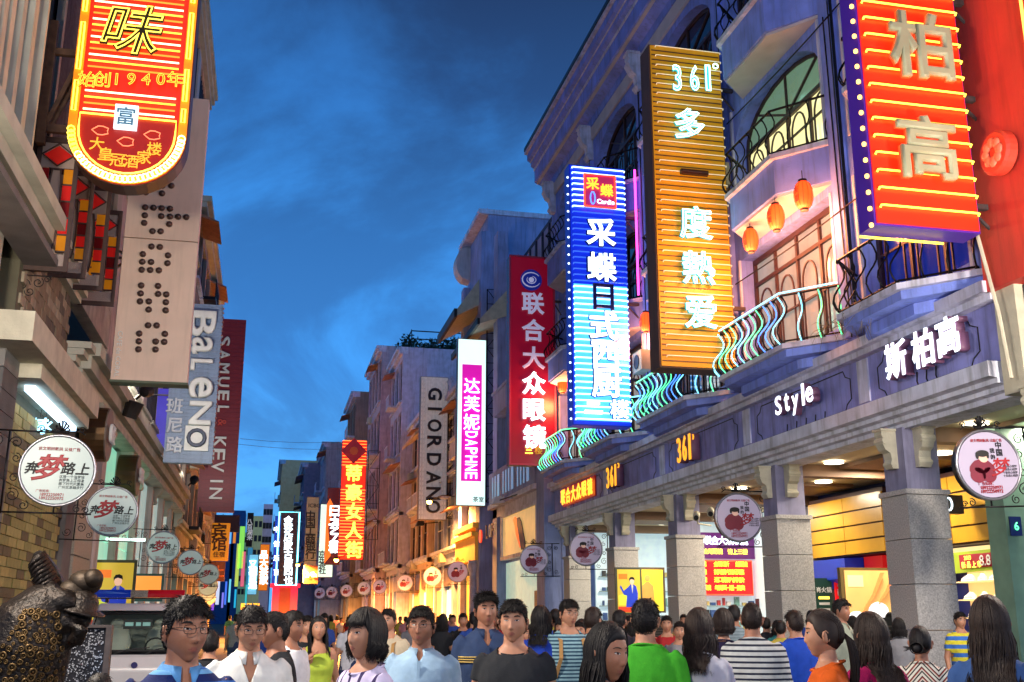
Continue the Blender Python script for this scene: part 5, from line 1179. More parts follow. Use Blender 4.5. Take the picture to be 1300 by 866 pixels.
bm_y = [glow('bar_pale', rgb(255, 240, 190), 2.4), glow('bar_gold', rgb(255, 190, 60), 2.4), glow('bar_orange', rgb(255, 120, 40), 2)]
k = 0; z = 12.3
while z > P(165, 150).z:
    if not (P(165, 117).z < z < P(165, 97).z):
        put('neon_tube', MB().tube([(xc - hw * .76, yy - .06, z), (xc + hw * .76, yy - .06, z)], .014, 5), bm_y[k % 3], t)
    z -= .098; k += 1
for sx in (-1, 1):
    for z1_, z0_ in ((12.4, 11.4), (11.3, 10.3), (10.2, 9.35), (9.25, P(165, 152).z)) if sx < 0 else ((12.4, 11.7), (11.6, 10.65), (10.55, 9.7), (9.6, 9.0), (8.95, P(165, 155).z)):
        put('neon_loop', MB().tube([(xc + sx * hw * .94, yy - .07, z1_ - .04), (xc + sx * hw * .94, yy - .07, z0_ + .04), (xc + sx * hw * .88, yy - .07, z0_ + .04), (xc + sx * hw * .88, yy - .07, z1_ - .04)], .012, 5, True), m_neon_y, t)
for q in range(17):
    a_ = PI * (q + .5) / 17
    for da in (-.045, .045):
        cx_, cz = xc - hw * .915 * math.cos(a_ + da), zc - rz * .915 * math.sin(a_ + da)
        put('neon_ring', MB().tube([(cx_ + .05 * math.cos(w_ * PI / 4), yy - .07, cz + .05 * math.sin(w_ * PI / 4)) for w_ in range(8)], .012, 4, True), glow('ring_white', rgb(255, 240, 170), 3) if q > 2 else m_neon_y, t)
put('neon_arc', MB().tube([(xc - hw * .8, yy - .06, P(165, 151).z)] + [(a_, yy - .06, b_) for a_, b_ in cap(.8)[1:-1]] + [(xc + hw * .8, yy - .06, P(165, 151).z)], .014, 5, True), m_neon_y, t)
p = P(170, 45); cjk(t, '味', (p.x, yy - .12, p.z), .8, mat('dark_bronze_char', rgb(56, 44, 14), .4, metal=.3), 'S', bold=.06, depth=.1, shear=.2)
cjk(t, '味', (p.x, yy - .19, p.z), .8, m_neon_y, 'S', neon=.012, shear=.2, name='neon_outline')
for i, ch in enumerate('始创1940年'):
    p = P(112 + i * 18.6, 105)
    cjk(t, ch, (p.x, yy - .08, p.z), .24, glow('neon_red_deep', rgb(235, 30, 10), .9), 'S', bold=.05); cjk(t, ch, (p.x, yy - .11, p.z), .24, glow('neon_y2', rgb(255, 200, 60), 1.6), 'S', neon=.018, bold=.055, name='neon_outline')
p = P(161, 152)
put('seal', B(p.x - .16, p.x + .16, yy - .1, yy - .04, p.z - .19, p.z + .19), glow('seal_white', rgb(215, 235, 245), 1.3), t)
cjk(t, '富', (p.x, yy - .12, p.z), .27, mat('seal_char', rgb(90, 140, 170), .5), 'S', bold=.01)
for i, ch in enumerate('大皇冠酒家楼'):
    a_ = PI * (i + 1.3) / 7.6
    cjk(t, ch, (xc - hw * .55 * math.cos(a_), yy - .06, zc + .02 - rz * .6 * math.sin(a_)), .2, glow('gold_letter', rgb(240, 170, 50), .9), 'S', bold=.01)
for dx in (-.36, 0, .36): put('neon_flower', MB().tube([(xc + dx + .09 * math.cos(q * PI / 5) * (1 + .4 * (q % 2)), yy - .07, zc - .02 - (.14 if dx == 0 else 0) + .07 * math.sin(q * PI / 5)) for q in range(10)], .01, 4, True), glow('neon_rose', rgb(255, 130, 90), 1.2), t)
m_rust = mat('rusty_steel', rgb(92, 66, 50), .7, metal=.3, var=.4, ns=8)
put('bracket', MB().box(XL, x0, yy + .12, yy + .2, P(60, 62).z, P(60, 62).z + .1).box(XL, x0, yy + .12, yy + .2, P(60, 162).z, P(60, 162).z + .12).box(XL + .0, XL + .12, yy + .1, yy + .22, P(60, 178).z, P(60, 20).z).tube([(XL + .1, yy + .16, P(60, 155).z), (x0, yy + .16, P(60, 75).z)], .045, 4).tube([(XL + .1, yy + .3, P(60, 160).z), (x0, yy + .3, P(60, 85).z)], .045, 4), m_rust, t)
# --- beige dotted sign
yy = 20.2
P = lambda px, py: at(px, py, Y=yy)
x0, x1 = P(148, 400).x, P(244, 400).x
m_bei = mat('beige_panel', rgb(232, 204, 182), .5, var=.1, ns=1.5, streak=.1)
t = thing('restaurant_sign', 'beige panel sign with brown round studs forming letters, left side', 'sign', ((x0 + x1) / 2, yy, 5.9))
zj = P(200, 304).z
put('panel', B(x0, x1, yy, yy + .3, zj + .01, P(200, 120).z), m_bei, t); put('panel', B(x0, x1, yy, yy + .3, P(190, 484).z, zj - .01), m_bei, t)
put('bottom_lip', B(x0 - .02, x1 + .02, yy - .03, yy + .33, P(190, 487).z, P(190, 484).z - .002), mat('olive_lip', rgb(80, 92, 66), .5), t)
stud = MB().lathe([(.0, -.05), (.03, -.048), (.052, -.02), (.062, 0), (.062, .02)], (0, 0, 0), (0, 1, 0), 14).mesh('stud', mat('brown_stud', rgb(84, 66, 62), .35, metal=.4), True)
dots2 = [(857, 105), (812, 142), (856, 142), (729, 175), (810, 180), (726, 250), (767, 252), (808, 254), (850, 257), (724, 290), (806, 294), (850, 296), (890, 297), (931, 299), (721, 328), (846, 334), (762, 369), (803, 370), (757, 446), (799, 448), (714, 484), (840, 490), (711, 522), (755, 523), (837, 529), (708, 562), (751, 563), (794, 565), (706, 640), (790, 643), (703, 680), (790, 683), (831, 685), (700, 720), (744, 720), (829, 724), (743, 761), (828, 765), (740, 841), (783, 842)]
dots3 = [(740, 52), (783, 53), (696, 93), (824, 95), (694, 132), (778, 133), (821, 135), (692, 172), (777, 173)]
for (dx, dy) in dots2[:-2]: p = P(dx / 3.9364, 200 + dy / 3.9364); inst('stud', stud, t, (p.x, yy - .02, p.z))
for (dx, dy) in dots3: p = P(dx / 3.9364, 400 + dy / 3.9364); inst('stud', stud, t, (p.x, yy - .02, p.z))
char(t, 'CAFE de CORAL', (P(150, 455).x, yy - .02, P(150, 450).z), .09, m_wprint, 'S', turn=True, depth=.01, name='lettering')
truss_l = MB().tube([(XL, yy + .2, P(130, 320).z), (x0, yy + .2, P(130, 322).z)], .03, 4).tube([(XL, yy + .2, P(130, 362).z), (x0, yy + .2, P(130, 328).z)], .03, 4).tube([(XL, yy + .2, P(130, 298).z), (x0, yy + .2, P(130, 316).z)], .03, 4)
put('bracket', truss_l, mat('pale_steel', rgb(150, 140, 138), .5), t)
# --- steel-blue sign with big sideways letters
yy = 31.5
P = lambda px, py: at(px, py, Y=yy)
m_cor = mat('ribbed_blue_grey', rgb(126, 146, 176), .5, var=.15, streak=.3)
xr = P(277, 480).x; xl2 = P(209, 560).x; xl1 = P(240, 560).x
t = thing('shop_sign', 'steel-blue ribbed sign with big white sideways letters behind the beige sign', 'sign', ((xl2 + xr) / 2, yy, 5.9))
put('panel', B(xl2, xr, yy, yy + .3, P(240, 588).z, P(240, 385).z), m_cor, t)
rib = B(-(xr - xl2) / 2, (xr - xl2) / 2, -.025, 0, -.012, .012).mesh('rib', m_cor)
z = P(240, 587).z
while z < P(240, 386).z: inst('rib', rib, t, ((xl2 + xr) / 2, yy, z)); z += .11
for ch, py, hgt, w in (('B', 413, .75, .78), ('a', 441, .6, .5), ('L', 465, .62, .34), ('e', 494, .68, .62), ('N', 526, .62, .7)):
    p = P(258 - (py - 413) * .03, py); char(t, ch, (p.x, yy - .12, p.z), hgt, m_wprint, 'S', turn=True, w=w, bold=.045, depth=.14)
p = P(250, 557)
put('letter_plate', B(p.x - .33, p.x + .33, yy - .1, yy - .03, p.z - .36, p.z + .36), m_wprint, t)
char(t, 'O', (p.x, yy - .16, p.z), .55, mat('navy_letter', rgb(40, 52, 80), .5), 'S', turn=True, w=.55, bold=.05, depth=.08)
put('letter_fill', MB().lathe([(0, 0), (.17, 0), (.17, .03), (0, .03)], (p.x, yy - .14, p.z), (0, 1, 0), 16), m_wprint, t)
for ch, py in (('班', 516), ('尼', 541), ('路', 565)): p = P(222, py); cjk(t, ch, (p.x, yy - .08, p.z), .44, mat('pale_char', rgb(190, 195, 205), .5), 'S', bold=.05, depth=.06)
bl = B(XL, xl2, yy + .1, yy + .2, P(200, 585).z, P(200, 490).z); 
put('blue_backboard', B(xl2 - .45, xl2 - .03, yy + 1.5, yy + 1.6, P(200, 575).z, P(200, 480).z), mat('violet_blue_board', rgb(70, 60, 190), .5, emit=rgb(60, 50, 190), es=.4), t)
put('bracket', MB().tube([(XL, yy + .2, P(210, 560).z), (xl2, yy + .2, P(210, 580).z)], .03, 4).tube([(XL, yy + .2, P(210, 500).z), (xl2, yy + .2, P(210, 500).z)], .03, 4), m_steel, t)
bulb = MB().ball((0, 0, 0), .03, 6, 4).mesh('bulb', mat('dull_bulb', rgb(150, 90, 80), .4))
for k in range(34): inst('bulb', bulb, t, (xr + .02, yy - .03, P(272, 585).z + k * (P(272, 386).z - P(272, 585).z) / 34))
# --- red ribbed sign
yy = 49
P = lambda px, py: at(px, py, Y=yy)
m_rr = mat('ribbed_red', rgb(116, 30, 42), .5, var=.15, streak=.2, emit=rgb(150, 20, 40), es=.05)
xl, xr = P(253, 600).x, P(300, 600).x
t = thing('shop_sign', 'dark red ribbed sign with white sideways lettering, furthest big sign on the left', 'sign', ((xl + xr) / 2, yy, 6.1))
put('panel', B(xl, xr, yy, yy + .3, P(270, 650).z, P(290, 405).z), m_rr, t)
rib = B(-(xr - xl) / 2, (xr - xl) / 2, -.03, 0, -.02, .02).mesh('rib', m_rr)
z = P(270, 649).z
while z < P(290, 406).z: inst('rib', rib, t, ((xl + xr) / 2, yy, z)); z += .2
for i, ch in enumerate('SAMUEL'): p = P(285, 434 + i * 17.2); char(t, ch, (p.x - i * .01, yy - .1, p.z), .5, m_wprint, 'S', turn=True, w=.46 if ch != 'L' else .3, bold=.04, depth=.1)
p = P(282, 537); char(t, '&', (p.x, yy - .1, p.z), .36, mat('red_letter', rgb(200, 70, 60), .5), 'S', turn=True, depth=.05)
for i, ch in enumerate('KEVIN'): p = P(279 - i * 1.2, 562 + i * 15.5 + (3 if i > 2 else 0)); char(t, ch, (p.x, yy - .1, p.z), .56, m_wprint, 'S', turn=True, w=.5 if ch != 'I' else .1, bold=.02, depth=.1)
# --- yellow hotel sign
yy = 58
P = lambda px, py: at(px, py, Y=yy)
t = thing('hotel_sign', 'yellow hotel sign with dark characters above the far round signs on the left', 'sign', (P(277, 700).x, yy, 4.5))
m_hy = mat('hotel_yellow', rgb(200, 130, 10), .4, emit=rgb(230, 140, 5), es=.5, var=.1)
put('panel', B(P(267, 700).x, P(290, 700).x, yy, yy + .25, P(277, 712).z, P(277, 664).z), m_hy, t)
put('lower_panel', B(P(267, 700).x, P(287, 700).x, yy + .02, yy + .22, P(277, 738).z, P(277, 713).z), mat('hotel_brown', rgb(110, 60, 30), .5, emit=rgb(110, 50, 20), es=.25), t)
for ch, py in (('宾', 674), ('馆', 690)): p = P(278, py); cjk(t, ch, (p.x, yy - .05, p.z), .74, mat('brown_char', rgb(70, 30, 14), .5), 'S', bold=.05)
p = P(278, 704); char(t, '住宿', (p.x, yy - .05, p.z), .3, mat('brown_char', rgb(70, 30, 14), .5), 'S', bold=.03, name='lettering')
p = P(277, 725); cjk(t, '上', (p.x, yy - .05, p.z), .6, mat('orange_char', rgb(200, 110, 60), .5), 'S', bold=.03)
put('bracket', MB().tube([(XL, yy + .1, P(260, 690).z), (P(267, 700).x, yy + .1, P(260, 690).z)], .03, 4), m_steel, t)
put('dark_board', B(P(268, 655).x, P(302, 655).x, yy + 4, yy + 4.2, P(280, 668).z, P(280, 645).z), mat('night_blue', rgb(30, 32, 70), .6), t)
# ------------------------------------------------------------------ right side beyond the blue arcade
m_blgrey = mat('blue_grey_render', rgb(150, 160, 208), .8, var=.25, ns=1, bump=.2, streak=.3)
m_orender = mat('apricot_render', rgb(206, 176, 152), .8, var=.2, ns=1.2, bump=.2, streak=.3)
m_dkcor = mat('dark_corrugated', rgb(44, 50, 80), .7, var=.3)
# second building: pilastered blue house with balustrade panels and the boot picture
b2 = thing('blue_house', 'darker blue house behind the crimson sign with open balustrade panel and tiled roof canopy', 'house', (XR, 44, 0))
put('wall', MB().box(XR + .4, XR + 7, 37.8, 49.5, 0, 17.0), m_blgrey, b2)
put('pilaster', MB().box(XR - .25, XR + .4, 37.85, 39.0, 0, 14.6).box(XR - .1, XR + .4, 46.9, 47.8, 0, 19.5), m_blgrey, b2)
put('ledge', MB().box(XR - .35, XR + .4, 39.0, 47.8, 6.3, 6.5).box(XR - .1, XR + .4, 39.0, 47.8, 5.9, 6.298), m_trim, b2)
pan = put('balustrade', MB().box(XR - .3, XR - .18, 39.05, 47.7, 6.5, 7.9), m_blgrey, b2)
rp = B(-.015, 0, -.1, .1, 0, .95).mesh('balustrade_slot', glow('slot_line', rgb(120, 170, 215), .35))
for k in range(14): inst('balustrade_slot', rp, pan, (XR - .3, 39.7 + k * .55 + (.35 if k % 5 == 0 else 0), 6.72))
bp_ = put('boot_picture', MB().box(XR - .12, XR - .02, 39.4, 45.5, 4.1, 5.75), mat('beige_light_board', rgb(225, 190, 130), .5, emit=rgb(235, 190, 120), es=.5), b2)
put('picture_frame', MB().box(XR - .2, XR, 39.2, 39.4, 3.95, 5.9).box(XR - .2, XR, 45.5, 45.7, 3.95, 5.9).box(XR - .2, XR, 39.4, 45.5, 5.75, 5.9).box(XR - .2, XR, 39.4, 45.5, 3.95, 4.1), m_trim, b2)
put('orange_bird', MB().prism([(43.4, 5.5), (43.1, 5.6), (42.7, 5.45), (42.1, 4.6), (41.9, 4.35), (42.2, 4.3), (42.9, 4.9), (43.1, 5.25)], 'X', XR - .16, XR - .125), glow('bird_orange', rgb(240, 100, 30), .9), bp_)
put('navy_shape', MB().prism([(42.7, 5.5), (42.3, 5.52), (41.9, 5.3), (41.3, 4.5), (41.3, 4.2), (41.9, 4.2), (42.2, 4.6), (42.6, 5.2)], 'X', XR - .165, XR - .13), mat('navy_shape', rgb(40, 44, 80), .5), bp_)
put('shop_front', MB().box(XR + .3, XR + .38, 39.2, 46.8, 0, 3.9), mat('pale_green_shop', rgb(190, 215, 200), .5, emit=rgb(190, 225, 205), es=.5), b2)
put('door', B(XR + .24, XR + .3, 40.3, 41.4, 0, 2.6), m_frame, b2)
put('roof_block', MB().box(XR + 1, XR + 6, 37.6, 47, 17, 18.1), m_dkcor, b2)
rm = B(0, .1, -.06, .06, 0, 5).mesh('wall_rib', m_dkcor)
for k in range(8): inst('wall_rib', rm, b2, (XR + .32, 37.95 + .0 + k * 1.1, 12))
cn = put('roof_canopy', MB().prism([(XR + .4, 16.6), (XR - 1.0, 15.0), (XR - 1.0, 14.8), (XR + .4, 15.3)], 'Y', 46.8, 54), m_cream, b2)
put('canopy_edge', MB().box(XR - 1.1, XR - .98, 46.7, 54.1, 14.75, 15.05), m_black, b2)
put('upper_balcony', MB().box(XR - .3, XR + .4, 39.1, 46.9, 10.4, 11.4).box(XR - .38, XR + .4, 39.0, 46.9, 11.4, 11.52), m_blgrey, b2)
for (y, z) in ((40.2, 7.9), (43.4, 7.9), (40.2, 12), (43.4, 12)):
    w_ = put('window', MB().box(XR + .3, XR + .38, y, y + .1, z, z + 2.2).box(XR + .3, XR + .38, y + 2.3, y + 2.4, z, z + 2.2).box(XR + .302, XR + .378, y + .1, y + 2.3, z, z + .1).box(XR + .302, XR + .378, y + .1, y + 2.3, z + 2.1, z + 2.2).box(XR + .3, XR + .37, y + 1.15, y + 1.25, z + .1, z + 2.1), m_whitef, b2)
    put('pane', B(XR + .35, XR + .36, y + .1, y + 2.3, z + .1, z + 2.1), m_glassd, w_)
# tall stair tower with a curved parapet
tw = thing('stair_tower', 'tall dark blue tower house with a barrel-curved white parapet and lean-to roof', 'house', (XR, 51.5, 0))
put('wall', MB().box(XR - .0, XR + 6, 49.7, 55.4, 0, 21.4), m_blgrey, tw)
put('pilaster', MB().box(XR - .35, XR, 49.7, 50.6, 0, 20.5).box(XR - .35, XR, 54.6, 55.4, 0, 19.0), m_blgrey, tw)
put('roof', MB().box(XR - .5, XR + 6, 49.6, 55.6, 21.4, 21.65), m_trim, tw)
put('curved_parapet', MB().prism([(XR - .2 - .6 * math.cos(q * PI / 8 - PI / 2) , 20.4 + .95 * math.sin(q * PI / 8 - PI / 2)) for q in range(9)] + [(XR, 21.3), (XR, 19.4)], 'Y', 54.6, 55.6), mat('pale_parapet', rgb(190, 190, 200), .7, bump=.2, streak=.2), tw)
put('lean_to_roof', MB().prism([(XR, 18.6), (XR - 1.5, 16.4), (XR - 1.5, 16.1), (XR, 16.9)], 'Y', 50.2, 55.5), m_cream, tw)
put('roof_edge', MB().box(XR - 1.62, XR - 1.48, 50.1, 55.6, 16.0, 16.45), m_black, tw)
put('window', MB().box(XR - .06, XR - .01, 51.6, 53.8, 11.5, 15.4), m_glassd, tw)
put('balcony', MB().box(XR - .9, XR, 50.8, 55.3, 9.6, 10.5).box(XR - 1.0, XR, 50.7, 55.35, 10.5, 10.64), m_trim, tw)
put('shop_front', MB().box(XR - .06, XR - .01, 50.7, 54.5, .2, 3.6), glow('amber_shop', rgb(250, 180, 70), .75), tw)
put('shop_fascia', MB().box(XR - .5, XR - .02, 50.0, 55.4, 4.2, 5.3).box(XR - .7, XR - .02, 49.9, 55.4, 5.3, 5.5).box(XR - .62, XR - .02, 49.9, 55.4, 5.7, 5.95), mat('amber_lit_cornice', rgb(215, 160, 70), .6, emit=rgb(230, 150, 40), es=.12), tw)  # amber lamp light is put into the cornice colour and emission
t = thing('shop_sign', 'small black and white shop lettering with a red emblem on the amber lit cornice', 'sign', at(620, 676, X=XR - .55))
p = at(611, 681, X=XR - .55); put('red_emblem', MB().lathe([(0, 0), (.3, 0), (.3, .06), (0, .06)], p - Vector((.06, 0, 0)), (1, 0, 0), 12), glow('emblem_red', rgb(235, 60, 30), .9), t)
for i, ch in enumerate('LOFT'): p = at(619 + i * 3.4, 675 - i * 1.1, X=XR - .6); char(t, ch, p, .6, m_wprint if i % 2 else m_dk, 'R', w=.42, bold=.05)
put('column', MB().lathe([(.24, 0), (.24, .3), (.2, .4), (.18, 3.6), (.26, 3.8), (.3, 4.0), (.22, 4.1), (.3, 4.2)], (XR - .45, 50.6, 0), (0, 0, 1), 14), m_trim, tw, True)
# row of houses curving away to the left
h1 = row_house('R', XR, 55.7, 66, 14.0, 3, 3, m_blgrey, 'blue-grey flat-roofed house behind the tall white sideways-lettered sign', ledges=(5.2, 9.4), litm=[glow('shop_amber', rgb(245, 175, 80), .7), glow('shop_cool', rgb(150, 215, 205), .75)], rnd=2, glass=[m_glassd, m_glassd, m_glassy])
for (y, z, s_) in ((60, 16.3, .5), (61.5, 16.3, .35)):
    put('roof_urn', MB().lathe([(.3, 0), (.35, .3), (.2, .5), (.35, .9), (.0, 1.3)], (XR, y, z - 2.3), (0, 0, 1), 10), m_trim, h1, True)
gb = thing('gable_house', 'orange-lit house with a stepped gable and shutters beside the red neon sign', 'house', (9.3, 70, 0))
GX = 9.6
row_house('R', GX, 66.2, 74.5, 14.6, 3, 3, m_orender, 'apricot house lit orange by the street lamp, right of the orange-red neon sign', glass=[m_glassd], ledges=(5.0, 8.4), rnd=4)
bpy.data.objects.remove(gb)
roof = tag(put('corrugated_awning', MB().prism([(GX - 1.5, 12.2), (GX - 1.5, 12.0), (GX + .3, 13.4), (GX + .3, 13.7)], 'Y', 62, 68), m_orender), 'slanting rusty roof awning over the house right of the orange-red neon sign', 'awning')
segs = [(8.8, 74.8, 82, 20.6, 'tall pale lilac-fronted house beyond the apricot house', mat('lilac_render', rgb(196, 188, 214), .8, var=.2, streak=.3), 4, 3),
        (8.0, 82.2, 93, 22.5, 'dark roofed rose-lit house with balconies, highest in the far right row', mat('rose_render', rgb(200, 172, 182), .8, var=.2, streak=.3), 4, 4),
        (6.9, 93.3, 103, 21, 'narrow brown house in the far right row above the bank sign', m_lbrown, 4, 3),
        (5.0, 103.4, 115, 18, 'pale grey house with a blank side wall and dark flat roof behind the bank sign', mat('pale_grey_render', rgb(165, 170, 190), .8, var=.15, streak=.3), 3, 3),
        (3.4, 115.5, 130, 17.6, 'grey-violet house in the distance over the cyan framed sign', mat('violet_grey_render', rgb(130, 124, 150), .8, var=.2), 4, 4),
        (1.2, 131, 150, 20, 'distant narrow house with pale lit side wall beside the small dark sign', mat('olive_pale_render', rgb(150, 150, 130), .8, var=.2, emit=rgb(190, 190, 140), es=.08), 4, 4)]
for i, (X_, ya, yb, h_, lb, m, nf_, nb_) in enumerate(segs):
    row_house('R', X_, ya, yb, h_, nf_, nb_, m, lb, ledges=(5.0, 8.6), glass=[m_glassd, m_glassd, m_glassb], litm=[glow('shop_cool', rgb(150, 215, 205), .75), glow('shop_amber', rgb(245, 175, 80), .7), glow('shop_white', rgb(230, 230, 220), .8)], rnd=i + 5)
# dark tower blocks far away behind the end of the street
for (px0, px1, pyt, lb) in ((296, 312, 648, 'dark blue tower block closing the far end of the street'), (270, 297, 690, 'lower dark tower block left of the far street end'), (310, 345, 700, 'low dark block behind the far signs')):
    a, b_ = at(px0, pyt, Y=260), at(px1, pyt, Y=260)
    t = thing('tower_block', lb, 'building', (a.x, 260, 0))
    put('wall', B(a.x, b_.x, 260, 272, 0, a.z), mat('hazy_tower', rgb(52, 84, 136), .8, var=.2), t)  # distance haze is put into the blue wall colour
# roof garden scaffold on the blue-grey house
sc = MB(); rs_ = random.Random(2)
for k in range(10): sc.tube([(XR - .6 + (k % 2) * 2.5, 75 + k * .7, 20.6), (XR - .6 + (k % 2) * 2.5, 75 + k * .7, 22)], .04, 4)
for z in (21.3, 21.9): sc.tube([(XR - .6, 75, z), (XR - .6, 81.5, z)], .05, 4).tube([(XR - .6, 75, z), (XR + 5, 75, z)], .05, 4)
tag(put('roof_scaffold', sc, m_iron), 'dark pole scaffold for climbing plants on the flat roof of the tall lilac house', 'scaffold')
def bush(name, label, c, r, n, m, seed):
    rr_ = random.Random(seed); mb = MB()
    for k in range(n):
        d = Vector((rr_.gauss(0, 1), rr_.gauss(0, 1), abs(rr_.gauss(0, .8)))); d = d.normalized() * rr_.uniform(.3, 1)
        p = Vector(c) + Vector((d.x * r[0], d.y * r[1], d.z * r[2]))
        u = Vector((rr_.uniform(-1, 1), rr_.uniform(-1, 1), rr_.uniform(-1, 1))).normalized(); w = u.orthogonal().normalized(); s_ = rr_.uniform(.08, .2)
        mb.add([p - u * s_, p + w * s_ * .5, p + u * s_, p - w * s_ * .5], [(0, 1, 2, 3)])
    t = thing(name, label, 'plant', c); put('foliage', mb, m, t)
    put('stem', MB().tube([c, (c[0], c[1], c[2] + r[2] * .7)], .05, 5), m_frame, t)
m_leaf = mat('dark_foliage', rgb(40, 62, 44), .8, var=.4)
for i, (y, h_) in enumerate(((0, 1.1), (1.6, .8), (3.2, 1.3), (4.8, .7))): bush('roof_plant', ('leftmost', 'second', 'third and tallest', 'rightmost')[i] + ' dark shrub on the scaffolded flat roof', (XR - .6 + y, 76, 20.6), (1.1, 1.0, h_ + .3), 500, m_leaf, i)
# ------------------------------------------------------------------ street lamps fixed to the right hand fronts
m_lamp = glow('sodium', rgb(255, 190, 80), 30)
for (px, py, Yd, e_, lb) in ((545, 637, 56, 1700, 'nearest glowing orange street lamp in front of the white sideways-lettered sign'), (427, 711, 66, 6500, 'middle glowing orange street lamp below the orange-red neon sign'), (378, 717, 84, 6000, 'farthest orange street lamp beside the bank sign')):
    p = at(px, py, Y=Yd); t = thing('street_lamp', lb, 'lamp', p)
    put('arm', MB().tube([p + Vector((.1, 0, .12)), p + Vector((.7, 0, .35)), p + Vector((1.6, 0, .3)), p + Vector((1.6, 0, 0))], .03, 5), m_iron, t)
    put('lamp_head', MB().lathe([(.05, .2), (.16, .12), (.22, .04)], p, (0, 0, 1), 12), m_iron, t)
    put('bulb', MB().ball(p, .14, 12, 8), m_lamp, t, True)
    ld = bpy.data.lights.new('street_lamp_light', 'SPOT'); ld.spot_size = 2.95; ld.spot_blend = .4; ld.energy = e_ * 4; ld.color = (1, .38, .07); ld.shadow_soft_size = .25
    lo = bpy.data.objects.new('street_lamp_light', ld); COL.objects.link(lo); lo.location = p - Vector((.0, .35, .1))
# small black wall floodlights with arms
for i, (px, py, lb) in enumerate(((632, 636, 'white box floodlight on a bar over the boot picture'), (533, 665, 'black floodlight over the orange lettered shop'), (485, 690, 'black floodlight beside the orange wall'))):
    X_ = 9.3 if i == 0 else 8.9; p = at(px, py, X=X_)
    t = thing('floodlight', lb, 'floodlight', p)
    put('head', MB().prism([(p.x - .25, p.z - .15), (p.x + .25, p.z - .1), (p.x + .2, p.z + .15), (p.x - .15, p.z + .15)], 'Y', p.y - .25, p.y + .25), m_whitef if i == 0 else m_black, t)
    put('arm', MB().tube([p, (XR, p.y - (4 if i == 0 else 0), p.z + .1)], .03, 4), m_iron, t)
# overhead wires across the street
for i, (pa_, pb_) in enumerate((((305, 557, 55), (432, 561, 68)), ((303, 564, 55), (432, 570, 68)))):
    a, b_ = at(*pa_[:2], Y=pa_[2]), at(*pb_[:2], Y=pb_[2]); m_ = (a + b_) / 2 - Vector((0, 0, .12))
    tag(put('overhead_wire', MB().tube([a, a.lerp(m_, .5) - Vector((0, 0, .03)), m_, m_.lerp(b_, .5) - Vector((0, 0, .03)), b_], .012, 4), m_iron), ('upper', 'lower')[i] + ' thin overhead wire crossing the sky gap to the orange-red sign', 'wire')

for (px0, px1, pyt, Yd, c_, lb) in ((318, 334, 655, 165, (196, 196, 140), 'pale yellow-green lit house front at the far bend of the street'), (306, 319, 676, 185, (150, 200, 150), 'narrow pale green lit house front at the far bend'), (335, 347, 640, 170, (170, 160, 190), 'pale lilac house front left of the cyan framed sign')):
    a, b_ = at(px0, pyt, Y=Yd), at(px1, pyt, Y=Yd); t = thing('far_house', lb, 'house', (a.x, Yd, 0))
    put('wall', B(a.x, b_.x, Yd, Yd + 10, 0, a.z), mat('far_wall_%d' % px0, rgb(*c_), .8, var=.3, ns=.6, streak=.3, emit=rgb(*c_), es=.16), t)  # emission stands in for light falling on these fronts
    wme = B(-.22, .22, -.06, 0, -.45, .45).mesh('window', m_frame)
    for k in range(3):
        for r_ in range(5): inst('window', wme, t, (a.x + (b_.x - a.x) * (k + .5) / 3, Yd, a.z - 1.2 - r_ * 2.1))
# ------------------------------------------------------------------ people
def sst(a, b, x):
    t = max(0., min(1., (x - a) / (b - a))); return t * t * (3 - 2 * t)
def gss(x, w): return math.exp(-(x / w) ** 2)
def jaw(z): return 1 - .30 * sst(.02, .115, -z) ** 1.1
def relief(x, z, fem):
    a = abs(x); D = 0
    t = (.024 - z) / .056
    if 0 < t < 1.25:
        p = .020 * (t ** 1.2 if t < .92 else max(0, 1 - ((t - .92) / .3) ** 2)); D += .74 * p * gss(x, .0062 + .0052 * min(t, 1))
        D += (.006 if not fem else .004) * gss(a - .012, .006) * gss(z + .031, .007)
    D -= .010 * gss(a - .031, .016) * gss(z - .012, .013)
    D += .0065 * gss(a - .031, .013) * gss(z - .009, .0075)
    D += (.005 if not fem else .002) * gss(a - .028, .022) * gss(z - .034, .009)
    D += .005 * gss(a - .042, .018) * gss(z + .018, .018)
    D += .0035 * gss(x, .03) * gss(z + .060, .022)
    D += .0024 * gss(x, .019) * (gss(z + .0545, .0045) + 1.15 * gss(z + .0665, .005))
    D -= .002 * gss(x, .022) * gss(z + .060, .0022)
    D += .010 * gss(x, .022) * gss(z + .099, .014)
    return D
def head_point(az, pol, fem=False, off=0.0, detail=True):
    d = (math.sin(pol) * math.sin(az), -math.sin(pol) * math.cos(az), math.cos(pol))
    z = d[2] * (.114 + off); x = d[0] * (.0755 + off) * jaw(z)
    if d[1] < 0:
        y = -(.088 + off) * abs(d[1]) ** .86
        if detail: y -= relief(x, z, fem) * sst(.05, .5, -d[1])
    else:
        y = d[1] * (.100 + off) * (1 - .28 * sst(.0, .11, -z))
    return Vector((x, y, z))
def front_y(x, z, fem):
    dz = z / .114; dx = x / (.0755 * jaw(z)); dy = math.sqrt(max(.02, 1 - dz * dz - dx * dx))
    return -.088 * dy ** .86 - relief(x, z, fem) * sst(.05, .5, dy)
SKINS = [mat('skin_a', rgb(176, 124, 96), .58, var=.16, ns=14, bump=.06, bs=220, sss=.08), mat('skin_b', rgb(156, 104, 78), .58, var=.16, ns=14, bump=.06, bs=220, sss=.08), mat('skin_c', rgb(192, 144, 118), .58, var=.14, ns=14, bump=.05, bs=220, sss=.08)]
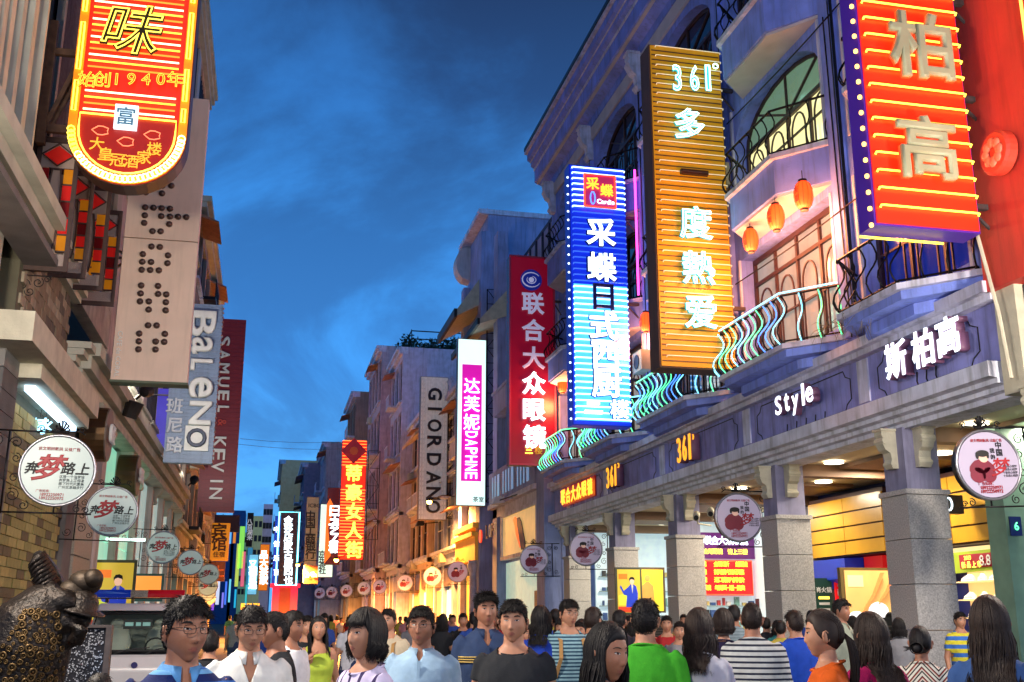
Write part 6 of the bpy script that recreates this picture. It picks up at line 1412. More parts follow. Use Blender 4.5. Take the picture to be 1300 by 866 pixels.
m_lip = mat('lip', rgb(150, 88, 74), .5, var=.1); m_eyew = mat('eye_white', rgb(196, 186, 178), .25, var=.03); m_iris = mat('iris', rgb(30, 18, 14), .12, var=.1); m_lash = mat('lash', rgb(22, 16, 14), .7)
m_nail = m_lip
HAIRS = [mat('hair_black', rgb(24, 19, 19), .62, var=.4, ns=30, spec=.35), mat('hair_brown', rgb(42, 28, 22), .62, var=.4, ns=30, spec=.35), mat('hair_soft_black', rgb(36, 30, 30), .58, var=.4, ns=30, spec=.35)]
def face_part(mb, M, fem, lod):
    """head, ears and face features into a multi-material MB (0 skin, 1 lip, 2 eye white, 3 iris, 4 dark lash)"""
    nu, nv = ((60, 52), (36, 30), (16, 12))[lod]
    azs = [PI * (1 if t > 0 else -1) * abs(t) ** (1.5 if lod < 2 else 1) for t in [(-1 + 2 * i / nu) for i in range(nu)]]
    vs = [M @ head_point(0, 0, fem)]
    for j in range(1, nv):
        for a in azs: vs.append(M @ head_point(a, PI * j / nv, fem, 0, lod < 2))
    vs.append(M @ head_point(0, PI, fem))
    fs = [(0, 1 + i, 1 + (i + 1) % nu) for i in range(nu)]
    for j in range(nv - 2):
        for i in range(nu): fs.append((1 + j * nu + i, 1 + (j + 1) * nu + i, 1 + (j + 1) * nu + (i + 1) % nu, 1 + j * nu + (i + 1) % nu))
    tl_ = len(vs) - 1; fs += [(tl_, 1 + (nv - 2) * nu + (i + 1) % nu, 1 + (nv - 2) * nu + i) for i in range(nu)]
    Mi = M.inverted(); k0 = len(mb.v); mb.k = 0; mb.add(vs, fs)
    if lod < 2:
        base = len(mb.f) - len(fs)
        for q, f in enumerate(fs):
            c = Mi @ (sum((vs[i] for i in f), Vector()) / len(f))
            if c.y < -.05 and -.0735 < c.z < -.05 and abs(c.x) < .0215 * (1 - abs(c.z + .0605) / .0135): mb.mi[base + q] = 1
    for s_ in (-1, 1):      # ears
        mb.k = 0
        c = Vector((s_ * .0765, .006, -.008))
        ring = []
        mbx = MB().ball((0, 0, 0), (.010, .020, .032), 10 if lod < 2 else 6, 8 if lod < 2 else 5)
        R_ = Matrix.Rotation(s_ * .45, 4, 'Z') @ Matrix.Rotation(.18, 4, 'X')
        mb.add([M @ (c + (R_ @ Vector(v))) for v in mbx.v], mbx.f)
        if lod == 0:
            pts = [c + (R_ @ Vector((s_ * .009, .016 * math.cos(t), .027 * math.sin(t)))) for t in [(-1.2 + q * .42) for q in range(11)]]
            mb.tube([M @ p for p in pts], .0035, 5)
    if lod == 2: return
    for s_ in (-1, 1):
        def sp(dx, dz, o): x = s_ * (.0315 + dx); z = .0095 + dz; return M @ Vector((x, front_y(x, z, fem) - o, z))
        n = 14; eh = .0043 if fem else .0035
        al = [(.0132 * math.cos(2 * PI * q / n), eh * math.sin(2 * PI * q / n) * (1 if math.sin(2 * PI * q / n) > 0 else .75) + .0012 * math.cos(2 * PI * q / n)) for q in range(n)]
        mb.k = 2; o_ = [sp(0, 0, .0022)] + [sp(a, b, .0008) for a, b in al]
        mb.add(o_, [(0, 1 + i, 1 + (i + 1) % n) if s_ < 0 else (0, 1 + (i + 1) % n, 1 + i) for i in range(n)])
        mb.k = 3; ir = [sp(0, 0, .0036)] + [sp(.0052 * math.cos(2 * PI * q / 10), max(-eh * .7, min(eh * .95, .0052 * math.sin(2 * PI * q / 10))), .0026) for q in range(10)]
        mb.add(ir, [(0, 1 + i, 1 + (i + 1) % 10) if s_ < 0 else (0, 1 + (i + 1) % 10, 1 + i) for i in range(10)])
        mb.k = 4
        mb.tube([sp(a, b + .0006, .0022) for a, b in [al[q] for q in range(0, n // 2 + 1)]], [.0008] + [.0017] * (n // 2 - 1) + [.0008], 4)
        br = [(-.015, .0195), (-.006, .0235), (.004, .0245), (.012, .0225), (.019, .018)]
        mb.tube([sp(a, b, .001) for a, b in br], [.0026, .0044, .0042, .003, .001] if not fem else [.0014, .0022, .002, .0016, .0006], 4)
    mb.k = 4
    mb.tube([M @ Vector((x, front_y(x, -.0602, fem) - .0004, -.0602 + .06 * abs(x) ** 1.5)) for x in (-.02, -.01, 0, .01, .02)], [.0004, .0008, .0008, .0008, .0004], 4)
    for s_ in (-1, 1): mb.ball(M @ Vector((s_ * .0065, front_y(s_ * .0065, -.0365, fem) + .001, -.0385)), .0014, 5, 4)
    mb.k = 0
def torso_rings(fem, d=0.0, z0=.80):
    if fem: T = [(.78, .165, .115, .0), (.86, .176, .125, .005), (.94, .168, .115, .0), (1.02, .138, .098, -.004), (1.08, .128, .092, -.006), (1.16, .138, .10, -.012), (1.23, .150, .122, -.022), (1.29, .155, .112, -.012), (1.35, .155, .095, 0), (1.395, .138, .08, .006), (1.43, .098, .068, .01), (1.46, .062, .056, .01)]
    else: T = [(.78, .160, .112, 0), (.86, .170, .118, 0), (.94, .165, .115, -.004), (1.03, .155, .108, -.006), (1.12, .158, .110, -.006), (1.22, .172, .120, -.008), (1.30, .182, .118, -.004), (1.355, .176, .105, .002), (1.40, .150, .088, .008), (1.435, .110, .074, .012), (1.465, .074, .062, .012)]
    return [(Vector((0, y, z)), rx + d, ry + d) for z, rx, ry, y in T]
def add_rings(mb, rings, n=20):
    vs = []
    for c, rx, ry in rings:
        for k in range(n):
            a = 2 * PI * k / n; ca, sa = math.cos(a), math.sin(a)
            vs.append(c + Vector((rx * (abs(ca) ** .85) * (1 if ca > 0 else -1), ry * (abs(sa) ** .85) * (1 if sa > 0 else -1), 0)))
    m = len(rings); fs = [(i * n + k, i * n + (k + 1) % n, (i + 1) * n + (k + 1) % n, (i + 1) * n + k) for i in range(m - 1) for k in range(n)]
    fs += [tuple(range(n - 1, -1, -1)), tuple((m - 1) * n + k for k in range(n))]
    mb.add(vs, fs)
def remesh(mb, voxel, it=3):
    me = mb.mesh('body', []); o = bpy.data.objects.new('body', me); COL.objects.link(o)
    r = o.modifiers.new('r', 'REMESH'); r.mode = 'VOXEL'; r.voxel_size = voxel; r.use_smooth_shade = True
    s_ = o.modifiers.new('s', 'SMOOTH'); s_.factor = .6; s_.iterations = it
    dg = bpy.context.evaluated_depsgraph_get(); out = bpy.data.meshes.new_from_object(o.evaluated_get(dg))
    bpy.data.objects.remove(o); bpy.data.meshes.remove(me); out.name = 'body'
    return out
ARMS = {  # elbow, wrist, palm direction for the side s = +1
    'down': ((.225, .03, 1.10), (.235, -.03, .86)), 'walkf': ((.225, -.03, 1.11), (.215, -.20, .93)), 'walkb': ((.225, .12, 1.12), (.235, .16, .87)),
    'fold': ((.225, .0, 1.11), (.02, -.17, 1.13)), 'hold': ((.225, .02, 1.10), (.13, -.20, 1.10)), 'phone': ((.22, -.05, 1.12), (.10, -.22, 1.28)), 'strap': ((.24, .02, 1.12), (.12, -.13, 1.30))}
def limb_pts(arm, s, fem):
    sh = Vector((s * (.148 if fem else .172), .004, 1.368)); e, w = ARMS[arm]
    return sh, Vector((s * e[0] * (.9 if fem else 1), e[1], e[2])), Vector((s * w[0] * (.9 if fem else 1), w[1], w[2]))
def bar_arm(mb, arm, s, fem, d=0.0, upto=1.0, n=10):
    sh, e, w = limb_pts(arm, s, fem); k = .84 if fem else 1
    r = [.050, .050, .045, .042, .040, .036, .028, .024]
    P_ = [sh - (e - sh) * .12 + Vector((-s * .03, 0, .0)), sh, sh.lerp(e, .4), sh.lerp(e, .85), e, e.lerp(w, .3), e.lerp(w, .8), w]
    if upto < 1:
        m = 3 if upto < .6 else (5 if upto < .95 else 8); P_ = P_[:m]; r = r[:m]
        if upto < .6: P_[-1] = sh.lerp(e, upto * 1.15)
    mb.tube(P_, [q * k + d for q in r], n)
def fingers(mb, w, e, s, k):
    d = (w - e).normalized(); side = Vector((0, -1, 0)) if abs(d.z) > .5 else Vector((0, 0, 1)); side = (side - d * side.dot(d)).normalized(); inn = d.cross(side).normalized() * (-s)
    for i, L_ in enumerate((.066, .074, .070, .055)):
        b = w + d * .085 + side * ((1.5 - i) * .019)
        mb.tube([b - d * .02, b, b + d * L_ * .45 + inn * .004, b + d * L_ * .75 + inn * .016, b + d * L_ * .95 + inn * .032], [.0095, .009, .0085, .0078, .006], 6)
    b = w + d * .035 + side * .03
    mb.tube([b - side * .012, b, b + side * .018 + d * .028 + inn * .008, b + side * .018 + d * .052 + inn * .018], [.011, .011, .0095, .007], 6)
PBODY = {}
def make_body(fem, arms, stride, lod):
    key = (fem, arms, round(stride, 2), lod)
    if key in PBODY: return PBODY[key]
    mb = MB(); add_rings(mb, torso_rings(fem))
    mb.tube([(0, .012, 1.40), (0, .010, 1.46), (0, .004, 1.52), (0, .0, 1.60)], [.07, .06 if not fem else .049, .056 if not fem else .045, .054 if not fem else .045], 14)
    for s, a in ((-1, arms[0]), (1, arms[1])):
        bar_arm(mb, a, s, fem); sh, e, w = limb_pts(a, s, fem); d = (w - e).normalized()
        side = Vector((0, -1, 0)) if abs(d.z) > .5 else Vector((0, 0, 1))
        mb.tube([w - d * .02, w + d * .03, w + d * .085], [.026, .034, .030], 8, flat=.55 if abs(d.z) <= .5 else .95)
        st = stride * s
        hip = Vector((s * .088, 0, .84)); kn = Vector((s * .092, -.16 * st - .01, .47 + .02 * abs(st))); an = Vector((s * .09, -.30 * st + (.06 if st < 0 else 0), .085 + (.06 if st < 0 else 0)))
        mb.tube([hip + Vector((-s * .02, 0, .05)), hip, hip.lerp(kn, .5), kn, kn.lerp(an, .3), kn.lerp(an, .8), an], [.09, .088, .072, .052, .054, .038, .034], 10)
        mb.tube([an + Vector((0, .05, -.045)), an + Vector((0, 0, -.03)), an + Vector((0, -.10, -.055)), an + Vector((0, -.16, -.065))], [.026, .038, .034, .02], 8)
    me = remesh(mb, (.0105, .016, .03)[lod], (3, 2, 1)[lod])
    PBODY[key] = me; return me
def mesh_to_mb(me, mb):
    o = len(mb.v); mb.v += [tuple(v.co) for v in me.vertices]
    for p in me.polygons: mb.f.append(tuple(i + o for i in p.vertices)); mb.mi.append(mb.k)
def garment(name, mb, voxel, cuts, m, parent, it=2, wr=.006, seed=0, thick=.004):
    lodv = 0 if voxel < .015 else 1
    me = remesh(mb, voxel, it); bm = bmesh.new(); bm.from_mesh(me); bpy.data.meshes.remove(me)
    for (co, no, sel) in cuts:       # cut along a plane and drop what lies beyond it
        bmesh.ops.bisect_plane(bm, geom=bm.verts[:] + bm.edges[:] + bm.faces[:], plane_co=co, plane_no=no)
        nn = Vector(no).normalized(); kill = [f for f in bm.faces if (f.calc_center_median() - Vector(co)).dot(nn) > 1e-4 and sel(f.calc_center_median())]
        bmesh.ops.delete(bm, geom=kill, context='FACES')
    for v in bm.verts:
        p = v.co; q = Vector((p.x * 6 + seed, p.y * 6, p.z * 2.8 + p.x * 3)); a = .7 * noise.noise(q) + 1.5 * (.32 - abs(noise.noise(q * 1.7))) * (1 if lodv < 1 else .6) + .35 * noise.noise(q * 5)
        v.co = p + v.normal * (a * wr)
    out = bpy.data.meshes.new(name); bm.to_mesh(out); bm.free(); out.materials.append(m); out.shade_smooth()
    o = bpy.data.objects.new(name, out); COL.objects.link(o); o.parent = parent
    if thick: sd = o.modifiers.new('thickness', 'SOLIDIFY'); sd.thickness = thick; sd.offset = -1
    return o
def interp(tab, x):
    for (a, va), (b, vb) in zip(tab, tab[1:]):
        if x <= b: return va + (vb - va) * max(0, (x - a) / (b - a))
    return tab[-1][1]
HL = {'short': [(0, .97), (.5, 1.0), (.85, 1.12), (1.1, 1.2), (1.35, 1.72), (1.6, 1.62), (1.9, 2.0), (2.4, 2.25), (PI, 2.3)],
      'long': [(0, 1.0), (.5, 1.0), (.9, 1.15), (1.15, 1.5), (1.4, 1.75), (1.7, 2.0), (2.2, 2.2), (PI, 2.35)]}
def side(az, pol, sh): return 1 - (.62 * sst(.75, 1.3, abs(az)) * sst(.7, 1.35, pol) if sh else 0)
def hair_shell(mb, M, tab, th, seed, nu=36, nv=12, sh=False):
    vs = []
    for i in range(nu):
        az = -PI + 2 * PI * i / nu
        for j in range(nv + 1):
            t = j / nv; pol = interp(tab, abs(az)) * t + .02
            o = th * side(az, pol, sh) * (1 - t ** 5) + .0015 + .004 * noise.noise(Vector((az * 2.2, pol * 3, seed)))
            p = head_point(az, pol, False, o, False)
            if j == nv: p = head_point(az, pol, False, -.004, False)
            vs.append(M @ p)
    n = nv + 1
    mb.add(vs, [(i * n + j, ((i + 1) % nu) * n + j, ((i + 1) % nu) * n + j + 1, i * n + j + 1) for i in range(nu) for j in range(nv)])
def make_hair(parent, style, M, seed, hm, lod, length=.30, bangs=True):
    """cap of hair over the scalp plus many tapered locks that follow the skull and then fall"""
    rr = random.Random(seed); mb = MB()
    sh = style in ('short', 'spiky', 'crop')
    tab = HL['short' if sh or style == 'bun' else 'long']
    th = {'short': .013, 'spiky': .016, 'crop': .006, 'bob': .017, 'long': .014, 'bun': .010, 'pony': .012}[style]
    hair_shell(mb, M, tab, th, seed, 36 if lod < 2 else 14, 12 if lod < 2 else 5, sh)
    if lod == 2 and sh:
        return put_local('hair', mb, hm, parent, True)
    if sh:
        for k in range((2200, 700, 0)[lod]):
            az = rr.uniform(-PI, PI); lim = interp(tab, abs(az)); pol = lim * math.sqrt(rr.uniform(.01, 1)) * .98
            p0 = head_point(az, pol, False, th * .5, False); p1 = head_point(az, min(lim * 1.02, pol + .25), False, th * 1.05, False)
            nrm = p0.normalized(); dn = (p1 - p0).normalized()
            swirl = Vector((rr.uniform(-1, 1), rr.uniform(-1, 1), rr.uniform(-.5, 1))) * (.38 if style != 'crop' else .2)
            fwd = Vector((.25, -.55, 0)) if abs(az) < 1.2 and pol < 1.0 else Vector()
            L_ = rr.uniform(.018, .038) * {'short': 1, 'spiky': 1.35, 'crop': .45}[style] * (.15 + .85 * max(0, side(az, pol, True) * 1.6 - .6))
            d = (dn * .75 + fwd + nrm * (.42 if style == 'spiky' else .16) + swirl).normalized()
            e_ = p0 + d * L_ ; 
            if abs(az) < .95 and pol > lim * .6 and style != 'crop': e_ = e_ + Vector((rr.uniform(-.008, .008), -.006, -rr.uniform(.006, .022)))
            mid = p0.lerp(e_, .5) + nrm * .004
            mb.tube([M @ p0, M @ mid, M @ e_], [.0021, .0017, .0003], 3)
        return put_local('hair', mb, hm, parent, True)
    # long styles
    n_l = {'bob': (1500, 500, 90), 'long': (1500, 520, 90), 'bun': (500, 200, 30), 'pony': (700, 260, 60)}[style][lod]
    for k in range(n_l):
        az0 = rr.uniform(-PI, PI); pol = rr.uniform(.05, .5); pts = []
        sgn = 1 if az0 >= 0 else -1
        isb = bangs and abs(az0) < .95
        tgt = az0 if isb or abs(az0) > 1.25 else sgn * rr.uniform(1.15, 1.45)
        if style in ('bun', 'pony'): tgt = sgn * rr.uniform(2.3, 2.9) ; isb = isb and style == 'pony'
        if isb: tgt = az0 * .95
        end = 1.24 + rr.uniform(-.06, .08) if isb else (1.75 if style in ('bob', 'long') else rr.uniform(1.5, 1.9)); o_ = th * rr.uniform(.85, 1.25)
        ns = 7
        for q in range(ns + 1):
            pl = pol + (end - pol) * q / ns; az = az0 + (tgt - az0) * sst(.2, 1.25, pl)
            pts.append(head_point(az, pl, False, o_ + (.004 if isb and q == ns else 0), False))
        if style in ('bob', 'long') and not isb:
            last = pts[-1]; L_ = (length if style == 'long' else rr.uniform(.06, .10) if length > .2 else length) * rr.uniform(.85, 1.08)
            nq = 7 if style == 'long' else 4; wv = rr.gauss(0, .008)
            back = abs(tgt) > 1.9
            for q in range(1, nq + 1):
                t = q / nq; z = last.z - L_ * t; p = Vector((last.x * (1 + (.12 if style == 'bob' else .05) * math.sin(t * PI) - (.22 * t if style == 'bob' else 0)), last.y * (1 - .1 * t if not back else 1), z))
                p.x += wv * math.sin(t * 5 + k); p.y += wv * math.cos(t * 4 + k)
                if style == 'long' and z < -.17:
                    if back: p.y = max(p.y, .125 + (.035 * sst(-.17, -.26, z)) + rr.uniform(-.004, .006))
                    else: p.y += (-.085 if last.y < 0 else .09) * sst(.17, .25, -z); p.x *= 1 + .25 * sst(.17, .26, -z)
                pts.append(p)
        n_ = len(pts); r0 = (.0021, .003, .007)[lod]
        mb.tube([M @ p for p in pts], [r0 * (1 if q < n_ * .6 else max(.12, (n_ - q) / (n_ * .4))) for q in range(n_)], 3)
    if style in ('bob', 'long'):      # inner curtain so the scalp and neck never show through
        for s_ in (-1, 1):
            vs = []; cols_ = 12; rows_ = 8
            L_ = (length if style == 'long' else .07) * .9
            for i in range(cols_ + 1):
                az = s_ * (1.35 + (PI - 1.35) * i / cols_); back = abs(az) > 1.9
                for j in range(rows_ + 1):
                    if j < 4: p = head_point(az, 1.1 + .16 * j, False, th * .8, False)
                    else:
                        last = head_point(az, 1.75, False, th * .8, False); t = (j - 4) / (rows_ - 4); z = last.z - L_ * t; p = Vector((last.x * (1 - .1 * t), last.y, z))
                        if style == 'long' and z < -.17: p.y = max(p.y, .12 + .03 * sst(.17, .26, -z)) if back else p.y + (-.07 if last.y < 0 else .08) * sst(.17, .25, -z)
                    vs.append(M @ p)
            n = rows_ + 1
            mb.add(vs, [(i * n + j, (i + 1) * n + j, (i + 1) * n + j + 1, i * n + j + 1) for i in range(cols_) for j in range(rows_)])
    if style == 'bun':
        c = M @ Vector((.02, .125, -.03)); bb = MB().ball((0, 0, 0), (.042, .034, .036), 10, 8); mb.add([c + Vector(v) for v in bb.v], bb.f)
        for k in range(80 if lod < 2 else 10):
            a = rr.uniform(0, 2 * PI); t0 = rr.uniform(-.6, .6)
            mb.tube([c + Vector((.046 * math.cos(a + q * .5), .036 * math.sin(t0) + .02, .04 * math.sin(a + q * .5))) for q in range(5)], [.001, .003, .003, .003, .0008], 3)
        for k in range(30): mb.tube([c + Vector((.02, .01, 0)), c + Vector((.05, .02, .01 * rr.uniform(-1, 1))), c + Vector((.075 + rr.uniform(-.01, .02), .02, rr.uniform(-.03, .02)))], [.004, .003, .0006], 3)
    if style == 'pony':
        c = Vector((0, .125, .0))
        for k in range(160 if lod < 2 else 20):
            a = rr.uniform(0, 2 * PI); r_ = .022 * math.sqrt(rr.random()); o2 = Vector((r_ * math.cos(a), r_ * math.sin(a) * .7, 0)); L_ = length * rr.uniform(.8, 1.05)
            mb.tube([M @ (Vector((o2.x * .4, .10, .02)) if q == 0 else c + o2 * (1 + .5 * math.sin(q / 6 * PI)) + Vector((0, .03 * math.sin(q / 6 * PI), .02 - L_ * q / 6))) for q in range(7)], [.003, .004, .004, .004, .0035, .0025, .0006], 3)
    return put_local('hair', mb, hm, parent, True)
CLOTH = {}
def cloth(name, c, stripes=None, var=.15):
    return mat('cloth_' + name, c, .85, var=var, ns=18, bump=.3, bs=260, stripes=stripes, spec=.2)
def person(label, px, ptop, hpx, face=0, fem=False, style='short', hair=0, skin=0, top=None, sleeve=.5, bottom=None, arms=('down', 'down'), stride=.3, lod=0, seed=1, head=(0, 0, 0), neck='crew', glasses=False, collar=False, hlen=.3, bangs=True, extra=None, group=None, fat=0.0, sc=None):
    HH = .252; hpx *= .955
    for _ in range(2):
        d = CF * HH / hpx
        u = FW + RT * ((px - 650) / CF) - UPV * ((ptop - 433) / CF); p = CAMP + u * d
        k = sc or p.z / 1.735; HH = .252 * k
    yaw = -math.asin(p.x / math.hypot(p.x, p.y)) + math.radians(face)
    gz = p.z - 1.735 * k                      # zero unless a size is forced
    t = thing('person', label, 'person', (p.x, p.y, max(0, gz) if sc is None else 0), group, rot=(0, 0, yaw)); t.scale = (k, k, k)
    hp = Vector((0, -.008, 1.592))
    M = Matrix.Translation((0, .0, 1.50)) @ Matrix.Rotation(math.radians(head[0]), 4, 'Z') @ Matrix.Rotation(math.radians(head[1]), 4, 'X') @ Matrix.Rotation(math.radians(head[2]), 4, 'Y') @ Matrix.Translation(hp - Vector((0, 0, 1.50))) @ Matrix.Diagonal((.94, .95, 1, 1))
    mb = MB(); mesh_to_mb(make_body(fem, arms, stride, lod), mb)
    face_part(mb, M, fem, lod)
    if lod < 2:
        for s, a in ((-1, arms[0]), (1, arms[1])): sh, e, w = limb_pts(a, s, fem); fingers(mb, w, e, s, 1)
    sk_ = SKINS[skin]
    body = put_local('body', mb, [sk_, m_lip, m_eyew, m_iris, m_lash], t, True)
    make_hair(t, style, M, seed, HAIRS[hair], lod, hlen, bangs)
    # trousers or skirt
    vox = (.013, .02, .035)[lod]
    g = MB(); add_rings(g, [(c, rx + .012, ry + .012) for c, rx, ry in torso_rings(fem) if c.z < 1.0] + [(Vector((0, 0, 1.03)), .15, .11)])
    for s in (-1, 1):
        st = stride * s
        hip = Vector((s * .088, 0, .84)); kn = Vector((s * .092, -.16 * st - .01, .47 + .02 * abs(st))); an = Vector((s * .09, -.30 * st + (.06 if st < 0 else 0), .10 + (.06 if st < 0 else 0)))
        g.tube([hip + Vector((-s * .02, 0, .05)), hip, hip.lerp(kn, .5), kn, an], [.1, .1, .088, .07, .058], 10)
    garment('trousers', g, vox, [], bottom or cloth('navy_trousers', rgb(38, 42, 58)), t, 2, .006, seed, 0)
    # upper garment
    g = MB(); th = .015 + fat
    rg = [(c, rx + (0 if c.z > 1.42 else fat), ry + (0 if c.z > 1.42 else fat)) for c, rx, ry in torso_rings(fem, .010)]
    rg = [(Vector((0, 0, .80)), rg[0][1] + .01, rg[0][2] + .01)] + rg[1:]
    add_rings(g, rg)
    cuts = [((0, 0, .86), (0, 0, -1), lambda c: True)]
    if sleeve > 0:
        for s, a in ((-1, arms[0]), (1, arms[1])):
            bar_arm(g, a, s, fem, .010, min(1, sleeve + .12))
            sh, e, w = limb_pts(a, s, fem)
            q = sh.lerp(e, sleeve / .6) if sleeve < .6 else e.lerp(w, (sleeve - .6) / .4)
            dd = (e - sh) if sleeve < .6 else (w - e); dd = dd.normalized()
            cuts.append((tuple(q), tuple(dd), (lambda s_, q_: (lambda c: c.x * s_ > (.165 if not fem else .14) or (c - q_).length < .09))(s, q)))
    zc = {'crew': 1.452, 'tank': 1.40, 'polo': 1.468, 'v': 1.468, 'shirt': 1.468}[neck]
    cuts.append(((0, -.03, zc - (.012 if neck == 'crew' else .0)), (0, -.38 if neck == 'crew' else -.5, 1), lambda c: abs(c.x) < (.085 if neck != 'tank' else .1)))
    if neck == 'tank':
        cuts.append(((0, 0, 1.385), (0, 0, 1), lambda c: abs(c.x) < .075)); cuts.append(((.118, 0, 0), (1, 0, .0), lambda c: c.z > 1.30)); cuts.append(((-.118, 0, 0), (-1, 0, .0), lambda c: c.z > 1.30))
    tm = top or cloth('grey_tee', rgb(120, 120, 120))
    go = garment('top', g, vox, cuts, tm, t, 2, .0075, seed + 3)
    if neck in ('polo', 'v', 'shirt'):
        dep = {'polo': .10, 'v': .15, 'shirt': .06}[neck]; me = go.data; bm = bmesh.new(); bm.from_mesh(me)
        for s in (-1, 1):
            bmesh.ops.bisect_plane(bm, geom=bm.verts[:] + bm.edges[:] + bm.faces[:], plane_co=(0, 0, 1.455 - dep), plane_no=(s, 0, -.52 if neck != 'v' else -.36))
        sl = .52 if neck != 'v' else .36
        kill = [f for f in bm.faces if f.calc_center_median().y < 0 and abs(f.calc_center_median().x) < sl * (f.calc_center_median().z - (1.455 - dep))]
        bmesh.ops.delete(bm, geom=kill, context='FACES'); bm.to_mesh(me); bm.free()
        cm = MB()
        for s in (-1, 1):      # collar: a standing band that folds down, one side at a time
            pts_t, pts_b = [], []
            for q in range(9):
                a = PI / 2 - s * (PI * q / 8) * .93
                rx, ry = .068, .066; cx_, cy_ = math.cos(a) * rx, math.sin(a) * ry + .008
                fr = q / 8
                pts_t.append(Vector((cx_, cy_, 1.492 - .022 * fr))); pts_b.append(Vector((cx_ * (1.32 + .1 * fr), cy_ * (1.28 + .25 * fr), 1.452 - .045 * fr ** 2)))
            pts_i = [Vector((p.x * .93, p.y * .93, 1.445)) for p in pts_t]
            vs = pts_i + pts_t + pts_b; n = 9
            cm.add(vs, [(i, i + 1, n + i + 1, n + i) for i in range(8)] + [(n + i, n + i + 1, 2 * n + i + 1, 2 * n + i) for i in range(8)])
        co = put_local('collar', cm, collar if not isinstance(collar, bool) else tm, t, True); sd = co.modifiers.new('thickness', 'SOLIDIFY'); sd.thickness = .003
        if neck != 'v':
            put_local('placket', MB().tube([(0, -.128, 1.455 - dep + .01), (0, -.138, 1.30), (0, -.135, 1.2), (0, -.132, .95)] if neck == 'shirt' else [(0, -.125, 1.455 - dep + .01), (0, -.135, 1.30)], .006, 4, flat=2), tm, t)
    elif neck == 'crew':
        put_local('neckband', MB().tube([(.086 * math.cos(q * PI / 10), .006 + .084 * math.sin(q * PI / 10), 1.444 + .024 * math.sin(q * PI / 10)) for q in range(20)], .0065, 6, True), tm, t, True)
    # shoes
    sh_ = cloth('dark_shoe', rgb(40, 36, 36))
    for s in (-1, 1):
        st = stride * s; an = Vector((s * .09, -.30 * st + (.06 if st < 0 else 0), .085 + (.06 if st < 0 else 0)))
        put_local('shoe', MB().tube([an + Vector((0, .065, -.045)), an + Vector((0, .02, -.03)), an + Vector((0, -.10, -.045)), an + Vector((0, -.185, -.062))], [.03, .046, .042, .022], 8), sh_, t, True)
    if glasses:
        gm = MB(); y0 = -.104
        for s in (-1, 1):
            c = Vector((s * .032, 0, .008)); pts = []
            for q in range(16):
                a = 2 * PI * q / 16; x = c.x + .0235 * (abs(math.cos(a)) ** .6) * (1 if math.cos(a) > 0 else -1); z = c.z + .0155 * (abs(math.sin(a)) ** .6) * (1 if math.sin(a) > 0 else -1)
                pts.append(M @ Vector((x, y0 + .18 * abs(x) ** 1.3 * 1.2, z)))
            gm.tube(pts, .0014, 5, True)
            gm.tube([M @ Vector((s * .0555, y0 + .012, .014)), M @ Vector((s * .070, -.07, .014)), M @ Vector((s * .0785, -.01, .010)), M @ Vector((s * .08, .012, -.002))], .0014, 4)
        gm.tube([M @ Vector((-.009, y0, .011)), M @ Vector((0, y0 - .003, .014)), M @ Vector((.009, y0, .011))], .0013, 4)
        put_local('glasses', gm, mat('spectacle_frame', rgb(30, 26, 26), .3, metal=.4), t, True)
    if extra == 'strap':
        put_local('bag_strap', MB().tube([(.1, .10, 1.30), (.115, .04, 1.445), (.1, -.08, 1.42), (.02, -.15, 1.25), (-.12, -.14, 1.0), (-.2, -.02, .88)], [.014] * 6, 4, flat=.3), m_black, t); put_local('bag_strap', MB().tube([(.115, .04, 1.445), (.06, .125, 1.32), (-.08, .14, 1.1), (-.2, .05, .9)], [.014] * 4, 4, flat=.3), m_black, t)
        put_local('shoulder_bag', MB().prism([(-.05, .62), (.28, .62), (.26, .88), (-.03, .88)], 'X', -.29, -.21), m_black, t)
    if extra == 'pack':
        for s in (-1, 1): put_local('backpack_strap', MB().tube([(s * .09, .12, 1.36), (s * .105, .03, 1.44), (s * .10, -.10, 1.38), (s * .115, -.155, 1.24), (s * .15, -.10, 1.08)], [.022] * 5, 4, flat=.3), cloth('tan_strap', rgb(170, 130, 80)), t)
        put_local('backpack', MB().ball((0, .22, 1.2), (.15, .1, .22), 12, 10), cloth('dark_pack', rgb(50, 50, 62)), t, True)
    if extra == 'band':
        pb = MB()
        for dz in (0, .016, .032): add_rings(pb, [(Vector((0, -.006, 1.255 + dz)), .2, .143), (Vector((0, -.006, 1.263 + dz)), .2, .143)])
        put_local('chest_band', pb, cloth('gold_band', rgb(190, 160, 90)), t, True)
    return t
K = rgb
st_blue = cloth('blue_stripe', K(40, 90, 170), ('Z', 13, [(0, K(52, 110, 190)), (.45, K(24, 40, 96)), (.8, K(110, 170, 220))]))
st_back = cloth('grey_stripe', K(150, 150, 150), ('Z', 26, [(0, K(190, 192, 190)), (.62, K(40, 44, 60))]))
st_chev = cloth('chevron', K(200, 190, 180), ('V', 16, [(0, K(220, 215, 200)), (.35, K(30, 28, 34)), (.55, K(215, 205, 190)), (.75, K(150, 50, 40)), (.9, K(30, 28, 34))]))
st_teal = cloth('teal_stripe', K(90, 130, 150), ('Z', 34, [(0, K(130, 165, 175)), (.55, K(40, 70, 90))]))
st_lil = cloth('lilac_stripe', K(200, 185, 215), ('X', 14, [(0, K(205, 195, 225)), (.75, K(60, 50, 90))]))
jeans = cloth('jeans', K(52, 66, 100)); khaki = cloth('khaki', K(120, 104, 84)); wine = cloth('wine_trousers', K(96, 20, 34))
person('young man with glasses and blue striped polo, biggest figure at lower left', 238, 750, 92, 14, False, 'short', 0, 1, st_blue, .45, jeans, ('down', 'walkf'), .3, 0, 1, (12, 0, 0), 'polo', True, cloth('blue_collar', K(90, 150, 210)), fat=.01)
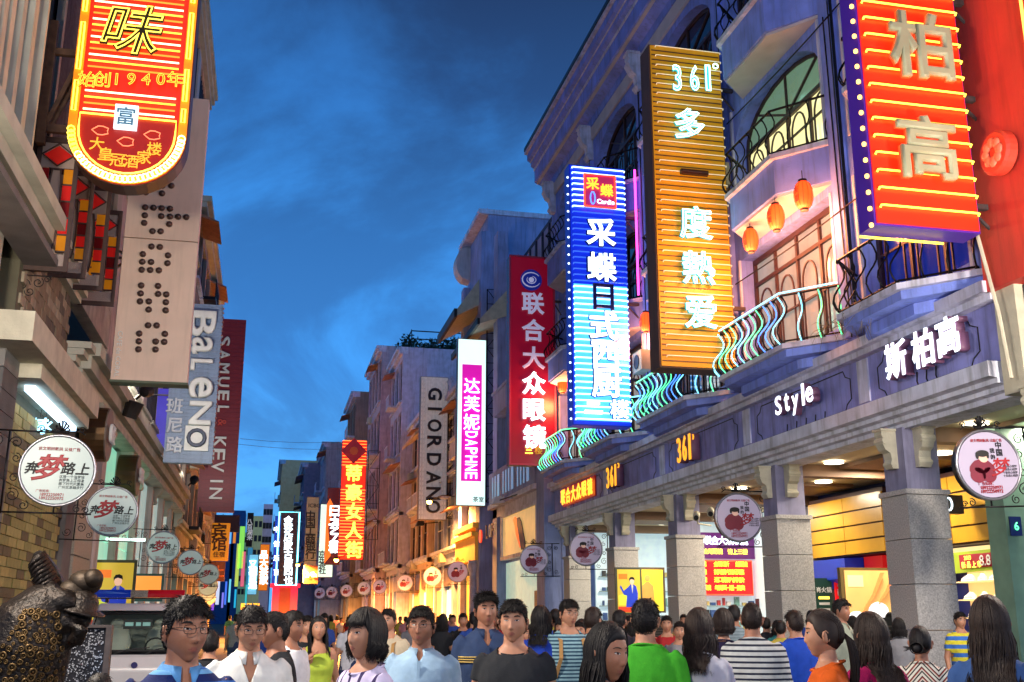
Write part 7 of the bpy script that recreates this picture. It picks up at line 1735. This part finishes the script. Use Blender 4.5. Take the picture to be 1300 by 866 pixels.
person('man in white collared shirt and glasses looking down, behind the striped polo man', 320, 763, 62, 6, False, 'short', 2, 0, cloth('white_shirt', K(222, 222, 216)), .7, khaki, ('down', 'down'), .3, 0, 2, (4, 12, 0), 'v', True, cloth('white_shirt', K(222, 222, 216)), fat=.012)
person('man in dark T-shirt seen in profile facing left beside the white shirt', 352, 771, 53, -70, False, 'crop', 0, 1, cloth('black_tee', K(36, 38, 42)), .45, jeans, ('down', 'down'), .2, 0, 3, (0, 2, 0))
person('man in white T-shirt turned right behind the dark profile man', 371, 772, 44, 60, False, 'short', 0, 1, cloth('white_tee', K(214, 216, 220)), .45, jeans, ('down', 'hold'), .2, 1, 4)
person('person with short dark hair seen from behind at the striped polo man\'s shoulder', 268, 797, 37, 175, False, 'short', 0, 0, cloth('black_tee', K(36, 38, 42)), .45, jeans, ('down', 'down'), .2, 1, 5)
person('child whose dark hair shows at the bottom edge before the police van', 127, 851, 58, 170, False, 'short', 0, 0, cloth('navy_tee', K(30, 36, 60)), .45, jeans, ('down', 'down'), .1, 1, 6)
person('man in black T-shirt facing the camera left of the lime top woman', 391, 779, 30, 5, False, 'short', 0, 0, cloth('black_tee', K(36, 38, 42)), .45, jeans, ('down', 'down'), .3, 1, 7)
person('woman in lime sleeveless top and wine trousers with long hair', 405, 780, 34, 8, True, 'long', 0, 0, cloth('lime_top', K(176, 196, 70)), 0, wine, ('strap', 'down'), .4, 1, 8, (0, -8, 0), 'tank', hlen=.24, bangs=False)
person('woman with a black bob and lilac top facing left, large at lower centre-left', 466, 768, 70, -52, True, 'bob', 0, 0, st_lil, .35, jeans, ('down', 'down'), .3, 0, 9, (0, -4, 0), hlen=.3)
person('man in light blue shirt and glasses, arms swinging, lower centre', 536, 765, 56, -6, False, 'short', 0, 1, cloth('light_blue_shirt', K(150, 180, 205)), .5, khaki, ('walkb', 'walkf'), .4, 0, 10, (-8, -3, 0), 'shirt', True, cloth('light_blue_shirt', K(150, 180, 205)), fat=.012)
person('man with backpack straps and pale vest between the bob woman and the blue shirt', 494, 770, 34, -25, False, 'short', 0, 0, cloth('beige_tee', K(190, 176, 150)), .4, jeans, ('down', 'down'), .2, 1, 11, extra='pack')
person('tall man in dark denim shirt with a gold striped chest band', 617, 749, 48, 8, False, 'spiky', 0, 1, cloth('dark_denim', K(44, 60, 92)), .7, jeans, ('down', 'down'), .3, 0, 12, (6, -4, 0), 'polo', False, True, extra='band')
person('man in sleeveless black T-shirt facing the camera, centre of the crowd', 652, 757, 60, -6, False, 'short', 0, 0, cloth('black_sleeveless', K(40, 42, 46)), .18, jeans, ('down', 'down'), .3, 0, 13, (-2, -2, 0), 'crew', fat=.012)
person('woman in cobalt blue top seen from behind, right of the black T-shirt man', 686, 766, 38, 165, True, 'long', 0, 0, cloth('cobalt_top', K(30, 60, 160)), .4, jeans, ('down', 'down'), .2, 1, 14, hlen=.2)
person('man with glasses, teal striped T-shirt and tan backpack straps', 721, 758, 39, 18, False, 'short', 0, 0, st_teal, .45, khaki, ('down', 'down'), .3, 0, 15, (10, 0, 0), 'crew', True, extra='pack')
person('person in a violet top turned away, right of the teal striped T-shirt', 752, 768, 36, 150, False, 'short', 1, 0, cloth('violet_top', K(130, 110, 160)), .4, jeans, ('down', 'down'), .2, 1, 16)
person('person in a dark top walking away left of the green T-shirt boy', 786, 772, 30, 160, False, 'short', 0, 1, cloth('charcoal_top', K(52, 50, 58)), .4, jeans, ('down', 'down'), .2, 1, 17)
person('woman with long dark hair and bronze skin facing right, large at the bottom', 766, 784, 80, 52, True, 'long', 0, 1, cloth('dark_brown_top', K(60, 44, 40)), .4, jeans, ('down', 'down'), .2, 0, 18, (0, 6, 0), hlen=.34, bangs=False)
person('boy in bright green T-shirt seen from behind', 818, 756, 58, 168, False, 'short', 0, 0, cloth('green_tee', K(62, 160, 40)), .45, jeans, ('down', 'down'), .3, 0, 19)
person('woman with long brown hair, white T-shirt and black bag strap, from behind', 886, 768, 56, 160, True, 'long', 1, 0, cloth('white_tee2', K(205, 205, 215)), .42, jeans, ('down', 'down'), .3, 0, 20, extra='strap', hlen=.22)
person('short-haired woman in dark dress with yellow flowers, from behind', 917, 770, 40, 172, True, 'bob', 1, 0, cloth('floral', K(38, 32, 60), None, .15), .3, jeans, ('down', 'down'), .2, 1, 21, hlen=.05)
person('man in small-check grey shirt standing at the price board', 931, 766, 28, 176, False, 'short', 0, 1, cloth('grey_check', K(110, 130, 140), ('Z', 60, [(0, K(150, 165, 170)), (.5, K(80, 100, 110))])), .5, jeans, ('down', 'down'), .1, 1, 22)
person('broad man in grey and black horizontal striped T-shirt, from behind', 953, 761, 46, 178, False, 'crop', 1, 1, st_back, .5, khaki, ('down', 'down'), .3, 0, 23, fat=.04)
person('person in royal blue T-shirt turned away beside the second column', 1008, 772, 36, -150, False, 'short', 1, 0, cloth('royal_tee', K(34, 74, 180)), .45, jeans, ('down', 'down'), .2, 1, 24)
person('woman in orange top with long dark hair, profile to the left', 1044, 769, 66, -84, True, 'pony', 1, 0, cloth('orange_top', K(200, 86, 24)), .5, jeans, ('down', 'down'), .3, 0, 25, hlen=.34, bangs=False)
person('man in grey-green shirt looking right in front of the shoe advertisement', 1066, 758, 32, 62, False, 'short', 0, 1, cloth('greygreen_shirt', K(140, 146, 130)), .7, khaki, ('down', 'down'), .1, 1, 26, neck='shirt')
person('woman in magenta top with straight dark hair, turned away to the left', 1104, 773, 62, -140, True, 'long', 1, 0, cloth('magenta_top', K(160, 20, 84)), .45, jeans, ('down', 'down'), .3, 0, 27, hlen=.3)
person('woman with a low hair bun and zigzag striped top, from behind', 1166, 791, 46, 176, True, 'bun', 0, 1, st_chev, .4, jeans, ('down', 'down'), .2, 0, 28)
person('woman with very long dark hair and denim blue top, at the right edge', 1252, 751, 74, 178, True, 'long', 1, 0, cloth('denim_top', K(54, 84, 136)), .5, jeans, ('down', 'down'), .2, 0, 29, hlen=.44)
person('shop assistant in mint T-shirt with folded arms in the sports shop', 1280, 757, 23, -30, False, 'short', 0, 0, cloth('mint_tee', K(190, 220, 200)), .45, khaki, ('fold', 'fold'), 0, 1, 30)
person('boy in blue and yellow shirt behind the near granite column', 1217, 775, 24, 30, False, 'short', 0, 0, cloth('blue_yellow', K(60, 110, 190), ('Z', 9, [(0, K(60, 110, 190)), (.5, K(210, 200, 60))])), .45, jeans, ('down', 'down'), 0, 1, 31)
person('woman in black dress walking away under the far round signs', 562, 778, 21, 175, True, 'long', 0, 0, cloth('black_tee', K(36, 38, 42)), .3, cloth('black_tee', K(36, 38, 42)), ('down', 'down'), .3, 1, 32, hlen=.12)
person('man in dark polo and shorts walking towards the camera under the far round signs', 588, 777, 20, 5, False, 'short', 0, 0, cloth('black_tee', K(36, 38, 42)), .45, khaki, ('down', 'down'), .3, 1, 33)
# distant strollers: a few low detail figures copied with their own clothes
cols_ = [('white', K(205, 205, 210)), ('black', K(40, 40, 46)), ('red', K(160, 40, 44)), ('blue', K(50, 80, 160)), ('grey', K(130, 130, 134)), ('yellow', K(200, 180, 80)), ('teal', K(50, 120, 120)), ('pink', K(210, 140, 150))]
rp_ = random.Random(21)
far = []
for i in range(30):
    px = [300, 312, 322, 292, 380, 420, 433, 442, 474, 482, 508, 515, 548, 572, 602, 640, 705, 738, 803, 868, 1030, 1082, 1140, 990, 428, 348, 540, 556, 456, 330][i]
    yy_ = rp_.uniform(24, 60) if px < 600 else rp_.uniform(12, 20); hh = rp_.uniform(1.58, 1.76)
    far.append((px, yy_, hh, cols_[rp_.randrange(8)], rp_.random() < .45, rp_.choice((0, 180, 175, -8, 20, 160))))
for i in range(26):
    px = [340, 365, 386, 412, 447, 488, 522, 556, 575, 598, 610, 628, 668, 694, 712, 736, 760, 776, 800, 846, 862, 905, 972, 986, 1088, 1130][i]
    far.append((px, rp_.uniform(11, 18) if px > 600 else rp_.uniform(14, 30), rp_.uniform(1.55, 1.72), cols_[rp_.choice((0, 1, 3, 4, 1, 6, 4, 3, 2))], rp_.random() < .4, rp_.choice((0, 180, 170, -12, 190))))
protos = {}
for (px, yy_, hh, (cn_, cc_), fem, fc) in far:
    g_ = at(px, 783, Y=yy_); kk = hh / 1.735; yaw = -math.atan2(g_.x, g_.y) + math.radians(fc)
    lm_ = [(305, 'just right of the far cyan light boxes'), (318, 'under the far orange banner letters'), (326, 'left of the crimson shop portal'), (335, 'beside the crimson shop portal'), (360, 'in front of the crimson shop portal'), (400, 'under the grey bank sign'), (424, 'left of the bob-haired woman, far off'), (430, 'under the middle orange lamp'), (437, 'under the orange-red sign'), (450, 'just beyond the bob-haired woman'), (465, 'behind the bob-haired woman'), (478, 'right of the bob-haired woman'), (495, 'behind the backpack man'), (512, 'left of the light blue shirt'), (530, 'behind the light blue shirt'), (544, 'right under the sixth round sign'), (553, 'right of the light blue shirt'), (566, 'beside the woman in black'), (580, 'under the fifth round sign'), (620, 'behind the denim shirt man'), (660, 'behind the black T-shirt man'), (720, 'behind the teal striped man'), (770, 'behind the violet top'), (840, 'left of the green T-shirt'), (900, 'behind the bag strap woman'), (1000, 'beside the striped back'), (1060, 'by the second column'), (1100, 'behind the magenta top'), (1200, 'by the near column')]; i_ = far.index((px, yy_, hh, (cn_, cc_), fem, fc))
    lb = '%s in a %s top %s' % ('woman' if fem else 'man', cn_, next(w_ for x_, w_ in lm_ if px <= x_) if i_ < 30 else ['gap right of the white shirt man', 'gap at the crimson portal edge', 'gap beside the black T-shirt head', 'gap over the lime top shoulder', 'gap left of the black bob', 'gap right of the black bob', 'gap left of the light blue collar', 'gap right of the light blue collar', 'gap under the amber cornice', 'gap left of the denim shirt', 'gap just over the denim collar', 'gap between denim and black tops', 'gap right of the black T-shirt neck', 'gap beside the cobalt top', 'gap left of the spectacled backpack man', 'gap right of the tan backpack strap', 'gap over the violet shoulder', 'gap left of the charcoal top', 'gap left of the green sleeve', 'gap right of the green sleeve', 'gap left of the white T-shirt hair', 'gap at the flowered dress', 'gap right of the striped back', 'gap left of the royal blue top', 'gap left of the magenta hair', 'gap right of the magenta shoulder'][i_ - 30].replace('gap ', 'seen in the gap '))
    if fem not in protos:
        t = person(lb, px, 778, 12, fc, fem, 'long' if fem else 'short', 0, 0, cloth('far_' + cn_, cc_), .45, jeans, ('down', 'down'), .35, 1, 40 + fem, group='strollers far down the street', sc=1.0, hlen=.12)
        protos[fem] = t
    else:
        src_ = protos[fem]; t = src_.copy(); COL.objects.link(t); t['label'] = lb
        for ch in list(src_.children):
            c_ = ch.copy(); COL.objects.link(c_); c_.parent = t
            if ch.name.startswith('top') or ch.name.startswith('neckband'):
                c_.data = ch.data.copy(); c_.data.materials[0] = cloth('far_' + cn_, cc_)
    t.location = (g_.x, g_.y, 0); t.scale = (kk, kk, kk); t.rotation_euler = (0, 0, yaw)
# ------------------------------------------------------------------ police van beside the left shops
VX0, VX1, VY = -2.85, -1.35, 19.0
m_van = mat('white_van_paint', rgb(225, 222, 222), .3, var=.1, spec=.6); m_rub = mat('black_rubber', rgb(20, 20, 22), .6)
van = thing('police_van', 'white police van with a blue and red roof light bar, parked at the left wall', 'van', ((VX0 + VX1) / 2, VY, 0))
xc = (VX0 + VX1) / 2; hw = (VX1 - VX0) / 2
# body side profile in Y (front at VY) and Z, extruded over the width with a tucked-in greenhouse
prof = [(0, .35), (-.12, .55), (-.14, .8), (-.05, .98), (.0, 1.02), (.42, 1.72), (.62, 1.84), (3.6, 1.86), (3.75, 1.7), (3.8, .4), (3.6, .3)]
body_ = MB(); xs_ = [(-1, 0), (-.97, 0), (.97, 0), (1, 0)]
def vp(s, y, z): tuck = .11 * sst(.95, 1.8, z) + (.03 if z < .45 else 0); return (xc + s * (hw - tuck), VY + y, z)
n = len(prof)
vs = [vp(-1, y, z) for y, z in prof] + [vp(1, y, z) for y, z in prof]
fs = [tuple(range(n)), tuple(range(2 * n - 1, n - 1, -1))] + [(i, i + n, (i + 1) % n + n, (i + 1) % n) for i in range(n) if i not in (4,)]
body_.add(vs, fs); bo = put('body', body_, m_van, van)
bv = bo.modifiers.new('bevel', 'BEVEL'); bv.width = .045; bv.segments = 3
ws = MB(); ins = .07
A = [vp(-1, .02, 1.06), vp(1, .02, 1.06), vp(1, .40, 1.69), vp(-1, .40, 1.69)]
A = [Vector(p) for p in A]; cA = sum(A, Vector()) / 4; fr_ = [p.lerp(cA, .02) for p in A]
put('windscreen_seal', MB().tube([p + Vector((0, -.025, 0)) for p in [q.lerp(cA, .07) for q in A]], .022, 5, True), m_rub, van)
gm_ = bpy.data.materials.new('windscreen_glass'); gm_.use_nodes = True; bb_ = gm_.node_tree.nodes['Principled BSDF']; bb_.inputs['Roughness'].default_value = .03; bb_.inputs['Transmission Weight'].default_value = .0; bb_.inputs['Base Color'].default_value = (.1, .14, .12, 1); bb_.inputs['Alpha'].default_value = .1; bb_.inputs['Specular IOR Level'].default_value = .9
q_ = [p.lerp(cA, .07) + Vector((0, -.02, 0)) for p in A]
put('windscreen', MB().add(q_ + [p + Vector((0, .01, 0)) for p in q_], [(0, 1, 2, 3), (7, 6, 5, 4), (0, 4, 5, 1), (1, 5, 6, 2), (2, 6, 7, 3), (3, 7, 4, 0)]), gm_, van)
m_seat = mat('pale_seat_cover', rgb(200, 215, 195), .8, var=.15, bump=.2)
put('dashboard', MB().box(xc - hw + .15, xc + hw - .15, VY + .18, VY + .5, .92, 1.06), m_rub, van)
for s in (-.36, .36):
    sb_ = MB(); sb_.ball((xc + s, VY + 1.1, 1.2), (.25, .09, .30), 14, 10).ball((xc + s, VY + 1.08, 1.5), (.12, .06, .09), 10, 8); put('seat', sb_, m_seat, van, True)
put('rear_seat', MB().ball((xc - .05, VY + 2.0, 1.3), (.3, .1, .3), 12, 8), m_seat, van, True)
put('steering_wheel', MB().tube([(xc + .34 + .17 * math.cos(q * PI / 9), VY + .62 - .08 * math.sin(q * PI / 9), 1.12 + .15 * math.sin(q * PI / 9)) for q in range(18)], .016, 6, True), m_rub, van)
put('message_board', MB().box(xc - .18, xc + .28, VY + .34, VY + .38, 1.42, 1.58), m_rub, van)
put('lit_dots', MB().box(xc - .15, xc - .02, VY + .33, VY + .338, 1.47, 1.53).box(xc + .02, xc + .1, VY + .33, VY + .338, 1.47, 1.53).box(xc + .13, xc + .25, VY + .33, VY + .338, 1.47, 1.53), mat('dot_led', rgb(120, 160, 150), .5, emit=rgb(140, 200, 190), es=.4), van)
for s in (0, 1): put('wiper', MB().tube([(xc - .25 + s * .5, VY - .04, 1.03), (xc - .05 + s * .45, VY - .01, 1.1), (xc + .3 + s * .25, VY + .03, 1.13)], .012, 4), m_rub, van)
for s in (-1, 1):
    put('mirror', MB().ball((xc + s * (hw + .1), VY + .25, 1.12), (.07, .05, .11), 10, 8).tube([(xc + s * hw, VY + .3, 1.08), (xc + s * (hw + .1), VY + .25, 1.08)], .015, 5), m_rub, van, True)
    put('headlight', MB().ball((xc + s * (hw - .2), VY - .1, .72), (.14, .06, .1), 12, 8), mat('headlight_glass', rgb(220, 190, 170), .15, emit=rgb(230, 170, 130), es=.25), van, True)
    for yw in (.55, 3.1): put('wheel', MB().lathe([(0, -.09), (.26, -.09), (.3, -.06), (.3, .06), (.26, .09), (0, .09)], (xc + s * (hw - .06), VY + yw, .3), (1, 0, 0), 20), m_rub, van, True)
put('bumper', MB().box(xc - hw + .02, xc + hw - .02, VY - .22, VY - .05, .32, .5), m_rub, van)
put('number_plate', MB().box(xc - .22, xc + .22, VY - .235, VY - .222, .36, .48), mat('plate_blue', rgb(30, 50, 130), .4), van)
put('bonnet_badge', MB().lathe([(0, 0), (.05, 0), (.05, .02), (0, .02)], (xc + .1, VY - .16, .86), (0, 1, .2), 14), mat('badge', rgb(60, 60, 120), .4), van)
def lightbar_end(sx, m):
    mb = MB(); x0 = xc + sx * .14; x1 = xc + sx * .74
    mb.add([(x, VY + .75 + .12 * k[0] * (1 if x != x1 else .6), 2.0 + .075 * k[1]) for x in (x0, x1) for k in ((-1, -.8), (-1.1, 0), (-.7, .9), (.7, .9), (1.1, 0), (1, -.8))], [(0, 1, 2, 3, 4, 5), (11, 10, 9, 8, 7, 6)] + [(i, (i + 1) % 6, (i + 1) % 6 + 6, i + 6) for i in range(6)]); return mb
lb2 = put('light_bar', MB().box(xc - .7, xc + .7, VY + .68, VY + .82, 1.915, 1.935).box(xc - .55, xc - .5, VY + .7, VY + .8, 1.85, 1.915).box(xc + .5, xc + .55, VY + .7, VY + .8, 1.85, 1.915), m_rub, van)
put('blue_lens', lightbar_end(-1, None), mat('blue_lens', rgb(16, 44, 130), .15, emit=rgb(20, 60, 200), es=.2), lb2)
put('red_lens', lightbar_end(1, None), mat('red_lens', rgb(130, 14, 24), .15, emit=rgb(190, 14, 24), es=.2), lb2)
put('siren_grille', MB().box(xc - .14, xc + .14, VY + .63, VY + .87, 1.94, 2.06), mat('siren_grey', rgb(120, 110, 100), .4, metal=.5, var=.5, ns=80), lb2)

# ------------------------------------------------------------------ bronze sculpture, lower left
SY = 8.0
m_brz = mat('dark_bronze', rgb(34, 26, 21), .45, metal=.6, var=.7, ns=14, bump=.7, bs=30)
m_gold = mat('worn_brass', rgb(84, 64, 34), .48, metal=.7, var=.45, ns=30)
sp_ = lambda px, py, dy=0: at(px, py, Y=SY + dy)
stt = thing('bronze_statue', 'dark bronze statue of a bent figure in cap and coin-studded coat carrying a feathered bundle', 'statue', (sp_(50, 780).x, SY, 0))
mb = MB()
P_ = [sp_(28, 860), sp_(34, 820), sp_(46, 790), sp_(66, 768), sp_(84, 752)]
mb.tube([Vector((P_[0].x, SY, .0)), Vector((P_[0].x, SY, .6)), Vector((P_[0].x, SY, 1.0))] + P_, [.34, .30, .27, .27, .29, .26, .19, .13], 20)
mb.tube([sp_(60, 785), sp_(78, 778), sp_(90, 795), sp_(96, 815, -.1)], [.12, .09, .075, .06], 10)     # near arm
mb.tube([sp_(96, 815, -.1), sp_(104, 800, -.15), sp_(92, 790, -.1)], [.055, .05, .045], 8)
mb.ball(sp_(101, 782, -.03), (.085, .10, .11), 16, 12); mb.ball(sp_(110, 787, -.05), (.035, .03, .03), 8, 6)
mb.tube([sp_(84, 757), sp_(96, 772)], [.09, .07], 10)
for (x, y, r_) in ((70, 775, .11), (78, 765, .12), (66, 762, .1), (82, 790, .1), (58, 800, .13)): mb.ball(sp_(x, y, -.08), (r_, r_ * .9, r_ * .8), 12, 8)
me = remesh(mb, .016, 3); me.materials.append(m_brz); place(bpy.data.objects.new('body', me), stt, (0, 0, 0)); 
stt.children[-1].location = -Vector(stt.location)
hat = MB(); c = sp_(104, 770, -.03); hat.lathe([(.17, -.035), (.16, -.02), (.105, .0), (.10, .05), (.07, .095), (.0, .11)], c, (.25, -.1, 1), 20); put('brimmed_hat', hat, m_brz, stt, True)
ball_c = sp_(108, 740, .05)
bun = MB().ball(ball_c, (.115, .11, .09), 18, 12).ball(sp_(92, 752, .03), (.11, .1, .09), 14, 10).ball(sp_(118, 735, .0), (.07, .08, .07), 12, 8); put('bundle', bun, mat('polished_bronze', rgb(54, 43, 32), .55, metal=.6, var=.5, ns=14, bump=.3, bs=20), stt, True)
# feathered wing: slab outline with overlapping barbs
wing = thing; wpts = [(38, 712), (42, 702), (48, 698), (57, 703), (70, 720), (80, 740), (84, 760), (58, 774), (48, 752), (41, 730)]
put('feather_fan', MB().prism([(sp_(x, y).x, sp_(x, y).z) for x, y in wpts], 'Y', SY + .03, SY + .12), m_brz, stt)
for k in range(34):
    t_ = k / 33; a = sp_(53 + 27 * t_, 702 + 52 * t_); b = sp_(42 + 14 * t_ + rp_.uniform(-1, 1), 712 + 56 * t_)
    mb = MB().tube([Vector((a.x + .02, SY - .0, a.z + .015)), Vector(((a.x + b.x) / 2, SY - .05 - .02 * (k % 3), (a.z + b.z) / 2 - .01)), Vector((b.x - .03, SY, b.z - .03))], [.005, .018, .004], 5); put('feather', mb, m_brz, stt, True)
rc = random.Random(4); ring = MB().tube([(.022 * math.cos(q * PI / 6), 0, .022 * math.sin(q * PI / 6)) for q in range(12)], .009, 5, True).ball((0, 0, 0), (.010, .008, .010), 8, 6).mesh('coin', m_gold, True)
spots = []; tries = 0
while len(spots) < 150 and tries < 9000:
    tries += 1; x = rc.uniform(0, 96); y = rc.uniform(776, 866)
    cx_ = 30 + (860 - y) * .3
    if x > 30 - (y - 776) * .6 and x < 72 + (y - 776) * .15 and all((x - a) ** 2 + (y - b) ** 2 > 52 for a, b in spots): spots.append((x, y))
from mathutils.bvhtree import BVHTree
bt = BVHTree.FromPolygons([v.co.copy() for v in me.vertices], [tuple(p.vertices) for p in me.polygons])
for (x, y) in spots:
    d_ = (FW + RT * ((x - 650) / CF) - UPV * ((y - 433) / CF)).normalized(); h_, nn_, _i, _d = bt.ray_cast(CAMP, d_)
    if h_ is not None: inst('coin', ring, stt, h_ + nn_ * .004, nn_.to_track_quat('-Y', 'Z').to_euler(), (rc.choice((.4, .55, .7, .95)),) * 3)
put('plinth', MB().box(stt.location.x - .6, stt.location.x + .8, SY - .5, SY + .6, 0, .25), m_dkst, stt)
# dark perforated board between statue and van
a = at(82, 797, Y=8.6); b = at(129, 866, Y=8.6)
pb_ = thing('perforated_board', 'dark perforated panel with glinting dots between the bronze statue and the van', 'panel', ((a.x + b.x) / 2, 8.6, 0))
put('panel', B(a.x, b.x, 8.6, 8.66, 0, a.z), mat('dark_panel', rgb(46, 46, 52), .35, metal=.3, var=.4), pb_)
gl_ = MB(); 
for k in range(420):
    x = rc.uniform(a.x + .01, b.x - .01); z = rc.uniform(b.z, a.z - .01); s_ = rc.uniform(.0015, .0045); gl_.box(x - s_, x + s_, 8.594, 8.6, z - s_, z + s_)
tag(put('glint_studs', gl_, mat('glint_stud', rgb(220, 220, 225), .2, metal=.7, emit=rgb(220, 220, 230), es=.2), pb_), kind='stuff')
put('panel_edge', MB().box(b.x, b.x + .04, 8.58, 8.68, 0, a.z + .02).box(a.x, b.x, 8.58, 8.68, a.z, a.z + .02), m_steel, pb_)
for (x, y, z, tg, e_, lb) in ((XL + .75, 24.5, 6.5, (-2.3, 31.5, 9.5), 500, 'added black fill floodlight on the left cornice aimed at the steel-blue sign'), (XL + .8, 41, 6.5, (-2.4, 49, 11), 500, 'added black fill floodlight on the left cornice aimed at the red ribbed sign')):  # floodlights added to brighten the two dim left signs
    t = thing('floodlight', lb, 'floodlight', (x, y, z)); d_ = (Vector(tg) - Vector((x, y, z))).normalized()
    put('head', MB().lathe([(0, -.2), (.1, -.18), (.16, .05), (.17, .08)], (x, y, z), d_, 12), m_black, t)
    put('lens', MB().lathe([(0, .06), (.15, .07)], (x, y, z), d_, 12), glow('added_flood_lens', rgb(255, 240, 220), 4), t)
    put('stem', MB().tube([(x, y, z), (x - .2, y, z - .2)], .03, 5), m_black, t)
    ld = bpy.data.lights.new('added_flood_lamp', 'SPOT'); ld.energy = e_; ld.spot_size = 1.3; ld.spot_blend = .6; ld.color = (1, .93, .85); ld.shadow_soft_size = .12
    lo = bpy.data.objects.new('added_flood_lamp', ld); COL.objects.link(lo); lo.location = Vector((x, y, z)) + d_ * .15; lo.rotation_euler = d_.to_track_quat('-Z', 'Y').to_euler()
# ------------------------------------------------------------------ added fill lanterns, out of view, that light the crowd and house fronts
for (x, y, sx, lb) in ((-3.0, -1.5, 1, 'added fill lantern on the left house front behind the camera'), (9.4, -3, -1, 'added fill lantern on the right hand front behind the camera'), (-3.0, 6.5, 1, 'added fill lantern on the left house front nearest the bronze statue'), (9.4, 8.0, -1, 'added fill lantern on the red corner house'), ):
    t = thing('fill_lantern', lb, 'lamp', (x, y, 5.0))
    put('glass_globe', MB().ball((x, y, 5.0), .13, 12, 8), glow('globe_warm', rgb(255, 225, 180), 8), t, True)
    put('arm', MB().tube([(x, y, 5.15), (x - sx * .3, y, 5.3), (x - sx * .6, y, 5.2)], .02, 5), m_iron, t)
    ld = bpy.data.lights.new('fill_lantern_light', 'POINT'); ld.energy = {-1.5: 620, -3: 760, 6.5: 900, 8.0: 700}[y]; ld.color = (1, .88, .74); ld.shadow_soft_size = .3
    lo = bpy.data.objects.new('fill_lantern_light', ld); COL.objects.link(lo); lo.location = (x + sx * .3, y, 4.95)
